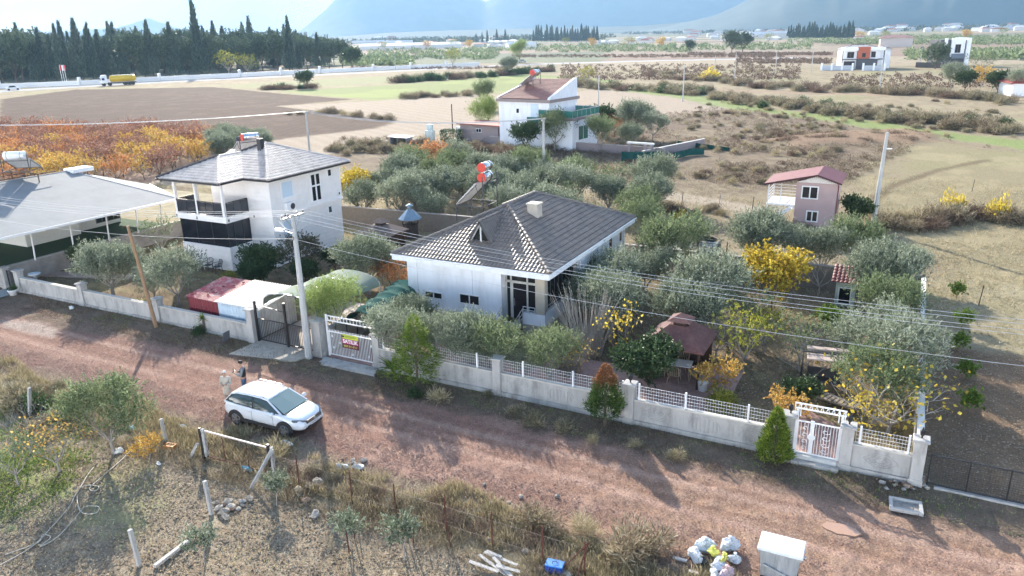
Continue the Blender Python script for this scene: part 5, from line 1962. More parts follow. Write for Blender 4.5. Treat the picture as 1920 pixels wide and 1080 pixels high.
DRYO = leafmat('dry_olive_scrub', [(0.13, 0.12, 0.075), (0.25, 0.22, 0.135), (0.42, 0.36, 0.24)], .3)
BROWNS = leafmat('brown_scrub', [(0.09, 0.06, 0.045), (0.17, 0.115, 0.08), (0.26, 0.19, 0.14)], .3)
STRAW = leafmat('straw', [(0.26, 0.21, 0.12), (0.4, 0.34, 0.2), (0.52, 0.46, 0.3)], .3)
GRASSM = leafmat('green_grass', [(0.1, 0.15, 0.03), (0.18, 0.25, 0.05), (0.3, 0.34, 0.12)], .3)
FARG = leafmat('far_foliage', [(0.06, 0.08, 0.05), (0.1, 0.125, 0.08), (0.17, 0.19, 0.12)], .2, patch=.1)


def cards(name, P, D, Lh, Wd, m, rs, mats=None, split=None):
 """many small leaves: P base points, D directions, each a diamond"""
 n = len(P)
 up = rs.normal(size=(n, 3))
 S = np.cross(D, up)
 S /= np.linalg.norm(S, axis=1, keepdims=True) + 1e-9
 Lh = np.asarray(Lh).reshape(-1, 1) * np.ones((n, 1))
 Wd = np.asarray(Wd).reshape(-1, 1) * np.ones((n, 1))
 mid = P + D * Lh * .45
 V = np.stack([P, mid + S * Wd / 2, P + D * Lh, mid - S * Wd / 2], 1).reshape(-1, 3)
 me = bpy.data.meshes.new(name)
 me.vertices.add(4 * n)
 me.vertices.foreach_set('co', V.astype(np.float32).ravel())
 me.loops.add(4 * n)
 me.loops.foreach_set('vertex_index', np.arange(4 * n, dtype=np.int32))
 me.polygons.add(n)
 me.polygons.foreach_set('loop_start', np.arange(0, 4 * n, 4, dtype=np.int32))
 me.polygons.foreach_set('loop_total', np.full(n, 4, np.int32))
 me.materials.append(m)
 if mats is not None:
  me.materials.append(mats)
  me.polygons.foreach_set('material_index', split.astype(np.int32))
 me.update(calc_edges=True)
 return me


def unit(v):
 return v / (np.linalg.norm(v, axis=-1, keepdims=True) + 1e-9)


def skeleton(rng, h, spread, start=.3, n1=4, n2=3, n3=2, r=.09, up=.6, lean=.1, stems=1):
 """tapered trunk with limbs; returns mesh builder and the twig tips"""
 mb = MB()
 tips = []

 def grow(p, d, ln, r0, lev):
  d = Vector(d).normalized()
  m = p + d * ln * .5 + Vector((rng.uniform(-1, 1), rng.uniform(-1, 1), 0)) * ln * .09
  q = p + d * ln + Vector((rng.uniform(-1, 1), rng.uniform(-1, 1), rng.uniform(0, 1))) * ln * .08
  r1 = r0 * (.62 if lev else .72)
  mb.tube([p, m, q], [r0, (r0 + r1) / 2, r1], 6 if lev == 0 else 5 if lev == 1 else 3, caps=False)
  if lev >= 3:
   tips.append((q, d))
   return
  k = (n1, n2, n3)[lev]
  a0 = rng.uniform(0, 6.28)
  for i in range(k):
   a = a0 + 2 * PI * i / k + rng.uniform(-.4, .4)
   tilt = rng.uniform(.45, .95) * spread
   if lev == 0: nd = Vector((math.cos(a) * math.sin(tilt), math.sin(a) * math.sin(tilt), math.cos(tilt)))
   else:
    side = Vector((math.cos(a), math.sin(a), rng.uniform(-.2, .5)))
    nd = (d + side * tilt * .9 + Vector((0, 0, up * .25))).normalized()
   grow(q, nd, ln0[lev + 1] * rng.uniform(.75, 1.2), r1 * .75, lev + 1)
  if lev: tips.append((q, d))
 rest = h * (1 - start)
 ln0 = [h * start, rest * .42, rest * .33, rest * .28]
 for s in range(stems):
  a = rng.uniform(0, 6.28)
  b = Vector((math.cos(a), math.sin(a), 0)) * (.12 * s)
  grow(b + V3(0, 0, -.08), (rng.uniform(-1, 1) * lean + b.x * .8, rng.uniform(-1, 1) * lean + b.y * .8, 1), ln0[0], r, 0)
 return mb, tips


def leafy(rs, tips, n_per, twig, L_, W_, spread=.35, up=.3, out=.5, cen=None):
 """twigs with leaves growing from the tips"""
 T = np.array([list(t[0]) for t in tips])
 Dt = np.array([list(t[1]) for t in tips])
 k = len(T)
 if n_per < 30:
  m_ = max(1, int(n_per))
  P = np.repeat(T, m_, 0) + rs.normal(size=(k * m_, 3)) * spread
  P = P[rs.uniform(0, 1, len(P)) < .85]
  return P, unit(rs.normal(size=P.shape) + np.array([0, 0, -.3]))
 nt_ = max(1, n_per // 12)
 base = np.repeat(T, nt_, 0) + rs.normal(size=(k * nt_, 3)) * spread
 d = unit(np.repeat(Dt, nt_, 0) * out + rs.normal(size=(k * nt_, 3)) * .7 + np.array([0, 0, up]))
 tl = twig * rs.uniform(.5, 1.2, size=(k * nt_, 1))
 f = rs.uniform(0, 1, size=(k * nt_, 12))
 P = (base[:, None] + d[:, None] * (tl[:, None] * f[..., None])).reshape(-1, 3)
 dd = np.repeat(d, 12, 0)
 D = unit(dd * 1.1 + rs.normal(size=P.shape) * .5)
 return P, D


PROTO = {}


def make_kind(key, seed, h, crown_r, leaf, n_per, twig=.35, L_=.11, W_=.035, bark=None, start=.28, spread=1.0, n1=4, n2=3, n3=2, r=.08, up=.4, clump=.22, stems=1, squash=1.0, min_z=None, out=.5, extra=None):
 rng = random.Random(seed)
 rs = np.random.RandomState(seed)
 mb, tips = skeleton(rng, h * .92, spread, start, n1, n2, n3, r, up, stems=stems)
 # bring the limbs to the wanted crown radius
 mr = np.percentile([math.hypot(t[0].x, t[0].y) for t in tips], 85) + 1e-3
 mz = max(t[0].z for t in tips)
 sx, sz = crown_r * .88 / mr, h * .93 / mz
 def fix(p):
  f = min(1, max(0, p[2] / (h * start + .01)))
  return (p[0] * (1 + (sx - 1) * f), p[1] * (1 + (sx - 1) * f), p[2] * sz if p[2] > 0 else p[2])
 mb.V = [fix(v) for v in mb.V]
 tips = [(Vector(fix(t[0])), t[1]) for t in tips]
 tr = mb.mesh(key + '_trunk', bark or BARK)
 cr = None
 if n_per:
  P, D = leafy(rs, tips, n_per, twig, L_, W_, clump, up * .6, out)
  if min_z is not None:
   k = P[:, 2] > min_z
   P, D = P[k], D[k]
  cr = cards(key + '_crown', P, D, L_ * rs.uniform(.7, 1.25, len(P)), W_ * rs.uniform(.8, 1.2, len(P)), leaf, rs)
 PROTO[key] = (tr, cr, h)
 return key


def cone_kind(key, seed, h, r, leaf, n, L_, W_, z0=.12, power=.8, tip2=None, bark=None, lumps=.15, trunk_r=.07, upd=.9):
 """conifer: sprays on a cone-like body with an uneven outline"""
 rs = np.random.RandomState(seed)
 t = rs.beta(1.0, 1.5, n)
 z = h * (z0 + (1 - z0) * t)
 prof = np.clip((1 - t), 0, 1) ** power * np.minimum(1, (t + .08) * 6) ** .5
 a = rs.uniform(0, 2 * PI, n)
 lump = 1 + lumps * np.sin(a * 3 + z * 2.3 / h * 6 + seed) + lumps * .8 * np.sin(a * 5 - z * 3.1 / h * 5) + rs.normal(0, .09, n)
 rad = r * prof * lump * np.sqrt(rs.uniform(.25, 1, n))
 P = np.stack([rad * np.cos(a), rad * np.sin(a), z], 1)
 D = unit(np.stack([np.cos(a), np.sin(a), np.full(n, upd)], 1) + rs.normal(size=(n, 3)) * .35)
 sp = None
 if tip2 is not None: sp = (t > .62 + rs.normal(0, .05, n)).astype(int)
 cr = cards(key + '_crown', P, D, L_ * rs.uniform(.6, 1.3, n), W_, leaf, rs, tip2, sp)
 mb = MB().tube([(0, 0, -.1), (0, 0, h * .5), (0, 0, h * .85)], [trunk_r, trunk_r * .6, trunk_r * .15], 6)
 PROTO[key] = (mb.mesh(key + '_trunk', bark or BARK), cr, h)
 return key


def bush_kind(key, seed, r, h, leaf, n, L_, W_, stems=26, spiky=.5):
 rs = np.random.RandomState(seed)
 # separate tufts make the outline uneven
 k = 9
 ca = rs.uniform(0, 2 * PI, k)
 cr_ = r * .6 * np.sqrt(rs.uniform(0, 1, k))
 C0 = np.stack([cr_ * np.cos(ca), cr_ * np.sin(ca), np.zeros(k)], 1)
 hh = h * rs.uniform(.45, 1.0, k)
 i = rs.randint(0, k, n)
 d = unit(rs.normal(size=(n, 3)) * np.array([1, 1, .5]) + np.array([0, 0, .9]))
 f = rs.uniform(.05, 1, (n, 1)) ** .6
 P = C0[i] + d * f * np.stack([np.full(n, r * .5), np.full(n, r * .5), hh[i]], 1)
 P[:, 2] = np.abs(P[:, 2])
 D = unit(d + rs.normal(size=(n, 3)) * spiky)
 cr = cards(key + '_leaves', P, D, L_ * rs.uniform(.6, 1.3, n), W_, leaf, rs)
 PROTO[key] = (None, cr, h)
 return key


_first = {}


def plant(key, name, label, cat, loc, s=1.0, rz=None, group=None, sz=None):
 """one plant: its own Empty with trunk and crown (meshes shared between copies)"""
 tr, cr, h = PROTO[key]
 rnd = random.Random(hash((round(loc[0], 2), round(loc[1], 2))) & 0xffff)
 rz = rnd.uniform(0, 6.28) if rz is None else rz
 sc = (s, s, (sz or s) * rnd.uniform(.94, 1.06))
 if tr is None or cr is None:
  o = bpy.data.objects.new(name, cr or tr)
  C.objects.link(o)
  o.location = loc
  o.rotation_euler = (0, 0, rz)
  o.scale = sc
  return tag(o, label, cat, group)
 t = thing(name, label, cat, loc, rz, group)
 t.scale = sc
 for nm, me in (('trunk', tr), ('crown', cr)):
  c = bpy.data.objects.new(nm, me)
  C.objects.link(c)
  c.parent = t
 return t


# --- the kinds
for i in range(4): make_kind('olive%d' % i, 10 + i, 3.4, 1.6, OLIVE, 156, .62, .13, .042, BARKG, .22, 1.05, 5, 4, 3, .1, clump=.15, up=1.1, stems=2 if i % 2 else 1)
for i in range(2): make_kind('oliveg%d' % i, 20 + i, 3.4, 1.55, OLIVEB, 156, .6, .12, .042, BARKG, .22, 1.05, 5, 4, 3, .1, clump=.15, up=1.1)
for i in range(2): make_kind('dark%d' % i, 30 + i, 2.8, 1.3, DARKL, 170, .25, .13, .07, BARK, .18, 1.0, 5, 4, 3, .08, clump=.2)
make_kind('sparse_green', 41, 3.0, 1.5, YGREEN, 36, .3, .1, .06, BARKG, .25, 1.0, 5, 3, 3, .07, clump=.18)
make_kind('sparse_dark', 42, 3.0, 1.5, OLIVEB, 40, .3, .1, .05, BARKG, .25, 1.0, 5, 3, 3, .07, clump=.2)
make_kind('yellow', 43, 3.8, 1.75, YELLOW, 96, .35, .16, .1, BARK, .2, .95, 5, 4, 3, .08, clump=.2)
make_kind('amber', 44, 2.2, 1.1, YOLK, 36, .35, .13, .08, BARKG, .15, 1.0, 5, 4, 2, .05, clump=.16)
make_kind('orange', 45, 3.6, 1.8, ORANGE, 70, .45, .15, .08, BARK, .2, .9, 5, 4, 3, .08, clump=.25)
make_kind('bare', 46, 3.0, 1.6, DRY, 0, bark=BARKG, start=.2, spread=1.1, n1=5, n2=4, n3=4, r=.07)
make_kind('bare_few', 47, 3.0, 1.6, YOLK, 4, .4, .13, .1, BARKG, .2, 1.1, 5, 4, 4, .07, clump=.3)
make_kind('few_yellow', 49, 3.2, .95, YELLOW, 4, .4, .15, .1, BARKG, .2, .8, 4, 3, 3, .04, clump=.2)
make_kind('fig', 48, 3.2, 2.4, YELLOW, 4, .4, .17, .13, mat('pale_bark', (0.42, 0.39, 0.36), .8, .15), .16, 1.25, 6, 4, 4, .08, clump=.4)
for i in range(3): make_kind('orch%d' % i, 50 + i, 3.0, 1.5, (YOLK, ORANGE, REDL)[i], 38, .5, .16, .09, BARK, .25, .95, 5, 3, 3, .07, clump=.32)
make_kind('ochard_y', 54, 3.0, 1.5, YOLK, 32, .5, .15, .09, BARK, .25, .95, 5, 3, 3, .07, clump=.3)
make_kind('feathery', 55, 3.6, 1.45, leafmat('feathery_leaf', [(0.12, 0.19, 0.04), (0.24, 0.32, 0.08), (0.42, 0.48, 0.2)], .4), 230, .5, .16, .02, BARK, .2, .9, 5, 4, 3, .07, clump=.2)
make_kind('sapling', 56, 1.6, .55, OLIVE, 60, .2, .12, .035, BARKG, .45, .8, 4, 3, 2, .03, clump=.1)
make_kind('citrus_young', 57, .9, .42, BRIGHT, 50, .14, .1, .05, BARK, .25, 1, 4, 3, 2, .02, clump=.1)
make_kind('purple', 58, 3.6, 1.5, leafmat('plum_leaf', [(0.05, 0.06, 0.04), (0.09, 0.1, 0.05), (0.16, 0.13, 0.1)], .3), 120, .3, .11, .06, BARK, .3, .95, 5, 4, 3, .08)
cone_kind('thuja', 60, 2.1, .62, THUJA, 5200, .14, .035, .06, .75)
cone_kind('thuja_dark', 61, 2.9, .8, THUJAD, 6500, .15, .035, .2, .7, RUSTC)
cone_kind('thuja_open', 62, 3.2, 1.15, THUJA, 5200, .22, .03, .12, .8, lumps=.35, upd=.25)
for i in range(3): cone_kind('cypress%d' % i, 63 + i, 20, 2.6 + .5 * i, CYP, 2600, 1.3, .3, .04, .8 + .12 * i, lumps=.22, trunk_r=.3, upd=2.2)
for i in range(2): make_kind('pine%d' % i, 70 + i, 17, 5.0, PINE, 90, 1.6, 1.1, .3, BARK, .2, .9, 6, 4, 3, .4, clump=1.3, up=.9)
make_kind('pine_small', 73, 6.5, 2.6, PINE, 70, .8, .5, .14, BARK, .15, 1.0, 6, 4, 3, .2, clump=.6)
bush_kind('dry0', 80, 1.0, .9, DRY, 1500, .22, .03)
bush_kind('dry1', 81, 1.0, .8, DRYO, 1600, .2, .035)
bush_kind('dry2', 82, 1.1, .8, BROWNS, 1500, .24, .03)
bush_kind('straw0', 83, .7, .9, STRAW, 700, .32, .02, spiky=.25)
bush_kind('green0', 84, .8, .8, DARKL, 1800, .12, .06)
bush_kind('bright0', 85, 1.2, 1.0, BRIGHT, 3600, .12, .06)
bush_kind('yg0', 86, .9, .9, YGREEN, 1900, .12, .05)
bush_kind('yel0', 87, .8, .9, YELLOW, 1100, .14, .06)
bush_kind('grey0', 88, .7, .55, DRYO, 900, .18, .022, spiky=.3)


def bare_canes(key, seed, r, h, n, leafm=None):
 """multi-stemmed shrub: many upright pale canes"""
 rng = random.Random(seed)
 mb = MB()
 for k in range(n):
  a, q = rng.uniform(0, 6.28), r * math.sqrt(rng.random()) * .35
  x, y = q * math.cos(a), q * math.sin(a)
  hh = h * rng.uniform(.65, 1)
  lean = rng.uniform(.1, .5)
  p = [(x, y, 0), (x + math.cos(a) * lean * r * .5, y + math.sin(a) * lean * r * .5, hh * .5), (x + math.cos(a) * lean * r * 1.3 + rng.uniform(-.1, .1), y + math.sin(a) * lean * r * 1.3 + rng.uniform(-.1, .1), hh)]
  mb.tube(p, [.018, .013, .005], 4)
 PROTO[key] = (mb.mesh(key, mat('pale_cane', (0.38, 0.34, 0.29), .85, .2)), None, h)


bare_canes('canes', 90, 1.9, 3.3, 150)


def TC(px, py, zc):
 p = G(px, py, zc)
 return (p.x, p.y, 0)


OL = 'olive tree'
# (kind, name, label, category, px, py, z of that point, scale)
LIST = [
 # row behind the street wall
 ('olive0', 'olive_tree', 'silvery olive beside the white sliding gate', OL, 748, 692, 0, .9),
 ('olive1', 'olive_tree', 'olive against the white front wall, next to the net tunnel', OL, 776, 640, 0, .72),
 ('olive2', 'olive_tree', 'olive behind the yellow-green conifer', OL, 832, 694, 0, .86),
 ('olive3', 'olive_tree', 'olive in front of the two small front windows', OL, 882, 704, 0, .8),
 ('oliveg0', 'olive_tree', 'greener olive behind the wall pillar, before the front door', OL, 938, 714, 0, .8),
 ('olive0', 'olive_tree', 'small olive by the handrail of the bungalow steps', OL, 985, 715, 0, .58),
 ('oliveg1', 'olive_tree', 'bushy olive between the steps and the bare canes', OL, 1030, 725, 0, .78),
 ('olive3', 'olive_tree', 'low olive behind the fence left of the wall pillar', OL, 908, 708, 0, .55),
 ('canes', 'cane_bush', 'tall bare bush of upright grey canes beside the bungalow corner', 'bush', 1100, 655, .3, 1.1),
 ('bare_few', 'fig_tree', 'leafless tangle with few yellow leaves behind the wire fence', 'tree', 1075, 690, .6, .75),
 ('few_yellow', 'young_tree', 'thin tree with bright yellow leaves among the bare canes', 'tree', 1165, 640, 1.5, 1.1),
 ('canes', 'cane_bush', 'lower bare cane bush in front of the tall one', 'bush', 1065, 690, .3, .8),
 ('dark1', 'loquat_tree', 'round dark green tree in front of the maroon gazebo', 'tree', 1217, 685, 1.3, .98),
 ('thuja_open', 'conifer', 'loose yellow-green conifer standing outside the wall by the white gate', 'conifer', 783, 720, 0, 1.0),
 ('thuja_dark', 'conifer', 'dark conifer with a rusty orange top outside the street wall', 'conifer', 1134, 798, 0, 1.0),
 ('thuja', 'conifer', 'small bright green conifer beside the white ironwork gate', 'conifer', 1450, 864, 0, 1.05),
 # right of the bungalow
 ('olive1', 'olive_tree', 'olive hugging the corner of the bungalow porch', OL, 1112, 545, 1.7, .85),
 ('olive2', 'olive_tree', 'olive under the side windows of the bungalow', OL, 1160, 525, 1.7, .95),
 ('olive3', 'olive_tree', 'dark-stemmed olive behind the bare canes', OL, 1145, 585, 1.6, .95),
 ('oliveg0', 'olive_tree', 'large green olive between the bungalow and the water tank', OL, 1262, 478, 2.0, 1.25),
 ('olive0', 'olive_tree', 'olive at the far corner of the bungalow', OL, 1212, 505, 1.8, .95),
 ('olive2', 'olive_tree', 'pale olive in front of the grey pump house', OL, 1330, 555, 1.8, 1.15),
 ('olive1', 'olive_tree', 'silvery olive behind the maroon gazebo', OL, 1283, 588, 1.7, 1.0),
 ('oliveg1', 'olive_tree', 'olive behind the bungalow gable, near the back fence', OL, 1205, 425, 1.5, .95),
 ('olive3', 'olive_tree', 'olive right of the caged water tank', OL, 1425, 455, 2.0, 1.15),
 ('yellow', 'persimmon_tree', 'bright yellow autumn tree in the olive garden', 'tree', 1452, 512, 2.2, 1.0),
 ('olive0', 'olive_tree', 'big olive under the pink house', OL, 1545, 465, 2.0, 1.05),
 ('oliveg0', 'olive_tree', 'big olive right of the pink house, under the concrete pole', OL, 1607, 462, 2.0, 1.05),
 ('olive2', 'olive_tree', 'grey olive behind the yellow tree', OL, 1500, 470, 1.7, .9),
 ('bare', 'bare_tree', 'leafless grey tree behind the bright green bush', 'tree', 1540, 505, 1.6, 1.0),
 ('olive1', 'olive_tree', 'feathery olive in the back corner by the side wall', OL, 1695, 500, 1.3, .75),
 ('olive3', 'olive_tree', 'olive over the small green booth', OL, 1648, 530, 1.8, 1.05),
 ('oliveg1', 'olive_tree', 'wide olive leaning on the side wall, second from the back', OL, 1672, 585, 1.8, 1.0),
 ('olive0', 'olive_tree', 'pale olive by the side wall, midway along it', OL, 1640, 640, 1.8, 1.0),
 ('olive2', 'olive_tree', 'olive by the side wall behind the swing seat', OL, 1690, 672, 1.8, 1.0),
 ('oliveg0', 'olive_tree', 'biggest olive by the side wall, behind the bare fig', OL, 1645, 722, 1.7, .92),
 ('bright0', 'laurel_bush', 'dense bright green bush before the back wall', 'bush', 1553, 590, .3, 1.0),
 ('sparse_green', 'fruit_tree', 'thin fruit tree with yellow-green leaves right of the gazebo', 'fruit tree', 1398, 640, 1.6, 1.05),
 ('sparse_dark', 'fruit_tree', 'thin fruit tree behind the yellow-green one', 'fruit tree', 1405, 590, 1.6, .95),
 ('sparse_dark', 'fruit_tree', 'sparse fruit tree in the middle of the olive garden', 'fruit tree', 1505, 640, 1.5, .95),
 ('bare', 'bare_tree', 'leafless tree beside the swing seat', 'tree', 1520, 672, 1.3, .8),
 ('bare', 'bare_tree', 'leafless grey tree behind the gazebo roof', 'tree', 1345, 625, 1.4, .95),
 ('amber', 'young_tree', 'amber-leaved shrub tree by the gazebo post', 'tree', 1352, 705, 1.0, .8),
 ('yg0', 'yellow_bush', 'yellow-green bush inside the fence near the gazebo', 'bush', 1352, 752, .3, 1.1),
 ('dark0', 'bush', 'dark green bush near the swing seat', 'bush', 1500, 745, .7, .55),
 ('amber', 'young_tree', 'low amber shrub behind the white ironwork gate', 'tree', 1475, 775, .7, .72),
 ('fig', 'fig_tree', 'spreading bare fig with yellow leaves behind the end of the wall', 'fig tree', 1668, 790, .5, 1.0),
 ('few_yellow', 'young_tree', 'golden shrub behind the last stretch of wire fence', 'tree', 1622, 815, .6, .8),
 ('yel0', 'yellow_bush', 'yellow shrub by the back fence behind the bungalow', 'bush', 1275, 408, .3, 1.1),
 ('sparse_green', 'fruit_tree', 'small fruit tree between gazebo and street fence', 'fruit tree', 1435, 620, 1.2, .8),
 # garden of the two-storey house
 ('olive1', 'olive_tree', 'grey olive behind the street wall, nearest the iron gate', OL, 205, 508, 1.7, 1.0),
 ('olive2', 'olive_tree', 'grey olive behind the leaning wooden pole', OL, 330, 530, 1.5, 1.05),
 ('olive0', 'olive_tree', 'small olive between the pole and the white chair', OL, 283, 520, 1.4, .65),
 ('dark0', 'small_tree', 'small dark tree against the retaining wall', 'tree', 150, 460, 1.8, .65),
 ('sparse_dark', 'fruit_tree', 'thin tree at the corner of the two-storey house', 'fruit tree', 300, 450, 1.5, 1.0),
 ('dark1', 'citrus_tree', 'dark citrus in front of the two-storey house corner', 'citrus tree', 492, 492, 1.5, .95),
 ('dark0', 'citrus_tree', 'low dark citrus behind the carport', 'citrus tree', 478, 520, .9, .75),
 ('purple', 'plum_tree', 'purplish dark tree beside the concrete pole and the side wall', 'tree', 566, 468, 2.2, .85),
 ('dark0', 'citrus_tree', 'dark citrus under the purplish tree', 'citrus tree', 570, 512, 1.0, .7),
 ('dark1', 'citrus_tree', 'small dark tree in the shade of the two-storey house', 'citrus tree', 627, 482, 1.0, .6),
 ('yg0', 'bush', 'yellow-green bush beside the garden chairs', 'bush', 425, 520, .3, .9),
 ('olive3', 'olive_tree', 'silver olive between the carport and the bungalow', OL, 690, 508, 1.5, 1.0),
 ('olive0', 'olive_tree', 'silver olive behind the carport ridge', OL, 715, 490, 1.5, .75),
 ('orange', 'autumn_tree', 'yellow and orange autumn tree beside the bungalow wall', 'tree', 737, 516, 1.2, .62),
 ('feathery', 'acacia_tree', 'feathery light green tree behind the concrete pole at the gates', 'tree', 622, 575, 2.2, 1.0),
 # foreground left
 ('oliveg1', 'olive_tree', 'olive in the front field, near the wooden pole shadow', OL, 200, 782, 1.6, .95),
 ('bare_few', 'fruit_tree', 'thin fruit tree with few yellow leaves in the front field', 'fruit tree', 100, 832, 1.2, .85),
 ('bare', 'bare_tree', 'brown leafless tree at the left edge of the front field', 'tree', 45, 800, 1.2, .85),
 ('sparse_dark', 'fruit_tree', 'nearly bare tree behind the fallen hose', 'fruit tree', 25, 870, .9, .7),
 ('amber', 'young_tree', 'tiny fruit tree with amber leaves beside the orange crate', 'tree', 275, 835, .7, .5),
 ('sapling', 'olive_sapling', 'staked olive sapling next to the gate post', 'sapling', 516, 925, .5, .75),
 ('sapling', 'olive_sapling', 'staked olive sapling in front of the second fence stake', 'sapling', 655, 990, .8, .85),
 ('sapling', 'olive_sapling', 'staked olive sapling in front of the third fence stake', 'sapling', 757, 1010, .8, .9),
 ('sapling', 'olive_sapling', 'sapling inside the front field near the stone heap', 'sapling', 380, 1030, .6, .8),
]
for key, nm, lab, cat, px, py, zc, s in LIST:
 plant(key, nm, lab, cat, TC(px, py, zc), s)

# the grove behind the two street houses
rnd = random.Random(7)
gk = ['olive0', 'olive1', 'olive2', 'olive3', 'oliveg0', 'oliveg1', 'sparse_dark', 'bare']
k = 0
for row, (ya, n_) in enumerate(((26, 7), (30, 8), (34.5, 9), (39, 8))):
 for i in range(n_):
  x = -27 + i * 3.6 + row * -1.1 + rnd.uniform(-.6, .6)
  y = ya + rnd.uniform(-.8, .8)
  if x > -1.5: continue
  plant(gk[rnd.choice([0, 1, 2, 3, 4, 5, 0, 3, 6, 7])], 'olive_tree', 'olive of the back grove, %s row, %s from the left' % (('front', 'second', 'third', 'last')[row], ('first', 'second', 'third', 'fourth', 'fifth', 'sixth', 'seventh', 'eighth', 'ninth')[i]), OL, (x, y, 0), rnd.uniform(.95, 1.25))
plant('orange', 'autumn_tree', 'bright orange autumn tree beyond the olive grove', 'tree', TC(803, 312, 1.8), 1.25)
plant('yellow', 'autumn_tree', 'yellow autumn tree beside the upper corner of the two-storey house', 'tree', TC(668, 352, 1.8), 1.0)
plant('sparse_green', 'autumn_tree', 'yellowish tree under the yellow one, by the two-storey house', 'tree', TC(690, 375, 1.4), .9)
plant('oliveg0', 'olive_tree', 'tall olive next to the concrete pole behind the bungalow', OL, TC(996, 325, 1.9), 1.25)
plant('bare_few', 'bare_tree', 'bare tree under the tall olive behind the bungalow', 'tree', TC(975, 350, 1.2), .8)
plant('olive2', 'olive_tree', 'olive just right of the bright orange tree', OL, TC(855, 305, 1.6), 1.15)
# around the villa
for key, nm, lab, px, py, zc, s in (
  ('dark0', 'citrus_tree', 'dark tree before the villa wall, nearer the outbuilding', 985, 262, 1.6, 1.35),
  ('oliveg1', 'citrus_tree', 'dark green tree before the villa, under the terrace', 1040, 256, 1.9, 1.5),
  ('oliveg0', 'citrus_tree', 'green tree right beside the villa glass window', 1128, 262, 1.6, 1.3),
  ('dark1', 'citrus_tree', 'dark tree behind the villa terrace corner', 1130, 228, 2.2, 1.6),
  ('orange', 'autumn_tree', 'small orange tree among the villa olives', 1153, 228, 2.2, .9),
  ('olive1', 'olive_tree', 'grey olive right of the small orange tree', 1190, 236, 1.8, 1.5),
  ('olive0', 'olive_tree', 'grey olive at the end of the villa garden', 1225, 240, 1.8, 1.2),
  ('olive3', 'olive_tree', 'olive sapling before the villa gateway', 1180, 262, 1.3, .9),
  ('feathery', 'acacia_tree', 'yellow-green tree left of the villa', 912, 222, 2.5, 1.5),
  ('oliveg0', 'olive_tree', 'dark round tree behind the villa, to its left', 905, 186, 2.0, 1.6),
  ('dark1', 'small_tree', 'dark fig-like tree right of the pink house', 1604, 392, 1.5, .85)):
 plant(key, nm, lab, 'tree', TC(px, py, zc), s)
hb = thing('clipped_hedge', 'clipped square hedge beside the lane and the outbuilding', 'hedge', tuple(G(847, 266)), .1)
rs = np.random.RandomState(3)
P_ = rs.uniform(-1, 1, (3800, 3))
ax_ = rs.randint(0, 3, 3800)
P_[np.arange(3800), ax_] = np.sign(P_[np.arange(3800), ax_]) * rs.uniform(.8, 1, 3800)
P_ = P_ * np.array([1.5, 1.0, .85]) + np.array([0, 0, .95])
o = bpy.data.objects.new('foliage', cards('hedge', P_, unit(rs.normal(size=(3800, 3))), .16, .09, DARKL, rs))
C.objects.link(o)
o.parent = hb

# ------------------------------------------------------------------ autumn orchard
rnd = random.Random(11)
poly = [(p.x, p.y) for p in POL['orchard']]


def inside(x, y, poly):
 c = False
 n = len(poly)
 for i in range(n):
  x1, y1 = poly[i][0], poly[i][1]
  x2, y2 = poly[(i + 1) % n][0], poly[(i + 1) % n][1]
  if (y1 > y) != (y2 > y) and x < (x2 - x1) * (y - y1) / (y2 - y1) + x1: c = not c
 return c


def to_px(x, y, z=0):
 v = Vector((x, y, z)) - CAMP
 d = v.dot(_fw)
 return (960 + CF * v.dot(RT) / d, 540 - CF * v.dot(UP) / d)


xs = [p[0] for p in poly]
ys = [p[1] for p in poly]
cnt = 0
gx = min(xs)
pts = []
while gx < max(xs):
 gy = min(ys)
 while gy < max(ys):
  x, y = gx + rnd.uniform(-.4, .4), gy + rnd.uniform(-.4, .4)
  if inside(x, y, poly):
   p = to_px(x, y)
   if -40 < p[0] < 500 and p[1] < 372: pts.append((math.hypot(x - CAMP.x, y - CAMP.y), x, y))
  gy += 3.7
 gx += 3.5
pts.sort()
orch_n = 0
for d, x, y in pts[:290]:
 f = (d - 85) / 60 + rnd.uniform(-.25, .25)
 px, _ = to_px(x, y)
 if px > 400 and f > .1: key, lab, grp = 'olive%d' % rnd.randint(0, 3), 'grey-green tree at the far right end of the autumn orchard', 'green trees of the orchard'
 elif f < .14: key, lab, grp = rnd.choice(['ochard_y', 'orch0', 'orch0', 'ochard_y']), 'golden fruit tree in the front rows of the autumn orchard', 'golden trees of the orchard'
 elif f < .6: key, lab, grp = rnd.choice(['orch1', 'orch0', 'orch2']), 'orange fruit tree in the middle rows of the autumn orchard', 'orange trees of the orchard'
 else: key, lab, grp = rnd.choice(['orch2', 'orch1', 'orch2']), 'rust-red fruit tree in the back rows of the autumn orchard', 'rust-red trees of the orchard'
 plant(key, 'fruit_tree', lab, 'fruit tree', (x, y, 0), rnd.uniform(.85, 1.15), group=grp)

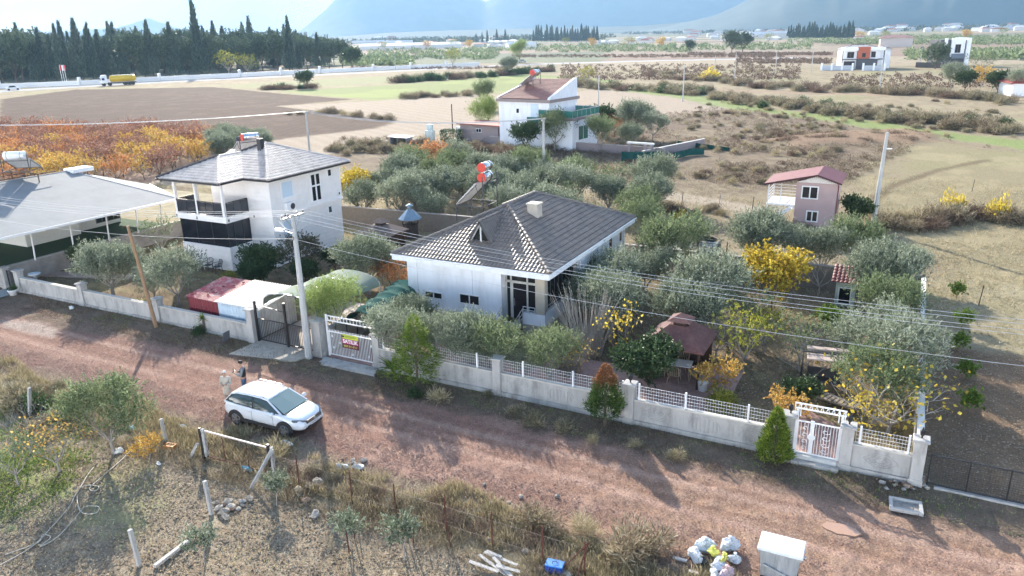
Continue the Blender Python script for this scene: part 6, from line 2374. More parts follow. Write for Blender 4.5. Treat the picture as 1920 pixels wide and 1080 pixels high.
# ------------------------------------------------------------------ windbreak of cypresses beyond the highway
rnd = random.Random(21)
for row in range(5):
 n_ = 34
 for i in range(n_):
  px = -30 + (690 - row * 14) * (i + rnd.uniform(-.3, .3)) / n_
  base_y = 160 - 30 * px / 650 - row * 3.2 - rnd.uniform(0, 1.5)
  p = G(px, base_y - (5 if row else 3))
  pine = rnd.random() < (.5 if px > 330 else .33)
  s = rnd.uniform(.72, 1.1) * (1.12 if rnd.random() < .15 else 1) * (1 - .12 * (px > 560))
  if pine: plant('pine%d' % rnd.randint(0, 1), 'pine_tree', 'broad pine among the cypresses of the windbreak behind the highway', 'pine tree', tuple(p), s * 1.0, group='pines in the windbreak')
  else: plant('cypress%d' % rnd.randint(0, 2), 'cypress_tree', 'tall dark cypress in the windbreak behind the highway', 'cypress tree', tuple(p), s, group='cypresses in the windbreak', sz=s * rnd.uniform(.85, 1.12))
for px, s in ((378, 1.45), (180, 1.15), (548, 1.2), (120, 1.1)):
 plant('cypress0', 'cypress_tree', {378: 'tallest cypress, a thin spire over the windbreak', 180: 'tall twin-topped cypress left of the spire', 548: 'thin cypress spire at the right part of the windbreak', 120: 'slim cypress above the tanker lorry'}[px], 'cypress tree', tuple(G(px, 157 - 30 * px / 650)), s * .8, sz=s * 1.02)
for px, py in ((430, 143), (465, 141), (660, 131)):
 plant(('sparse_green', 'sparse_green', 'dark0')[(430, 465, 660).index(px)], 'roadside_tree', ('yellowish tree in front of the windbreak, the bigger one', 'yellow-green tree in front of the windbreak, the smaller one', 'dark round tree at the right end of the windbreak')[(430, 465, 660).index(px)], 'tree', tuple(G(px, py)), (3.6, 3.0, 3.4)[(430, 465, 660).index(px)])

# ------------------------------------------------------------------ single far trees
for key, nm, lab, cat, px, py, s in (
  ('pine_small', 'pine_tree', 'left tree of the dark pair standing alone in the far plain', 'pine tree', 1372, 98, 2.0),
  ('pine_small', 'pine_tree', 'right tree of the dark pair standing alone in the far plain', 'pine tree', 1392, 97, 1.9),
  ('pine_small', 'pine_tree', 'dark round tree left of the far dark pair', 'pine tree', 1293, 97, 1.2),
  ('pine_small', 'pine_tree', 'dark pine in front of the narrow modern villa', 'pine tree', 1753, 129, 1.25),
  ('feathery', 'poplar_tree', 'pale bushy tree at the end of the white highway stretch', 'tree', 975, 118, 3.0),
  ('sparse_green', 'roadside_tree', 'yellowish roadside tree beside the highway bend', 'tree', 849, 126, 2.8),
  ('yel0', 'yellow_bush', 'bright yellow willow clump in the scrub, left of the modern villa', 'bush', 1330, 150, 5.2),
  ('olive2', 'roadside_tree', 'greyish tree above the red dirt lane near the right edge', 'tree', 1782, 168, 1.7),
  ('amber', 'autumn_tree', 'yellow tree in the cottage garden at the right edge', 'tree', 1838, 165, 2.2),
  ('dark0', 'garden_tree', 'dark tree in the cottage garden, nearest the lane', 'tree', 1808, 172, 1.6),
  ('dark1', 'garden_tree', 'dark tree before the red-roofed cottage', 'tree', 1870, 175, 1.7),
  ('olive0', 'garden_tree', 'grey olive before the red-roofed cottage window', 'tree', 1908, 180, 1.6),
  ('sparse_dark', 'garden_tree', 'tall thin tree between the narrow villa and the cottage', 'tree', 1835, 148, 2.4),
  ('dark0', 'roadside_bush', 'dark green bush at the foot of the field edge behind the ploughed land', 'bush', 573, 166, 1.9),
  ('sparse_green', 'roadside_bush', 'reddish-yellow bush behind the villa roof, to the right', 'bush', 1100, 163, 1.9),
  ('olive1', 'roadside_bush', 'greenish willow in the hedge behind the green field', 'bush', 955, 140, 1.9)):
 plant(key, nm, lab, cat, tuple(G(px, py)), s)

# ------------------------------------------------------------------ hedges and scrub, bush by bush
def scatter_line(pts, n, kinds, s0, s1, name, label, cat, grp, jit=6, seed=1):
 rnd = random.Random(seed)
 for k in range(n):
  t = (k + rnd.uniform(-.5, .5)) / n * (len(pts) - 1)
  t = max(0, min(len(pts) - 1.001, t))
  i = int(t)
  f = t - i
  px = pts[i][0] * (1 - f) + pts[i + 1][0] * f
  py = pts[i][1] * (1 - f) + pts[i + 1][1] * f + rnd.uniform(-jit, jit)
  plant(rnd.choice(kinds), name, label, cat, tuple(G(px, py)), rnd.uniform(s0, s1), group=grp)


scatter_line([(745, 155), (800, 151), (860, 147), (935, 142), (970, 138), (1045, 134)], 34, ['green0', 'dry1', 'dry2', 'green0'], 2.4, 3.6, 'hedge_bush', 'dark bush of the hedge across the green field', 'bush', 'hedge across the green field', 1.5, 3)
scatter_line([(500, 169), (545, 167), (600, 164)], 9, ['green0', 'dry2'], 1.8, 2.8, 'hedge_bush', 'low dark bush at the edge of the ploughed field', 'bush', 'bushes at the ploughed field edge', 1, 4)
scatter_line([(760, 184), (820, 181), (880, 178), (925, 172)], 15, ['dry0', 'dry2', 'dry1'], 1.4, 2.2, 'hedge_bush', 'dry bush along the near edge of the green field', 'bush', 'bushes on the near edge of the green field', 1.5, 5)
scatter_line([(1060, 158), (1110, 163), (1180, 168), (1260, 172), (1300, 176)], 24, ['green0', 'dry2', 'dry1', 'dry1'], 2.0, 3.2, 'hedge_bush', 'dark hedge bush behind the tan field', 'bush', 'hedge behind the tan field', 4, 6)
scatter_line([(1240, 165), (1320, 178), (1400, 192), (1500, 202), (1600, 214), (1700, 226), (1800, 236), (1900, 247)], 96, ['dry1', 'dry0', 'dry1', 'dry0', 'green0'], 1.5, 2.5, 'scrub_bush', 'tan bush in the overgrown strip along the green track', 'bush', 'bushes along the green track', 8, 7)
scatter_line([(1220, 140), (1330, 152), (1450, 165), (1600, 172), (1750, 178), (1900, 195)], 56, ['dry2', 'dry1', 'dry0'], 1.8, 2.8, 'scrub_bush', 'brownish bush in the strip by the red dirt lane', 'bush', 'bushes by the red dirt lane', 4, 8)
scatter_line([(620, 285), (700, 278), (760, 281), (830, 278), (890, 275), (960, 283), (1040, 290)], 44, ['dry1', 'dry0', 'dry2', 'dry0'], .9, 1.6, 'scrub_bush', 'straw-coloured bush along the lane in front of the villa', 'bush', 'bushes in front of the villa wall', 9, 9)
scatter_line([(540, 215), (600, 212), (650, 215), (700, 222), (740, 228)], 14, ['dry0', 'straw0'], 1.0, 1.7, 'field_tuft', 'dry tuft at the corner of the ploughed field', 'bush', 'tufts at the ploughed field corner', 2, 10)
scatter_line([(1650, 420), (1700, 425), (1760, 415), (1800, 405), (1870, 415), (1920, 420)], 24, ['dry2', 'dry0', 'dry1', 'straw0'], 1.1, 1.9, 'thicket_bush', 'brown bush of the thicket right of the concrete pole', 'bush', 'thicket right of the concrete pole', 9, 12)
for px, py, lab in ((1790, 400, 'yellow broom standing over the brown thicket, the nearer to the pole'), (1866, 412, 'yellow broom at the far end of the brown thicket')):
 plant('yel0', 'broom_bush', lab, 'bush', tuple(G(px, py)), 1.5, sz=2.6)
scatter_line([(1390, 425), (1430, 430), (1480, 438), (1540, 436)], 16, ['dry2', 'straw0', 'dry0'], .8, 1.3, 'thicket_bush', 'reddish dry bush at the foot of the pink house', 'bush', 'dry bushes under the pink house', 7, 13)
scatter_line([(1180, 385), (1240, 395), (1300, 398), (1370, 400)], 20, ['dry2', 'dry0', 'straw0'], .6, 1.0, 'thicket_bush', 'dry bush behind the back wall of the olive garden', 'bush', 'dry bushes behind the garden wall', 10, 14)
scatter_line([(1440, 262), (1500, 258), (1580, 262), (1680, 258), (1740, 258)], 22, ['dry2', 'dry2', 'dry0'], .9, 1.5, 'scrub_bush', 'dark brown bush on the red earth bank', 'bush', 'bushes on the red bank', 8, 15)
scatter_line([(545, 880), (640, 905), (740, 935), (840, 965), (940, 985), (1040, 1005), (1130, 1030)], 20, ['dry2', 'dry0', 'dry2', 'dry1'], .4, .62, 'dry_bush', 'tangled dead bush between the road and the fence stakes', 'bush', 'dead bushes along the fence stakes', 14, 17)
scatter_line([(0, 735), (60, 750), (120, 745), (150, 790), (90, 810), (20, 830)], 16, ['dry2', 'dry0', 'straw0', 'dry1'], .5, .9, 'dry_bush', 'dry brown bush in the front field corner by the road', 'bush', 'dry bushes in the front field corner', 16, 18)
# open scrub
rnd = random.Random(31)
k = 0
while k < 250:
 px, py = rnd.uniform(1030, 1600), rnd.uniform(205, 345)
 if rnd.random() < .35: px, py = rnd.uniform(1280, 1900), rnd.uniform(190, 260)
 p = G(px, py)
 if inside(p.x, p.y, [(q.x, q.y) for q in POL['meadow']]) or abs(px - 1530) < 60 and py > 300 or (px < 1130 and py < 300) or (px < 1300 and py < 222): continue
 if float(fbm(np.array([p.x * .12]), np.array([p.y * .12]), 55, 3)[0]) < .44: continue
 plant(rnd.choice(['dry0', 'dry1', 'straw0', 'dry2', 'dry1', 'straw0']), 'dry_shrub', 'low dry shrub scattered over the open scrub land', 'shrub', tuple(p), rnd.uniform(.45, 1.05), group='shrubs on the open scrub land')
 k += 1
# verge plants under the wall and in the front strip
for px, py, key, s, lab in ((822, 752, 'straw0', .8, 'pale dry weed below the wall, right of the open conifer'), (780, 742, 'green0', .55, 'low green weed at the foot of the open conifer'), (912, 742, 'grey0', .5, 'tiny grey weed under the first wall pillar'), (1000, 792, 'grey0', 1.1, 'grey-green lavender clump below the wall, the bigger one'), (965, 775, 'grey0', .8, 'grey lavender clump beside the bigger one'), (1060, 808, 'grey0', .95, 'round grey lavender clump left of the rusty-topped conifer'), (1110, 830, 'straw0', .5, 'small straw weed below the rusty-topped conifer'), (1190, 838, 'straw0', .45, 'small straw weed on the road verge, midway'), (1265, 860, 'straw0', .6, 'straw weed on the road verge before the wall'), (375, 625, 'green0', .6, 'green weed at the foot of the yucca'), (1005, 985, 'dry0', .95, 'twiggy brown bush at the edge of the road'), (1190, 1035, 'dry0', 1.35, 'wide dry thorn bush near the rubbish heap'), (520, 860, 'straw0', 1.1, 'yellow straw tuft behind the gate post'), (80, 765, 'green0', 1.1, 'dark heap of cut branches at the left road edge'), (30, 760, 'dry1', 1.3, 'grey brush heap at the left edge'), (1100, 1000, 'straw0', .9, 'straw tuft between road and fence stakes')):
 plant(key, 'weed_clump', lab, 'weed', tuple(G(px, py)), s)
for k, (px, py) in enumerate(((1803, 615), (1795, 660), (1810, 710), (1815, 775), (1793, 560))):
 plant('citrus_young', 'citrus_sapling', 'young green citrus in the dug strip, number %s from the street' % ('four', 'three', 'two', 'one', 'five')[k], 'sapling', tuple(G(px, py)), 1.0)


def rosette(name, label, loc, n, L_, w, m, trunk=0, droop=.6, cat='palm'):
 t = thing(name, label, cat, loc, 0)
 b = MB()
 rng = random.Random(int(loc[0] * 10))
 for k in range(n):
  a = 2.4 * k
  e = rng.uniform(.1, 1.2)
  pts = []
  for j in range(6):
   u = j / 5
   r_ = L_ * u * math.cos(e) * .95
   z = trunk + L_ * u * math.sin(e) - droop * L_ * u * u * math.cos(e) * .7
   pts.append(V3(r_ * math.cos(a), r_ * math.sin(a), max(z, .04)))
  s = V3(-math.sin(a), math.cos(a), 0) * w
  vs, fs = [], []
  for j, p in enumerate(pts):
   q = (1 - (j / 5) ** 2) * .9 + .1
   vs += [p - s * q, p + s * q]
  for j in range(5): fs.append((2 * j, 2 * j + 1, 2 * j + 3, 2 * j + 2))
  b.add(vs, fs)
 b.build('leaves', m, t)
 if trunk: MB().tube([(0, 0, -.1), (.03, .02, trunk)], [.07, .05], 8).build('trunk', BARK, t)
 return t


rosette('yucca', 'bright green yucca in front of the street wall by the sheds', tuple(G(383, 622)), 34, .55, .025, BRIGHT, .75, cat='yucca')
rosette('yucca', 'small yellow-green yucca behind the street wall', tuple(G(268, 572)), 26, .8, .03, YGREEN, .1, cat='yucca')
rosette('palm', 'small palm spreading under the loose conifer at the wall', tuple(G(735, 700)), 26, 1.1, .06, BRIGHT, .25)


# ------------------------------------------------------------------ grass and low herbs: uncountable
def grass(name, fn, n, m, h0, h1, w, seed, lean=.5):
 rs = np.random.RandomState(seed)
 out = []
 tot = 0
 while tot < n:
  P = fn(rs, 20000)
  dn = fbm(P[:, 0] * .9, P[:, 1] * .9, seed, 3)
  P = P[dn > rs.uniform(.35, .62, len(P))]
  out.append(P)
  tot += len(P)
 P = np.concatenate(out)[:n]
 P = np.concatenate([P, np.full((len(P), 1), -.02)], 1)
 D = unit(rs.normal(size=P.shape) * lean + np.array([0, 0, 1.0]))
 o = bpy.data.objects.new(name, cards(name, P, D, rs.uniform(h0, h1, len(P)), w, m, rs))
 C.objects.link(o)
 o['kind'] = 'stuff'
 return o


def band(x0, x1, y0, y1, wedge=True):
 def f(rs, n):
  P = np.stack([rs.uniform(x0, x1, n), rs.uniform(y0, y1, n)], 1)
  return P
 return f


grass('dry_grass', lambda r, n: (lambda P: P[(P[:, 1] < -7.5 + .5 * np.sin(P[:, 0] * .7) - .05 * np.clip(P[:, 0] - 3, 0, 30))])(band(-30, 14, -9.7, -6.9)(r, n)), 42000, STRAW, .1, .42, .022, 5)
grass('dry_grass', band(-34, 13, -20, -9.6), 30000, STRAW, .04, .16, .03, 6, 1.6)
grass('dead_twigs', band(-18, 9, -10.6, -8.7), 26000, DRY, .12, .5, .014, 7, 1.1)
grass('verge_herbs', band(-34, 17, -2.3, -.2), 12000, BROWNS, .04, .2, .025, 8, 1.0)
grass('verge_herbs', band(-30, 20, -2.0, -.2), 4000, GRASSM, .04, .14, .03, 9, .9)
grass('green_grass', lambda r, n: (lambda P: P[(P[:, 1] > -19) & (P[:, 0] < -10.5)])(band(-20, -9.5, -16, -10.3)(r, n)), 16000, GRASSM, .05, .18, .03, 10, .9)
grass('garden_grass', band(-9.5, 16.4, 3.2, 20.5), 26000, DRYO, .04, .16, .03, 11, 1.1)
grass('garden_grass', band(-36.8, -10.6, .4, 21), 22000, DRYO, .04, .16, .03, 12, 1.1)
grass('meadow_grass', band(-30, 60, 21.5, 62), 60000, STRAW, .08, .35, .04, 13, .9)
grass('meadow_grass', band(17.2, 45, 14, 36), 20000, STRAW, .06, .25, .035, 14, 1.0)


# ------------------------------------------------------------------ far groves and belts
def clump_mass(name, pts, m, seed, size, n_per=26, L_=1.6, W_=.9):
 rs = np.random.RandomState(seed)
 B = np.array(pts)
 n = len(B)
 S = size * rs.uniform(.6, 1.25, n)
 d = unit(rs.normal(size=(n * n_per, 3)))
 d[:, 2] = np.abs(d[:, 2])
 S_ = np.repeat(S, n_per)[:, None]
 P = np.repeat(B, n_per, 0) + d * S_ * rs.uniform(.3, 1, (n * n_per, 1)) * np.array([1, 1, .9])
 D = unit(d + rs.normal(size=d.shape) * .6)
 o = bpy.data.objects.new(name, cards(name, P, D, L_ * S_[:, 0] / size, W_ * S_[:, 0] / size, m, rs))
 C.objects.link(o)
 o['kind'] = 'stuff'
 return o


rnd = random.Random(41)
pts = []
for (x0, x1, y0, y1, n_) in ((690, 930, 92, 112, 260), (640, 770, 108, 124, 160), (1000, 1300, 84, 98, 260), (1290, 1520, 84, 94, 120), (1640, 1920, 68, 84, 420), (1700, 1920, 96, 112, 160), (1480, 1700, 74, 84, 160), (880, 1000, 84, 96, 60)):
 for _ in range(n_): pts.append(tuple(G(rnd.uniform(x0, x1), rnd.uniform(y0, y1))))
clump_mass('olive_groves', pts, OLIVEB, 5, 2.6, 30, 1.5, .8)
pts = []
for (x0, x1, y0, y1, n_) in ((960, 1470, 103, 108, 240), (1290, 1560, 99, 104, 200), (1380, 1560, 110, 120, 140), (1560, 1920, 140, 165, 90), (660, 960, 126, 130, 60), (1050, 1500, 122, 150, 240)):
 for _ in range(n_ * 3): pts.append(tuple(G(rnd.uniform(x0, x1), rnd.uniform(y0, y1))))
clump_mass('orchard_scrub', pts, BROWNS, 6, .85, 22, .5, .3)
pts = []
for (x0, x1, y, n_) in ((640, 960, 77, 130), (700, 1150, 73, 160), (960, 1130, 76, 70), (1150, 1900, 66, 260), (1290, 1900, 60, 200)):
 for _ in range(n_):
  px = rnd.uniform(x0, x1)
  pts.append(tuple(G(px, y - .012 * (px - 960) + rnd.uniform(-1.5, 1.5))))
clump_mass('far_trees', pts, FARG, 7, 7.0, 24, 5, 2.5)
pts = []
while len(pts) < 2600:
 px, py = rnd.uniform(640, 1920), rnd.uniform(190, 345)
 q = G(px, py)
 if inside(q.x, q.y, [(a.x, a.y) for a in POL['scrub_l']]) and float(fbm(np.array([q.x * .1]), np.array([q.y * .1]), 71, 3)[0]) > .45: pts.append((q.x, q.y, 0))
clump_mass('scrub_tufts', pts[:1300], BROWNS, 8, .42, 34, .28, .05)
clump_mass('scrub_tufts', pts[1300:], DRY, 9, .42, 34, .3, .05)
# dark cypress belts on the horizon, tree by tree
for (x0, x1, y, n_, s, lab, grp) in ((1000, 1125, 78, 24, 1.15, 'dark cypress in the belt on the horizon, left of centre', 'cypress belt on the horizon'), (1478, 1605, 72, 30, .9, 'dark cypress in the belt before the right-hand mountain', 'cypress belt before the mountain'), (890, 960, 80, 5, .9, 'scattered dark tree near the far highway end', 'dark trees near the highway end')):
 for i in range(n_):
  px = x0 + (x1 - x0) * (i + rnd.uniform(-.3, .3)) / n_
  plant('cypress%d' % rnd.randint(0, 2), 'cypress_tree', lab, 'cypress tree', tuple(G(px, y)), s * rnd.uniform(.7, 1.1), group=grp)
for k in range(14):
 px = (660, 720, 800, 850, 880, 1060, 1110, 1180, 1240, 1440, 1610, 1660, 1810, 1880)[k]
 py = (116, 98, 92, 90, 92, 88, 90, 92, 90, 82, 74, 78, 74, 70)[k]
 plant('sparse_green' if k % 2 else 'amber', 'autumn_tree', 'yellowish tree scattered in the far plain', 'tree', tuple(G(px, py)), 3.2 if k % 2 else 3.8, group='yellow trees of the far plain')
# ================================================================== the parked car
def loft(mb, secs, close=True):
 n = len(secs[0])
 o = len(mb.V)
 for s in secs: mb.V += [tuple(p) for p in s]
 for i in range(len(secs) - 1):
  for k in range(n - 1):
   a = o + i * n + k
   mb.F.append((a, a + 1, a + n + 1, a + n))
 if close:
  mb.F.append(tuple(o + k for k in range(n - 1, -1, -1)))
  mb.F.append(tuple(o + (len(secs) - 1) * n + k for k in range(n)))


def carmat(name, col, rough, coat=1.0, metal=0):
 m, t, b = _nm(name)
 b.inputs['Base Color'].default_value = (*col, 1)
 b.inputs['Roughness'].default_value = rough
 b.inputs['Metallic'].default_value = metal
 b.inputs['Coat Weight'].default_value = coat
 b.inputs['Coat Roughness'].default_value = 0.05
 return m


def make_car():
 WH = carmat('white_car_paint', (0.74, 0.76, 0.78), 0.3)
 BP = mat('black_plastic', (0.022, 0.023, 0.025), 0.6, .15)
 GL = glassmat('car_glass', (0.05, 0.075, 0.075), 0.03)
 RB = mat('rubber', (0.02, 0.02, 0.02), 0.85, .2)
 RIM = mat('alloy', (0.42, 0.43, 0.45), 0.3, .05, metal=.8)
 t = thing('parked_car', 'white crossover car parked on the red dirt road beside two people', 'car', (-7.22, -6.3, 0), math.radians(1.5))
 # stations: x, z bottom, z top at the centre, half width low, half width belt, belt height
 st = [(-2.11, .55, .86, .60, .62, .82), (-2.06, .42, 1.0, .74, .72, .92), (-1.9, .36, 1.06, .83, .79, .98), (-1.5, .34, 1.06, .87, .83, 1.0), (-.9, .33, 1.03, .88, .84, .99),
    (0, .33, 1.0, .88, .84, .96), (.7, .33, .99, .88, .83, .95), (1.1, .33, 1.0, .88, .82, .93), (1.5, .34, .96, .86, .78, .88), (1.8, .34, .89, .80, .72, .82), (1.98, .34, .80, .70, .63, .74), (2.08, .38, .68, .60, .55, .62), (2.12, .45, .58, .54, .5, .54)]
 secs = []
 for x, zb, zt, wl, wb, zl in st:
  half = [(0, zb), (wl * .85, zb), (wl * .97, zb + .06), (wl, zb + .2), (wl * 1.0, zb + (zl - zb) * .62), (wl * .965, zl - .1), (wb * 1.0, zl), (wb * .9, zl + (zt - zl) * .55), (wb * .5, zt - .008), (0, zt)]
  full = half[:-1] + [(-y, z) for y, z in half[::-1][0:1]] + [(-y, z) for y, z in half[-2:0:-1]] + [half[0]]
  secs.append([(x, y, z) for y, z in full])
 b = MB()
 loft(b, secs)
 body = b.build('body', WH, t, smooth=True)
 sb = body.modifiers.new('smooth', 'SUBSURF')
 sb.levels = sb.render_levels = 1
 # greenhouse: glass all round, then roof skin and pillars
 gs = []
 for x, w0, z0, w1, z1 in ((-2.0, .66, 1.0, .62, 1.05), (-1.72, .76, .99, .6, 1.33), (-1.35, .8, .98, .6, 1.455), (-.7, .81, .96, .62, 1.5), (0, .81, .94, .62, 1.49), (.35, .8, .93, .6, 1.42), (.85, .77, .93, .6, 1.17), (1.25, .72, .93, .6, .97)):
  gs.append([(x, -w0, z0), (x, -(w0 * .5 + w1 * .5) - .03, (z0 + z1) / 2), (x, -w1, z1 - .03), (x, -w1 * .8, z1), (x, 0, z1 + .015), (x, w1 * .8, z1), (x, w1, z1 - .03), (x, (w0 * .5 + w1 * .5) + .03, (z0 + z1) / 2), (x, w0, z0)])
 b = MB()
 loft(b, gs)
 b.build('windows', GL, t, smooth=True)
 rs_ = []
 for x, w1, z1 in ((-1.86, .56, 1.22), (-1.7, .6, 1.36), (-1.35, .62, 1.475), (-.7, .64, 1.52), (0, .64, 1.51), (.28, .62, 1.455), (.36, .6, 1.43)):
  rs_.append([(x, -w1 - .01, z1 - .06), (x, -w1, z1 - .02), (x, -w1 * .8, z1 + .005), (x, 0, z1 + .03), (x, w1 * .8, z1 + .005), (x, w1, z1 - .02), (x, w1 + .01, z1 - .06)])
 b = MB()
 loft(b, rs_)
 b.build('roof', WH, t, smooth=True)
 for s in (-1, 1):
  for nm, pq, w in (('pillar', ((.33, s * .625, 1.42), (1.12, s * .77, .96)), .07), ('pillar', ((-1.62, s * .615, 1.36), (-1.98, s * .7, 1.0)), .16), ('door_pillar', ((-.42, s * .665, 1.44), (-.36, s * .825, .98)), .06)):
   MB().bar(pq[0], pq[1], w, .03).build(nm, WH if nm == 'pillar' else BP, t)
  MB().tube([(-1.3, s * .6, 1.5), (-1.2, s * .6, 1.56), (0, s * .6, 1.56), (.15, s * .59, 1.49)], .018, 6).build('roof_rail', mat('satin', (0.35, 0.35, 0.36), .4, metal=.5), t)
  m = MB().blob((.78, s * .99, 1.02), (.09, .13, .09), 3, 10, 6, .04).build('mirror', WH, t, smooth=True)
  MB().bar((.8, s * .82, .98), (.8, s * .92, 1.0), .05).build('mirror_arm', BP, m)
  for x in (-.62, .38): MB().bar((x, s * .885, .84), (x + .16, s * .885, .84), .02, .03).build('door_handle', WH, t)
  b = MB()
  for x in (-.4, .72): b.bar((x, s * .882, .4), (x, s * .872, .9), .008, .006)
  b.build('door_gap', BP, t)
  MB().cbox(-1.0, min(s * .86, s * .9), .28, 1.0, max(s * .86, s * .9), .42, .01).build('sill', BP, t)
  for x in (-1.29, 1.29):
   a = MB()
   n = 18
   vs, fs = [], []
   for k in range(n + 1):
    q = PI * k / n
    for r in (.34, .425):
     for y in (.85, .905): vs.append((x + r * math.cos(q), s * y, .33 + r * math.sin(q)))
   for k in range(n):
    i = k * 4
    fs += [(i, i + 4, i + 5, i + 1), (i + 2, i + 3, i + 7, i + 6), (i + 1, i + 5, i + 7, i + 3), (i, i + 2, i + 6, i + 4)]
   a.add(vs, fs)
   a.build('wheel_arch', BP, t)
   w = MB()
   w.lathe([(.2, -.11), (.3, -.115), (.335, -.09), (.34, 0), (.335, .09), (.3, .115), (.2, .11)], 26)
   o = thing('wheel', 'w', 'w', (x, s * .795, .34))
   for kx in ('label', 'category'): del o[kx]
   o.parent = t
   ty = w.build('tyre', RB, o, smooth=True)
   ty.rotation_euler = (PI / 2, 0, 0)
   r = MB()
   r.lathe([(.0, .07), (.2, .07), (.205, .1), (.225, .118), (.235, .11)], 24)
   for k in range(5):
    q = 2 * PI * k / 5
    r.bar((.03 * math.cos(q), .03 * math.sin(q), .115), (.215 * math.cos(q), .215 * math.sin(q), .118), .055, .02, up=(0, 0, 1))
   ri = r.build('rim', RIM, o)
   ri.rotation_euler = (PI / 2 * -s, 0, 0)
   ri.rotation_euler = (PI / 2 if s < 0 else -PI / 2, 0, 0)
  # lamps
  MB().extr([(1.97, s * .42, .64), (1.83, s * .68, .68), (1.62, s * .79, .75), (1.64, s * .775, .85), (1.88, s * .62, .83), (2.03, s * .42, .76)], (.08, 0, .01)).build('headlight', glassmat('lamp_glass', (0.12, 0.13, 0.14), .08), t)
  MB().extr([(-2.06, s * .5, .82), (-1.94, s * .79, .82), (-1.86, s * .8, .93), (-2.0, s * .6, .95)], (-.05, 0, 0)).build('tail_light', mat('red_lens', (0.18, 0.01, 0.012), .15), t)
  MB().extr([(2.06, s * .46, .42), (1.96, s * .6, .42), (1.95, s * .62, .6), (2.04, s * .5, .52)], (.06, 0, 0)).build('fog_recess', BP, t)
 MB().extr([(2.03, -.44, .62), (2.03, .44, .62), (2.0, .46, .74), (2.0, -.46, .74)], (.09, 0, 0)).build('grille', BP, t)
 g = MB()
 for z in (.66, .7): g.bar((2.125, -.42, z), (2.125, .42, z), .012)
 g.build('grille_chrome', CHROME, t)
 e = MB()
 e.tube([(2.135, .058 * math.cos(a), .695 + .058 * math.sin(a)) for a in [2 * PI * k / 16 for k in range(17)]], .009, 5)
 e.tube([(2.135, -.04, .735), (2.135, -.018, .65), (2.135, 0, .69), (2.135, .018, .65), (2.135, .04, .735)], .006, 4)
 e.tube([(2.135, -.02, .745), (2.135, 0, .705), (2.135, .02, .745)], .006, 4)
 e.build('emblem', CHROME, t)
 MB().extr([(2.04, -.46, .38), (2.04, .46, .38), (2.05, .42, .5), (2.05, -.42, .5)], (.07, 0, 0)).build('lower_intake', BP, t)
 pl = MB().box(2.13, -.26, .5, 2.145, .26, .6).build('number_plate', mat('plate_white', (0.75, 0.75, 0.75), .5), t)
 text('34 FYE 218', .085, (2.147, 0, .55), mat('plate_black', (0.02, 0.02, 0.02), .5), pl, rx=PI / 2, rz=PI / 2, ext=.001)
 w = MB()
 w.tube([(1.2, -.45, .965), (.95, -.1, 1.08)], .01, 4)
 w.tube([(1.2, .1, .975), (.95, .45, 1.08)], .01, 4)
 w.build('wiper', BP, t)
 MB().tube([(-1.5, 0, 1.5), (-1.6, 0, 1.62)], .012, 5).build('antenna', BP, t)
 MB().add([(.34, -.585, 1.435), (.34, .585, 1.435), (1.2, .7, 1.0), (1.2, -.7, 1.0), (.34, 0, 1.455), (1.22, 0, 1.015)], [(0, 3, 5, 4), (4, 5, 2, 1)]).build('windscreen', glassmat('windscreen_reflection_tint', (0.2, 0.27, 0.26), .04), t)  # base colour lightened to paint in a pale green reflection
 cowl = MB().extr([(1.12, -.7, .955), (1.26, -.68, .955), (1.26, .68, .955), (1.12, .7, .955)], (0, 0, .02)).build('cowl', BP, t)


make_car()
bpy.data.objects['parked_car'].scale = (1, 1, .95)


# ================================================================== people
def skin(name, verts, edges, radii, m, parent=None, root=0, sub=2):
 me = bpy.data.meshes.new(name)
 me.from_pydata([tuple(v) for v in verts], edges, [])
 me.materials.append(m)
 o = bpy.data.objects.new(name, me)
 C.objects.link(o)
 if parent: o.parent = parent
 sk = o.modifiers.new('skin', 'SKIN')
 sk.use_smooth_shade = True
 for i, r in enumerate(radii):
  r = r if isinstance(r, tuple) else (r, r)
  me.skin_vertices[0].data[i].radius = r
 me.skin_vertices[0].data[root].use_root = True
 ss = o.modifiers.new('sub', 'SUBSURF')
 ss.levels = ss.render_levels = sub
 return o


def bake(o):
 """turn the grown surface into a plain mesh"""
 dg = bpy.context.evaluated_depsgraph_get()
 dg.update()
 me = bpy.data.meshes.new_from_object(o.evaluated_get(dg))
 o.modifiers.clear()
 o.data = me
 return o


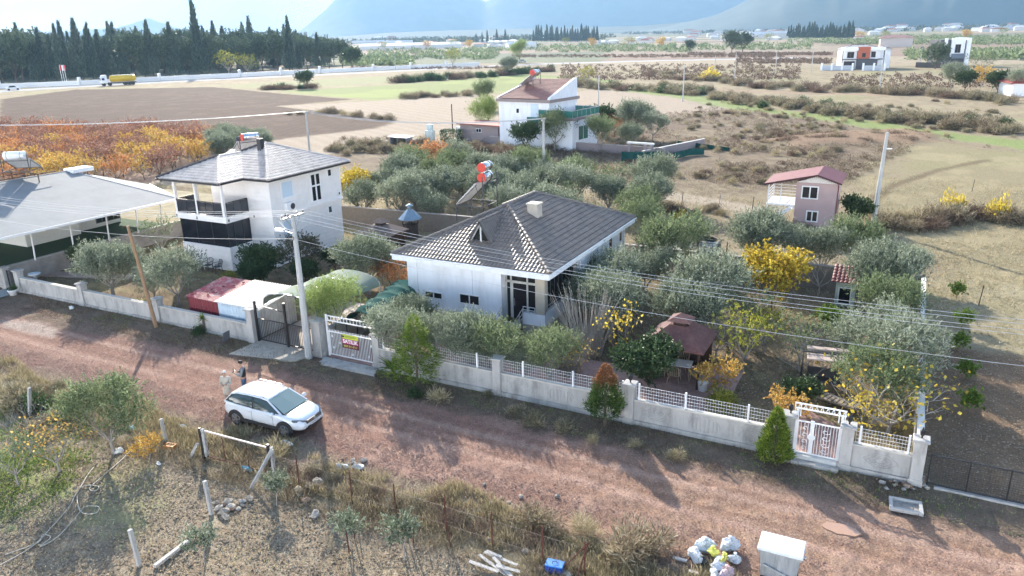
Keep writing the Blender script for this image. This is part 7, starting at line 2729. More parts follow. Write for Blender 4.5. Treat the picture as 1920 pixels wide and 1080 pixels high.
def person(name, label, loc, rz, h, J, skinm, clothes, hairm, head_tilt=0.0, hat=None):
 """J: joint positions at height 1.75 scale, facing -y"""
 t = thing(name, label, 'person', loc, rz)
 k = h / 1.75
 t.scale = (k, k, k)
 V = dict(
  pelvis=V3(0, 0, .93), waist=V3(0, .0, 1.08), chest=V3(0, .01, 1.28), neck0=V3(0, .02, 1.45), neck1=V3(0, J['head'][1] * .5, 1.52),
  jaw=V3(0, J['head'][1] - .02, 1.575), face=V3(0, J['head'][1], 1.64), crown=V3(0, J['head'][1] + .015, 1.705))
 order = ['pelvis', 'waist', 'chest', 'neck0', 'neck1', 'jaw', 'face', 'crown']
 rad = [(.15, .11), (.135, .10), (.165, .115), (.075, .075), (.055, .058), (.066, .078), (.078, .098), (.062, .08)]
 E_ = [(0, 1), (1, 2), (2, 3), (3, 4), (4, 5), (5, 6), (6, 7)]
 vs = [V[n] for n in order]
 hand_chains = []
 for s, sd_ in ((-1, 'L'), (1, 'R')):
  i0 = len(vs)
  sh = V3(s * .185, .02, 1.4)
  el, wr = V3(*J['elbow' + sd_]), V3(*J['wrist' + sd_])
  pd = (V3(*J['hand' + sd_]) - wr).normalized()
  palm = wr + pd * .06
  pe = wr + pd * .1
  vs += [sh, (sh + el) / 2, el, (el + wr) / 2, wr, palm, pe]
  rad += [.062, .05, .042, .038, .028, (.036, .02), (.034, .018)]
  E_ += [(2, i0)] + [(i0 + q, i0 + q + 1) for q in range(6)]
  side = pd.cross(V3(0, 0, 1)).normalized()
  for f in range(4):
   b0 = pe + side * ((f - 1.5) * .02)
   i = len(vs)
   L_ = (.07, .08, .076, .058)[f]
   vs += [b0 + pd * .01, b0 + pd * L_ * .55 + V3(0, 0, -.004), b0 + pd * L_ + V3(0, 0, -.02)]
   rad += [.0095, .0085, .007]
   E_ += [(i0 + 6, i), (i, i + 1), (i + 1, i + 2)]
  i = len(vs)
  vs += [wr + pd * .035 + side * .04 * s, wr + pd * .07 + side * .062 * s]
  rad += [.011, .009]
  E_ += [(i0 + 5, i), (i, i + 1)]
  # leg
  i1 = len(vs)
  kn, an = V3(*J['knee' + sd_]), V3(*J['ankle' + sd_])
  vs += [V3(s * .095, 0, .86), (V3(s * .095, 0, .86) + kn) / 2, kn, (kn + an) / 2 + V3(0, .02, 0), an, an + V3(0, -.06, -.05), an + V3(0, -.17, -.065)]
  rad += [.095, .078, .058, .052, .038, .04, (.042, .025)]
  E_ += [(0, i1)] + [(i1 + q, i1 + q + 1) for q in range(6)]
 # nose and ears belong to the one surface
 i = len(vs)
 hy = J['head'][1]
 vs += [V3(0, hy - .105, 1.635)]
 rad += [.012]
 E_ += [(6, i)]
 body = skin('body', vs, E_, rad, skinm, t)
 bake(body)
 # clothing follows the same joints
 def arm(vs2, rad2, E2, root, s, sd_, r, end=1.0):
  i0 = len(vs2)
  sh, el, wr = V3(s * .19, .02, 1.4), V3(*J['elbow' + sd_]), V3(*J['wrist' + sd_])
  wr = el.lerp(wr, end)
  vs2 += [sh, (sh + el) / 2, el, (el + wr) / 2, wr]
  rad2 += [r * 1.15, r, r * .9, r * .82, r * .75]
  E2 += [(root, i0)] + [(i0 + q, i0 + q + 1) for q in range(4)]
 for cname, cm, kind in clothes:
  v2, r2, e2 = [], [], []
  if kind == 'trousers':
   v2 = [V3(0, 0, 1.0), V3(0, 0, .92)]
   r2 = [(.155, .12), (.165, .125)]
   e2 = [(0, 1)]
   for s, sd_ in ((-1, 'L'), (1, 'R')):
    i1 = len(v2)
    kn, an = V3(*J['knee' + sd_]), V3(*J['ankle' + sd_])
    v2 += [V3(s * .095, 0, .84), (V3(s * .095, 0, .86) + kn) / 2, kn, (kn + an) / 2 + V3(0, .015, 0), an + V3(0, 0, .0)]
    r2 += [.105, .092, .078, .07, .066]
    e2 += [(1, i1)] + [(i1 + q, i1 + q + 1) for q in range(4)]
  elif kind == 'sleeves':
   v2 = [V3(0, .02, 1.38)]
   r2 = [(.1, .08)]
   for s, sd_ in ((-1, 'L'), (1, 'R')): arm(v2, r2, e2, 0, s, sd_, .062)
  elif kind == 'vest':
   v2 = [V3(0, 0, .95), V3(0, 0, 1.1), V3(0, .005, 1.28), V3(0, .015, 1.4), V3(0, .02, 1.47), V3(-.15, .02, 1.4), V3(.15, .02, 1.4)]
   r2 = [(.175, .14), (.172, .135), (.195, .145), (.17, .125), (.085, .085), .07, .07]
   e2 = [(0, 1), (1, 2), (2, 3), (3, 4), (3, 5), (3, 6)]
  elif kind == 'coat':
   v2 = [V3(0, -.01, .5), V3(0, 0, .75), V3(0, 0, .95), V3(0, 0, 1.1), V3(0, .005, 1.28), V3(0, .015, 1.41), V3(0, .02, 1.48)]
   r2 = [(.22, .18), (.2, .165), (.185, .15), (.175, .14), (.195, .145), (.165, .12), (.08, .08)]
   e2 = [(0, 1), (1, 2), (2, 3), (3, 4), (4, 5), (5, 6)]
   for s, sd_ in ((-1, 'L'), (1, 'R')): arm(v2, r2, e2, 5, s, sd_, .066, .92)
  elif kind == 'shoes':
   for s, sd_ in ((-1, 'L'), (1, 'R')):
    an = V3(*J['ankle' + sd_])
    b = MB()
    b.tube([an + V3(0, .08, -.035), an + V3(0, .05, -.03), an + V3(0, -.06, -.035), an + V3(0, -.14, -.05), an + V3(0, -.2, -.055)], [.02, .05, .048, .042, .02], 10)
    b.build('shoe', cm, t, smooth=True)
   continue
  o = skin(cname, v2, e2, r2, cm, t)
  bake(o)
 # hair as a cap over the skull
 hb_ = MB()
 cx = V3(0, hy + .012, 1.675)
 vs, fs = [], []
 n, m = 14, 7
 for j in range(m + 1):
  a = PI * .62 * j / m
  for q in range(n):
   b_ = 2 * PI * q / n
   front = max(0, -math.sin(b_))
   aa = a * (1 - .35 * front)
   vs.append((cx.x + .088 * math.sin(aa) * math.cos(b_), cx.y + .108 * math.sin(aa) * math.sin(b_), cx.z + .095 * math.cos(aa) - .0))
 for j in range(m):
  for q in range(n): fs.append((j * n + q, j * n + (q + 1) % n, (j + 1) * n + (q + 1) % n, (j + 1) * n + q))
 hb_.add(vs, fs).build('hat' if hat else 'hair', hairm, t, smooth=True)
 ey = MB()
 for s in (-1, 1): ey.lathe([(.001, -.012), (.01, 0), (.001, .012)], 8, (s * .032, hy - .092, 1.655))
 ey.build('eyes', mat('eye', (0.03, 0.02, 0.015), .3), t)
 return t


SK = mat('skin', (0.42, 0.25, 0.18), .6, .05)
# the man looks down at a phone, facing to the photo's left
man = person('person', 'person in black padded vest and jeans looking down at a phone behind the car', (-10.15, -5.1, 0), math.radians(-52), 1.76,
    dict(head=(0, -.06), elbowL=(-.26, -.02, 1.13), wristL=(-.12, -.26, 1.2), handL=(-.05, -.36, 1.24), elbowR=(.26, -.04, 1.13), wristR=(.12, -.27, 1.2), handR=(.04, -.36, 1.25),
      kneeL=(-.1, -.03, .49), ankleL=(-.11, .03, .09), kneeR=(.11, -.02, .49), ankleR=(.13, .05, .09)),
    SK, [('sleeves', mat('grey_sleeve', (0.2, 0.22, 0.23), .85), 'sleeves'), ('vest', mat('black_vest', (0.012, 0.014, 0.018), .7), 'vest'), ('jeans', mat('denim', (0.06, 0.11, 0.2), .85, .2), 'trousers'), ('shoes', mat('shoe_dark', (0.03, 0.028, 0.028), .6), 'shoes')],
    mat('dark_hair', (0.012, 0.009, 0.008), .6))
ph = MB().cbox(-.04, -.01, -.07, .04, .01, .07, .004).build('phone', mat('phone_case', (0.02, 0.02, 0.025), .3))
tag(ph, 'dark phone in the hands of the person in the black vest', 'phone')
c_, s_ = math.cos(math.radians(-52)), math.sin(math.radians(-52))
ph.location = (-10.15 - .37 * -s_ * 1.0, -5.1 - .39 * c_, 1.29)
ph.rotation_euler = (math.radians(-50), 0, math.radians(-52))
person('person', 'person in long cream coat and white cap standing at the rear of the car', (-10.28, -5.98, 0), math.radians(22), 1.62,
    dict(head=(0, -.02), elbowL=(-.28, .0, 1.13), wristL=(-.12, -.22, 1.1), handL=(-.02, -.28, 1.1), elbowR=(.27, -.02, 1.13), wristR=(.14, -.24, 1.14), handR=(.05, -.31, 1.15),
   kneeL=(-.09, -.02, .49), ankleL=(-.1, .02, .09), kneeR=(.09, -.01, .49), ankleR=(.1, .0, .09)),
    SK, [('coat', mat('cream_coat', (0.5, 0.45, 0.38), .9, .08, 6), 'coat'), ('trousers', mat('beige_trousers', (0.35, 0.31, 0.26), .9), 'trousers'), ('shoes', mat('shoe_dark', (0.03, 0.028, 0.028)), 'shoes')],
    mat('white_cap', (0.7, 0.68, 0.64), .9), hat=True)

# ================================================================== poles and wires
PCON = mat('pole_concrete', (0.45, 0.45, 0.44), .8, .12, 2.5, dirt=(0.34, 0.35, 0.36), dscale=1.2, stretch=(1, 1, .3))


def pole(label, loc, h, arms=True, lamp=False, lean=(0, 0), r0=.19, r1=.1, rz=0, n=8, loc_m=None, dishm=False):
 t = thing('utility_pole', label, 'utility pole', loc, rz)
 MB().tube([(0, 0, -.3), (lean[0] / 2, lean[1] / 2, h / 2), (lean[0], lean[1], h)], [r0, (r0 + r1) / 2, r1], n).build('shaft', loc_m or PCON, t)
 top = V3(lean[0], lean[1], h)
 if arms:
  b = MB()
  b.bar(top + V3(0, -.75, -.1), top + V3(0, .75, -.1), .09, .09)
  b.bar(top + V3(0, -.5, -.1), top + V3(0, 0, -.8), .04)
  b.bar(top + V3(0, .5, -.1), top + V3(0, 0, -.8), .04)
  b.build('crossarm', GALV, t)
  for k, (y, z) in enumerate(((-.7, .0), (-.3, .0), (.3, .0), (.7, .0), (-.14, -1.15))):
   MB().lathe([(.02, -.08), (.05, -.05), (.03, 0), (.05, .03), (.02, .1)], 8, (top.x, top.y + y, top.z + z)).build('insulator', mat('insulator', (0.3, 0.24, 0.2), .3), t)
 if lamp:
  l = MB().tube([top + V3(-.1, 0, -.95), top + V3(-.65, -.05, -.85)], .03, 6).build('lamp_arm', GALV, t)
  MB().cbox(top.x - 1.15, top.y - .16, top.z - .9, top.x - .6, top.y + .06, top.z - .76, .03).build('lamp_head', TANKW, l)
 if dishm:
  MB().lathe([(.0, 0), (.18, .02), (.25, .08)], 12, (top.x + .25, top.y, h - 1.3)).build('small_dish', TANKW, t)
 return t


pole('tall concrete utility pole with lamp between the black and the white gate', (-10.55, -.5, 0), 7.35, lamp=True)
pole('concrete utility pole standing in the scrub right behind the bungalow', tuple(G(1020, 362)), 7.3, rz=.2, r0=.17)
pole('tall leaning concrete pole right of the pink house', tuple(G(1636, 428)), 7.5, arms=False, lean=(.15, .0), r0=.2, r1=.11, dishm=True)
pole('concrete pole with white insulators behind the two-storey house roof', tuple(G(581, 286)), 5.6, rz=.3, r0=.16)
pole('thin dark wooden pole in front of the pale field by the villa', tuple(G(849, 250)), 4.6, arms=False, r0=.1, r1=.08, loc_m=WOODB)
pole('thin grey pole right behind the villa terrace', tuple(G(1122, 206)), 6.8, arms=False, r0=.15, r1=.1)
for k, (px, py, h, lb) in enumerate(((1280, 190, 7.5, 'first grey pole in the overgrown strip, left of the yellow willow'), (1377, 150, 8, 'grey pole behind the yellow willow'), (1453, 142, 8, 'thin grey pole left of the modern villa wall'), (1521, 136, 8, 'thin grey pole at the left end of the modern villa wall'), (1649, 167, 7.5, 'grey pole in front of the right end of the modern villa'), (1339, 148, 7, 'short grey pole beside the yellow willow'), (1725, 120, 7, 'thin pole left of the dark pine'), (742, 132, 6, 'thin pole beside the highway, nearer the windbreak'), (792, 128, 6, 'thin pole beside the highway, farther from the windbreak'))):
 pole(lb, tuple(G(px, py)), h, arms=False, r0=.16, r1=.1)
t = thing('wooden_pole', 'old leaning wooden pole against the street wall', 'wooden pole', (-21.45, -.75, 0))
MB().tube([(0, 0, -.3), (-.1, -.25, 3), (-.25, -.45, 5.9)], [.11, .095, .075], 10).build('shaft', mat('raw_wood', (0.3, 0.19, 0.11), .9, .2, 3, stretch=(6, 6, .6)), t)

WIRE = mat('wire', (0.55, 0.55, 0.55), .4, .05, metal=.3)


def wire(p, q, sag, label, r=.009, n=14, group=None):
 p, q = Vector(p), Vector(q)
 pts = []
 for k in range(n + 1):
  u = k / n
  a = p.lerp(q, u)
  a.z -= sag * 4 * u * (1 - u)
  pts.append(a)
 tag(MB().tube(pts, r, 5).build('power_line', WIRE), label, 'power line', group)


for k, (y, z) in enumerate(((-1.2, 7.42), (-.8, 7.42), (-.2, 7.42), (.2, 7.42), (-.64, 6.2))):
 wire((-10.55, y, z), (34, y, z), 1.15, 'power line running from the gate pole over the garden wall to the right', group='power lines right of the gate pole')
 wire((-10.55, y, z), (-55, y, z), 1.3, 'power line running from the gate pole past the two-storey house', group='power lines left of the gate pole')
pb, pl_, pr = G(1020, 362), G(581, 286), G(868, 262)
for k in range(4):
 wire((pl_.x, pl_.y - .6 + k * .4, 5.6), (pl_.x - 46, pl_.y - 34 + k * .4, 6.2), .9, 'thin line running left over the autumn orchard', .015, group='lines over the orchard')
 wire((pl_.x, pl_.y - .6 + k * .4, 5.6), (pb.x, pb.y - .6 + k * .4, 7.3), .9, 'thin line between the roof pole and the pole behind the bungalow', .015, group='lines between the back poles')
wire((-10.55, -.6, 6.6), (-23.4, 11.2, 3.7), .3, 'service cable from the gate pole to the two-storey house', .012)

# ================================================================== things along the road
fr = thing('concrete_surround', 'rectangular white concrete surround lying on the ground near the corner pillar', 'manhole surround', (16.36, -1.78, 0), .08)
b = MB()
for a_, b_ in (((-.5, -.36), (.5, -.26)), ((-.5, .26), (.5, .36)), ((-.5, -.26), (-.4, .26)), ((.4, -.26), (.5, .26))): b.box(a_[0], a_[1], .0, b_[0], b_[1], .12)
b.build('rim', mat('pale_cast', (0.42, 0.41, 0.39), .8, .08), fr)
MB().box(-.4, -.26, -.02, .4, .26, .02).build('lid', CONCD, fr)
rnd = random.Random(9)
p = [(14.57 + .6 * math.cos(a) * rnd.uniform(.85, 1.1), -3.96 + .3 * math.sin(a) * rnd.uniform(.85, 1.1)) for a in [2 * PI * k / 18 for k in range(18)]]
pu = MB().prism(p, -.04, .028).build('puddle', mat('muddy_water', (0.4, 0.24, 0.16), .15, .06, spec=.5))
pu['kind'] = 'structure'

# dumpster
t = thing('dumpster', 'galvanised street dumpster with a flat white lid at the roadside', 'dumpster', (13.15, -7.15, 0), math.radians(1))
b = MB()
b.extr([(-.5, -.33, .18), (.5, -.33, .18), (.56, -.38, 1.0), (-.56, -.38, 1.0)], (0, .0, 0))
q0 = [(-.48, -.3, .16), (.48, -.3, .16), (.48, .3, .16), (-.48, .3, .16)]
q1 = [(-.55, -.37, 1.02), (.55, -.37, 1.02), (.55, .37, 1.02), (-.55, .37, 1.02)]
b.V, b.F = [], []
b.add(q0 + q1, [(0, 3, 2, 1), (0, 1, 5, 4), (1, 2, 6, 5), (2, 3, 7, 6), (3, 0, 4, 7), (4, 5, 6, 7)])
ZN = mat('zinc', (0.36, 0.39, 0.42), .45, .2, 2, metal=.35, dirt=(0.55, 0.55, 0.57), dscale=1.4, dfac=.8, stretch=(5, 5, .5))
b.build('body', ZN, t)
b = MB()
b.box(-.6, -.41, 1.0, .6, .41, 1.06)
for k in range(5): b.box(-.45 + k * .2, -.345, .35, -.41 + k * .2, -.325, .9)
b.build('rim', ZN, t)
MB().cbox(-.62, -.44, 1.07, .62, .42, 1.17, .025).build('lid', mat('lid_white', (0.72, 0.74, 0.75), .45, .04, dirt=(0.5, 0.52, 0.54), dscale=2.5, dfac=.3), t)
MB().bar((-.4, -.4, .62), (.45, -.36, .3), .05, .05).build('bar', ZN, t)
for sx in (-.42, .42):
 for sy in (-.25, .25):
  w = MB().tube([(sx, sy - .025, .08), (sx, sy + .025, .08)], .08, 12)
  w.bar((sx, sy, .08), (sx, sy, .2), .03)
  w.build('castor', BLACKM, t)
for sx in (-1, 1): MB().tube([(sx * .57, 0, .9), (sx * .68, 0, .9)], .035, 8).build('lift_pin', ZN, t)

# rubbish heap, bag by bag
BW = mat('white_bag', (0.62, 0.65, 0.68), .35, .15, 5, bump=.6, dirt=(0.4, 0.45, 0.5), dscale=4, dfac=.6)
BYL = mat('yellow_bag', (0.6, 0.58, 0.12), .4, .15, 4)
BBK = mat('black_bag', (0.02, 0.02, 0.022), .35)
BPK = mat('pinkish_bag', (0.6, 0.42, 0.4), .5, .3, 5, dirt=(0.1, 0.14, 0.3), dscale=3, dfac=.8)
for k, (px, py, z, r, m, lb) in enumerate(((1322, 1022, .22, (.3, .24, .22), BW, 'big white rubbish bag at the top of the heap'), (1368, 1020, .2, (.26, .22, .22), BW, 'white rubbish bag nearest the dumpster'), (1304, 1040, .16, (.24, .2, .18), BW, 'crumpled white bag on the far side of the heap'), (1348, 1058, .16, (.26, .2, .16), BW, 'white bag torn open at the front of the heap'), (1362, 1072, .14, (.24, .2, .15), BPK, 'printed pinkish bag at the bottom of the heap'), (1337, 1032, .34, (.2, .12, .1), BYL, 'yellow bag lying over the big white one'), (1357, 1044, .3, (.22, .09, .08), BYL, 'long yellow package in the middle of the heap'), (1318, 1052, .1, (.16, .13, .1), BBK, 'small black bag wedged in the rubbish heap'), (1378, 1048, .12, (.18, .15, .13), BW, 'small white bag at the dumpster side of the heap'), (1340, 1078, .1, (.2, .16, .1), BW, 'flat white bag at the photo bottom below the heap'))):
 p = G(px, py, z)
 o = MB().blob((0, 0, 0), r, k * 7 + 2, 18, 12, .42).build('rubbish_bag', m, smooth=False)
 o.location = (p.x, p.y, z * .9)
 o.rotation_euler = (0, 0, k * 1.3)
 tag(o, lb, 'rubbish bag')
 kn = MB().lathe([(.01, 0), (.02, .04), (.06, .1), (.03, .11)], 7, (0, 0, r[2] * .95)).build('knot', m, o)
PLK = mat('weathered_plank', (0.5, 0.47, 0.43), .85, .2, 4, stretch=(1, 8, 1), dirt=(0.3, 0.27, 0.24))
for k, (x0_, y0_, x1_, y1_, lb) in enumerate(((898, 1040, 950, 1078, 'pale plank lying across the others in the wood pile'), (908, 1035, 970, 1060, 'upper pale plank of the wood pile'), (880, 1052, 935, 1072, 'short wide plank at the near side of the wood pile'), (925, 1045, 960, 1082, 'plank slanting down in the wood pile'), (912, 1033, 940, 1045, 'short plank end on top of the wood pile'), (930, 1060, 975, 1072, 'grey plank under the wood pile'))):
 p, q = G(x0_, y0_, .08 + .03 * k), G(x1_, y1_, .05 + .02 * k)
 tag(MB().bar(p, q, .1, .035).build('plank', PLK), lb, 'plank', 'planks of the small wood pile')
for (px, py, pq, lb) in ((1262, 1045, (1288, 1052), 'pale board lying left of the rubbish heap'), (1290, 1070, (1310, 1076), 'short pale board below the rubbish heap')):
 tag(MB().bar(G(px, py, .05), G(*pq, .05), .12, .04).build('plank', PLK), lb, 'plank')
# blue crate
t = thing('blue_crate', 'bright blue plastic crate on the ground by the fence stakes', 'crate', (7.15, -9.75, 0), .15)
b = MB()
BL = mat('blue_plastic', (0.01, 0.09, 0.5), .4, .08)
b.box(-.24, -.14, .02, .24, .14, .05)
for a_, b_ in (((-.26, -.16), (.26, -.13)), ((-.26, .13), (.26, .16)), ((-.26, -.13), (-.23, .13)), ((.23, -.13), (.26, .13))): b.box(a_[0], a_[1], .02, b_[0], b_[1], .26)
b.build('body', BL, t)
MB().cbox(-.27, -.17, .26, .27, .17, .3, .01).build('lid', mat('light_blue_lid', (0.06, 0.25, 0.62), .35), t)
MB().tube([(-.06, -.03, .3), (-.06, -.03, .36), (.06, .03, .36), (.06, .03, .3)], .012, 5).build('handle', BLACKM, t)

# front field fence: rusty stakes, white concrete posts, gate
RUST = mat('rust', (0.09, 0.03, 0.02), .85, .3, 8)
for k, (x, h) in enumerate(((-2.93, 1.3), (-.55, 1.32), (1.29, 1.3), (3.26, 1.35), (4.96, 1.32), (6.69, 1.35), (8.05, 1.25))):
 t = thing('fence_stake', ('first', 'second', 'third', 'fourth', 'fifth', 'sixth', 'last')[k] + ' rusty stake of the front field fence, counted from the gate', 'fence stake', (x, -9.6, 0))
 b = MB()
 b.box(-.025, -.025, -.2, .025, -.015, h)
 b.box(-.025, -.015, -.2, -.015, .025, h)
 b.build('angle_iron', RUST, t)
t = thing('brace', 'slanting rusty braces at the last fence stake', 'brace', (8.15, -9.6, 0))
b = MB()
b.bar((0, 0, 1.25), (-.85, -.05, 0), .035)
b.bar((0, 0, 1.25), (-.25, -.35, 0), .035)
b.build('strut', RUST, t)
MSH = mat('rusty_wire', (0.16, 0.12, 0.1), .7)
t = thing('wire_fence', 'thin rusty wire mesh strung between the fence stakes', 'wire fence', (-4.3, -9.6, 0))
b = MB()
rnd = random.Random(2)
for k in range(92):
 x = k * .135
 for s in (-1, 1): b.bar((x, .03, 0.02), (x + s * .5, .03 + rnd.uniform(-.02, .02), .98), .006)
for z in (.3, .98): b.bar((0, .03, z), (12.35, .03, z), .008)
b.build('wire_mesh', MSH, t)
WPOST = mat('white_post', (0.42, 0.41, 0.39), .85, .12, 4, dirt=(0.2, 0.19, 0.17), dscale=4, dfac=.6)
for k, (px, py, h, lx, lb) in enumerate(((397, 965, 1.3, -.06, 'white concrete post in the front field, nearer the gate'), (262, 1062, 1.3, -.1, 'white concrete post in the front field, nearest the camera'), (312, 832, 1.1, -.05, 'white concrete post at the road edge left of the gate'), (55, 778, 1.4, .5, 'leaning white post at the brush heap'))):
 p = G(px, py)
 t = thing('concrete_post', lb, 'post', tuple(p), 0)
 MB().bar((0, 0, -.1), (lx, 0, h), .11, .11).build('shaft', WPOST, t)
t = thing('field_gate', 'old metal frame gate of the front field, white top rail', 'gate', (-7.6, -9.7, 0), .06)
b = MB()
b.bar((0, 0, 1.25), (3.25, 0, 1.18), .05)
b.build('top_rail', mat('chipped_white', (0.55, 0.48, 0.45), .6, .1, dirt=(0.2, 0.08, 0.06), dscale=4), t)
b = MB()
b.bar((0, 0, .15), (3.25, 0, .1), .045)
for x in (1.05, 2.2): b.bar((x, 0, .15), (x, 0, 1.22), .022)
b.build('gate_bars', RUST, t)
b = MB()
for k in range(16):
 for s in (-1, 1): b.bar((k * .2, 0, .15), (min(3.2, max(0, k * .2 + s * .9)), 0, 1.2), .006)
b.build('gate_mesh', RUST, t)
for x in (-.03, 3.25): MB().box(x - .05, -.04, 0, x + .05, .04, 1.32).build('gate_post', BLACKM, t)
MB().box(.06, -.04, .1, .18, .06, 1.3).build('white_post', WPOST, t)
for k, (x, y, dx, dy, lb) in enumerate(((-4.2, -9.55, .02, .05, 'upright white post at the right end of the field gate'), (-4.5, -10.5, .45, .9, 'white brace post slanting against the field gate'), (-8.2, -9.95, .5, .1, 'short white brace at the left end of the field gate'))):
 t = thing('concrete_post', lb, 'post', (x, y, 0))
 MB().bar((0, 0, -.1), (dx, dy, 1.25 if k < 2 else .7), .1, .1).build('shaft', WPOST, t)
tag(MB().blob((0, 0, 0), (.15, .13, .14), 4, 12, 8, .15).build('gourd', mat('buff_stone', (0.42, 0.33, 0.22), .7), smooth=True), 'round buff stone at the foot of the first fence stake', 'stone').location = (-2.7, -9.9, .12)
# stones and rubble, one by one
STN = [mat('stone_a', (0.34, 0.3, 0.25), .9, .2, 6, bump=.4), mat('stone_b', (0.36, 0.24, 0.17), .9, .2, 6, bump=.4), mat('stone_c', (0.42, 0.38, 0.33), .9, .2, 6, bump=.4)]
rnd = random.Random(14)
for (cx, cy, sx, sy, n, lb, grp, r0, r1) in ((1700, 902, 34, 14, 46, 'small stone of the rubble under the corner pillar', 'rubble under the corner pillar', .04, .12), (437, 945, 28, 22, 12, 'field stone heaped beside the gate', 'stones beside the field gate', .09, .19), (600, 925, 90, 28, 12, 'pale stone in the dead grass between the stakes', 'stones between the fence stakes', .08, .2), (650, 868, 30, 14, 9, 'broken pale chunk at the road edge', 'broken chunks at the road edge', .05, .13), (1000, 1030, 60, 30, 8, 'stone near the wood pile', 'stones near the wood pile', .07, .14), (590, 795, 200, 18, 0, '', '', 0, 0), (930, 938, 90, 14, 10, 'pale stone in the grass right of the road', 'stones in the roadside grass', .05, .1)):
 for k in range(n):
  p = G(cx + rnd.gauss(0, sx * .6), cy + rnd.gauss(0, sy * .6))
  r = rnd.uniform(r0, r1)
  o = MB().blob((0, 0, 0), (r, r * rnd.uniform(.7, 1), r * rnd.uniform(.5, .8)), k + int(cx), 8, 6, .3).build('stone', rnd.choice(STN))
  o.location = (p.x, p.y, r * .3)
  o.rotation_euler = (0, 0, rnd.uniform(0, 6))
  tag(o, lb, 'stone', grp)
CL = mat('pale_cloth', (0.6, 0.6, 0.58), .8)
for (px, py, sz, m, lb, nm) in ((538, 833, .26, CL, 'pale crumpled cloth lying beside the car', 'cloth'), (463, 879, .2, mat('blue_bag', (0.1, 0.42, 0.6), .4, .3, 6, dirt=(0.6, 0.65, 0.7), dscale=5), 'blue plastic bag under the field gate', 'plastic_bag'), (344, 799, .16, mat('bluish_paper', (0.4, 0.48, 0.55), .6), 'bluish scrap of board near the white post', 'scrap'), (640, 876, .25, CL, 'white strip of board thrown at the road edge', 'scrap'), (672, 876, .22, CL, 'second white strip at the road edge', 'scrap'), (134, 577, .22, CL, 'white paper bag at the foot of the street wall', 'paper_bag'), (222, 846, .22, mat('milky', (0.6, 0.6, 0.55), .5), 'milky round container under the front olive', 'container'), (247, 802, .2, mat('teal_scrap', (0.1, 0.35, 0.4), .5), 'teal plastic sheet under the front olive', 'plastic_bag'), (297, 868, .12, CL, 'small white cup in the front field', 'cup')):
 p = G(px, py, .06)
 o = MB().blob((0, 0, 0), (sz, sz * .6, sz * .45), int(px), 12, 8, .45).build(nm, m)
 o.location = (p.x, p.y, sz * .3)
 tag(o, lb, nm.replace('_', ' '))
t = thing('orange_crate', 'small orange plastic crate beside the white post', 'crate', tuple(G(320, 842)), .2)
b = MB()
b.box(-.22, -.13, 0, .22, .13, .03)
for a_, b_ in (((-.22, -.13), (.22, -.1)), ((-.22, .1), (.22, .13)), ((-.22, -.1), (-.19, .1)), ((.19, -.1), (.22, .1))): b.box(a_[0], a_[1], .03, b_[0], b_[1], .2)
b.build('body', mat('orange_plastic', (0.7, 0.24, 0.02), .4), t)
MB().box(-.17, -.08, .03, .18, .09, .17).build('contents', mat('contents', (0.4, 0.25, 0.12), .8), t)
# board leaning on the wall and grating before the gates
tag(MB().bar(G(424, 638, .02), G(424, 622, .55), .45, .03, up=(1, 0, 0)).build('board', mat('slate_board', (0.14, 0.15, 0.17), .6)), 'dark square board leaning on the street wall near the black gate', 'board')
t = thing('drain_grating', 'patterned pale grating on the ground before the white gate', 'grating', tuple(G(617, 679)) , .0)
b = MB()
for k in range(9): b.bar((-.42 + k * .105, -.22, .03), (-.37 + k * .105, .22, .03), .03, .02)
for k in range(5): b.bar((-.45, -.2 + k * .1, .035), (.45, -.2 + k * .1, .035), .03, .02)
b.build('bars', mat('pale_bars', (0.5, 0.5, 0.48), .7), t)
# plant tub at the narrow gate
t = thing('plant_tub', 'white round tub with green plants before the narrow iron gate', 'plant pot', (-34.85, -.75, 0))
MB().lathe([(.2, 0), (.27, .3), (.31, .33), (.31, .38), (.26, .38), (.24, .3)], 16).build('tub', PVC, t, smooth=True)
o = bpy.data.objects.new('leaves', PROTO['green0'][1])
C.objects.link(o)
o.parent = t
o.location = (0, 0, .3)
o.scale = (.4, .4, .55)
t = thing('wash_basin', 'pale stone basin on a pedestal behind the street wall', 'basin', (-34.4, .55, 0))
MB().lathe([(.16, 0), (.12, .1), (.1, .95), (.3, 1.05), (.38, 1.12), (.36, 1.15), (.25, 1.08)], 16).build('basin', mat('grey_marble', (0.5, 0.53, 0.55), .4), t, smooth=True)
# hoses in the front field
HS = mat('pale_hose', (0.36, 0.33, 0.27), .5, .05)
for pts, lb in ((((0, 1060), (60, 1025), (100, 985), (130, 950), (140, 930), (150, 915), (165, 890), (176, 876)), 'pale hose running down the front field, the thicker one'), (((10, 1040), (70, 1018), (80, 1003), (95, 1008), (75, 1025), (110, 1005), (150, 960), (160, 950), (185, 950), (180, 962), (155, 962), (146, 945), (145, 928)), 'looped pale hose crossing the first one'), (((150, 915), (165, 910), (185, 912), (180, 920), (168, 916), (190, 895), (225, 865), (245, 845)), 'thin hose loop running toward the front olive')):
 P_ = [G(x, y, .04) for x, y in pts]
 cat_ = []
 for i in range(len(P_) - 1):
  p0, p1, p2, p3 = P_[max(0, i - 1)], P_[i], P_[i + 1], P_[min(len(P_) - 1, i + 2)]
  for k in range(5):
   u = k / 5
   cat_.append(.5 * ((2 * p1) + (p2 - p0) * u + (2 * p0 - 5 * p1 + 4 * p2 - p3) * u * u + (3 * p1 - p0 - 3 * p2 + p3) * u ** 3))
 tag(MB().tube(cat_ + [P_[-1]], .02, 6).build('hose', HS), lb, 'hose')
tag(MB().bar(G(290, 1062, .07), G(358, 1010, .07), .12, .1).build('beam', PLK), 'grey weathered beam lying in the front field', 'beam')
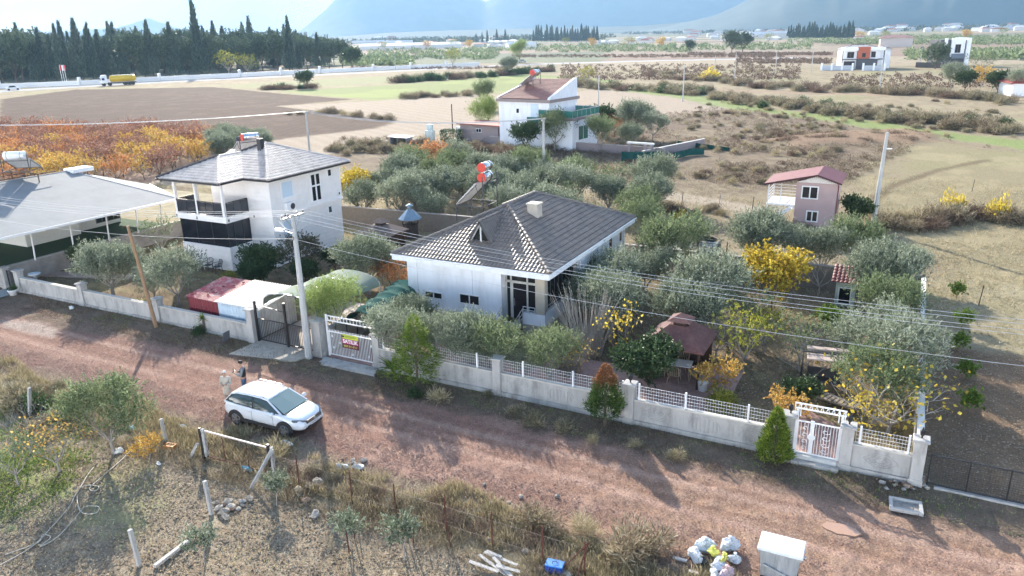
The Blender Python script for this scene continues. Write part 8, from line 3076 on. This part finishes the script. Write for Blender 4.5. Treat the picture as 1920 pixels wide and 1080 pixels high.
for k, (px, py, dx) in enumerate(((760, 1000, .05), (655, 1040, -.03), (845, 1025, -.12), (775, 1020, .06), (665, 1010, .1))):
 p = G(px, py)
 tag(MB().bar(p, p + V3(dx, 0, .9), .03).build('stake', RUST), 'thin support stake in the front field, number %s from the gate' % ('three', 'two', 'five', 'four', 'one')[k], 'stake')
tag(MB().prism([(p.x, p.y) for p in GP([(1050, 1075), (1060, 1072), (1075, 1080), (1066, 1086)])], 0, .08).build('fabric_scrap', CL), 'white scrap under the rusty braces', 'scrap')
# small fence posts behind the gardens
for k, (px, py, h) in enumerate(((1075, 372, 1.4), (1124, 376, 1.3), (1180, 378, 1.5), (1233, 384, 1.2), (1278, 386, 1.3), (1410, 396, 1.3), (1348, 388, 1.1), (1835, 572, 1.2), (1822, 360, 1.2), (1280, 395, .9))):
 p = G(px, py)
 tag(MB().bar(p, p + V3(.08 if k else .3, 0, h), .05).build('fence_stake', BLACKM if k % 3 else WPOST), 'thin fence stake behind the gardens, beside the pale lane' if k < 7 else 'lone fence stake in the meadow beyond the dug strip', 'fence stake', 'stakes behind the gardens' if k < 7 else 'stakes in the meadow')
# green shade nets on the scrub beyond the villa
TN = mat('teal_net', (0.05, 0.17, 0.15))
for k, (pts, lb) in enumerate(((((1165, 303), (1190, 302), (1212, 303), (1240, 300)), 'dark green net fence sagging near the villa gateway'), (((1262, 300), (1290, 292), (1320, 290)), 'torn green net strip in the scrub, right of the villa'), (((1270, 272), (1300, 276), (1368, 284)), 'long low green net across the scrub'))):
 b = MB()
 for (a_, c_) in zip(pts[:-1], pts[1:]):
  p, q = G(*a_), G(*c_)
  b.add([p, q, q + V3(0, 0, 1.1 - .3 * k), p + V3(0, 0, 1.2 - .3 * k)], [(0, 1, 2, 3)])
  b.add([p + V3(0, .03, 0), q + V3(0, .03, 0), q + V3(0, .03, 1.1 - .3 * k), p + V3(0, .03, 1.2 - .3 * k)], [(3, 2, 1, 0)])
 tag(b.build('net_fence', TN), lb, 'net')

# ================================================================== highway: barrier, lorry, cars, flags
def highway_wall():
 t = thing('highway_wall', 'long low white wall with pillars beyond the highway, below the windbreak', 'wall', (0, 0, 0))
 pts = [G(x, y) for x, y in ((-300, 196), (-60, 171), (0, 166.5), (150, 160), (300, 152), (450, 144.5), (600, 137), (700, 132.5), (900, 123))]
 b = MB()
 d = 0
 for p, q in zip(pts[:-1], pts[1:]):
  b.bar(p + V3(0, 0, .85), q + V3(0, 0, .85), .25, 1.7)
  n = max(1, int((q - p).length / 17))
  for k in range(n): MB().box(-.45, -.45, 0, .45, .45, 2.9).build('pillar', WMETAL, t).location = p.lerp(q, k / n)
 b.build('wall_panel', WMETAL, t)


highway_wall()
p, q = G(190, 161.5), G(255, 158)
t = thing('tanker_lorry', 'articulated lorry with white cab and yellow tank on the highway', 'lorry', tuple(p), math.atan2(q.y - p.y, q.x - p.x))
YL = mat('tank_yellow', (0.62, 0.42, 0.03), .35, .1)
b = MB()
b.cbox(.0, -1.25, .9, 2.1, 1.25, 3.0, .15)
b.cbox(.35, -1.2, 3.0, 2.1, 1.2, 3.75, .2)
cb_ = b.build('cab', PVC, t)
MB().box(-.02, -1.1, 1.9, .03, 1.1, 2.8).build('windscreen', DARKG, cb_)
MB().box(.3, -1.27, 2.0, 1.2, 1.27, 2.75).build('side_window', mat('blue_tint', (0.03, 0.05, 0.18), .2), cb_)
MB().tube([(3.1, 0, 2.35), (3.5, 0, 2.35), (11.4, 0, 2.35), (11.9, 0, 2.35)], [.7, 1.15, 1.15, .7], 18).build('tank', YL, t, smooth=True)
MB().box(4, -.35, 3.45, 11, .35, 3.6).build('catwalk', GALV, t)
MB().box(.2, -.5, .75, 11.8, .5, 1.15).build('chassis', DGREY, t)
for x in (.9, 2.9, 8.0, 9.3, 10.6):
 for y in (-1.05, 1.05):
  MB().tube([(x, y - .17, .5), (x, y + .17, .5)], .5, 14).build('wheel', BLACKM, t)


def small_car(px, py, col, lb, rz):
 t = thing('far_car', lb, 'car', tuple(G(px, py)), rz)
 b = MB()
 b.cbox(-2.1, -.85, .35, 2.1, .85, .95, .12)
 b.build('body', mat('paint_%d' % int(px), col, .35), t)
 b = MB()
 b.extr([(-1.3, -.75, .95), (1.1, -.75, .95), (.5, -.7, 1.45), (-.9, -.7, 1.45)], (0, 1.5, 0))
 b.build('cabin', DARKG, t)
 for x in (-1.3, 1.3):
  for y in (-.8, .8): MB().tube([(x, y - .1, .33), (x, y + .1, .33)], .33, 12).build('wheel', BLACKM, t)


dr = math.atan2(q.y - p.y, q.x - p.x)
small_car(25, 169, (0.7, 0.72, 0.74), 'white car on the highway at the left edge', dr)
small_car(1802, 134, (0.04, 0.06, 0.1), 'dark car parked before the narrow modern villa', .6)
small_car(979, 117, (0.6, 0.6, 0.62), 'pale car at the end of the white highway stretch', dr)
for k, px in enumerate((118, 122, 126)):
 p = G(px, 157)
 t = thing('flagpole', ('left', 'middle', 'right')[k] + ' one of three white flagpoles before the windbreak', 'flagpole', tuple(p), 0, 'flagpoles before the windbreak')
 MB().tube([(0, 0, 0), (0, 0, 7)], .09, 6).build('pole', WMETAL, t)
 MB().box(0, -.02, 4.9, .9, .02, 6.9).build('flag', mat(('flag_red', 'flag_white', 'flag_red')[k], ((0.5, 0.03, 0.04), (0.7, 0.7, 0.72), (0.5, 0.03, 0.04))[k], .7), t)

# ================================================================== far houses and greenhouses on the plain
rnd = random.Random(77)
HR = [mat('far_red_roof', (0.32, 0.14, 0.11), .8), mat('far_white_roof', (0.7, 0.7, 0.7), .7), mat('far_grey_roof', (0.35, 0.35, 0.36), .8)]
FW = mat('far_wall', (0.66, 0.65, 0.63), .8)
spots = []
for (x0, x1, y0, y1, n) in ((1640, 1915, 50, 60, 34), (1290, 1480, 62, 76, 22), (690, 1000, 74, 92, 26), (1000, 1290, 76, 86, 12), (1480, 1640, 60, 74, 10)):
 for _ in range(n): spots.append((rnd.uniform(x0, x1), rnd.uniform(y0, y1)))
for k, (px, py) in enumerate(spots):
 py = max(py, 60 + (960 - px) * .0223 + 7.5)
 p = G(px, py)
 d = math.hypot(p.x - CAMP.x, p.y - CAMP.y)
 s = min(2.0, max(.8, d / 1400))
 t = thing('far_house', 'small pale house on the horizon, right of the far dark tree pair' if px > 1290 else 'small pale house on the horizon, beyond the windbreak end', 'house', tuple(p), rnd.uniform(-.3, .9), 'houses on the horizon, right' if px > 1290 else 'houses on the horizon, centre')
 w_, d_, h_ = rnd.uniform(9, 20) * s, rnd.uniform(8, 11) * s, rnd.uniform(3.2, 7) * s * .8
 MB().box(-w_ / 2, -d_ / 2, 0, w_ / 2, d_ / 2, h_).build('wall', FW, t)
 b = MB()
 e = .6
 b.add([(-w_ / 2 - e, -d_ / 2 - e, h_), (w_ / 2 + e, -d_ / 2 - e, h_), (w_ / 2 + e, d_ / 2 + e, h_), (-w_ / 2 - e, d_ / 2 + e, h_), (-w_ / 4, 0, h_ + 2 * s), (w_ / 4, 0, h_ + 2 * s)], [(0, 1, 5, 4), (1, 2, 5), (2, 3, 4, 5), (3, 0, 4), (0, 3, 2, 1)])
 b.build('roof', rnd.choice(HR), t)
for k, (px, py, w_, lb) in enumerate(((770, 92, 110, 'long white greenhouse roof beyond the highway'), (690, 82, 60, 'white shed roof near the windbreak end'), (740, 83, 60, 'white shed roof left of the far cypress belt'), (1455, 66, 90, 'long white factory roof before the right-hand mountain'), (1410, 70, 60, 'smaller white factory roof left of the long one'), (1895, 57, 100, 'long white hall at the far right'), (980, 92, 26, 'white barn near the highway end'))):
 p = G(px, py)
 t = thing('greenhouse' if k == 0 else 'farm_hall', lb, 'greenhouse' if k == 0 else 'hall', tuple(p), HEAD + .1)
 MB().box(-w_ / 2, 0, 0, w_ / 2, 30 if k else 60, 4).build('wall', FW, t)
 n = 5
 b = MB()
 dd_ = (30 if k else 60) / n
 for i in range(n):
  b.add([(-w_ / 2, i * dd_, 4), (w_ / 2, i * dd_, 4), (w_ / 2, (i + .5) * dd_, 6), (-w_ / 2, (i + .5) * dd_, 6), (w_ / 2, (i + 1) * dd_, 4), (-w_ / 2, (i + 1) * dd_, 4)], [(0, 1, 2, 3), (3, 2, 4, 5), (0, 3, 5), (1, 4, 2)])
 b.build('roof', HR[1], t)


# ================================================================== loose stones and clods: uncountable
def gravel(name, fn, n, r0, r1, m, seed):
 rs = np.random.RandomState(seed)
 P = fn(rs, n)
 P = np.concatenate([P, np.zeros((len(P), 1))], 1)
 n = len(P)
 base = np.array([(1, 0, 0), (-.4, .9, 0), (-.6, -.8, 0), (.1, .05, .75), (0, 0, -.5)])
 F0 = [(0, 1, 3), (1, 2, 3), (2, 0, 3)]
 a = rs.uniform(0, 6.28, n)
 r = rs.uniform(r0, r1, n) * rs.uniform(.5, 1, n)
 ca, sa = np.cos(a), np.sin(a)
 j = rs.uniform(.6, 1.3, (n, 5, 3))
 B = base[None] * j
 X = (B[..., 0] * ca[:, None] - B[..., 1] * sa[:, None]) * r[:, None]
 Y = (B[..., 0] * sa[:, None] + B[..., 1] * ca[:, None]) * r[:, None]
 Z = B[..., 2] * r[:, None]
 V = np.stack([X, Y, Z], -1) + P[:, None]
 V = V[:, :4].reshape(-1, 3)
 idx = np.arange(n)[:, None, None] * 4 + np.array(F0)[None]
 me = bpy.data.meshes.new(name)
 me.vertices.add(len(V))
 me.vertices.foreach_set('co', V.astype(np.float32).ravel())
 nf = n * 3
 me.loops.add(nf * 3)
 me.loops.foreach_set('vertex_index', idx.astype(np.int32).ravel())
 me.polygons.add(nf)
 me.polygons.foreach_set('loop_start', np.arange(0, nf * 3, 3, dtype=np.int32))
 me.polygons.foreach_set('loop_total', np.full(nf, 3, np.int32))
 me.materials.append(m)
 me.update(calc_edges=True)
 o = bpy.data.objects.new(name, me)
 C.objects.link(o)
 o['kind'] = 'stuff'


GRV = leafmat('gravel_stone', [(0.22, 0.13, 0.1), (0.32, 0.195, 0.155), (0.42, 0.3, 0.25)], 0, .9)
GRV2 = leafmat('soil_clod', [(0.25, 0.19, 0.135), (0.34, 0.27, 0.195), (0.42, 0.34, 0.24)], 0, .95)


def dens(x0, x1, y0, y1, sc, seed, thr=.5):
 def f(rs, n):
  P = np.stack([rs.uniform(x0, x1, n), rs.uniform(y0, y1, n)], 1)
  d = fbm(P[:, 0] * sc, P[:, 1] * sc * 2.5, seed, 3)
  return P[d > thr - .18 + rs.uniform(-.1, .18, n)]
 return f


gravel('gravel', dens(-36, 22, -8.2, -1.6, .25, 3, .42), 90000, .012, .035, GRV, 1)
gravel('gravel', dens(-36, 22, -8.6, -5.8, .25, 4, .45), 50000, .015, .045, GRV, 2)
gravel('soil_clods', dens(-14, 10, -18, -10, .5, 5, .5), 45000, .02, .07, GRV2, 3)
gravel('soil_clods', dens(16.9, 30, .2, 14.5, .5, 6, .5), 16000, .02, .06, GRV2, 4)
gravel('soil_clods', dens(-9.5, 16.4, 2, 20.5, .5, 7), 30000, .02, .07, GRV2, 5)
# ------------------------------------------------------------------ the air over the plain
def haze():
 mb = MB().box(-15500, -900, -14, 11500, 15500, 1250)
 m = bpy.data.materials.new('air')
 m.use_nodes = True
 t = m.node_tree
 t.nodes.clear()
 o = t.nodes.new('ShaderNodeOutputMaterial')
 v = t.nodes.new('ShaderNodeVolumePrincipled')
 v.inputs['Color'].default_value = (0.18, 0.3, 0.45, 1)
 v.inputs['Density'].default_value = 0.00019
 v.inputs['Anisotropy'].default_value = 0.35
 t.links.new(v.outputs[0], o.inputs['Volume'])
 ob = mb.build('haze', m)
 ob['kind'] = 'stuff'


haze()
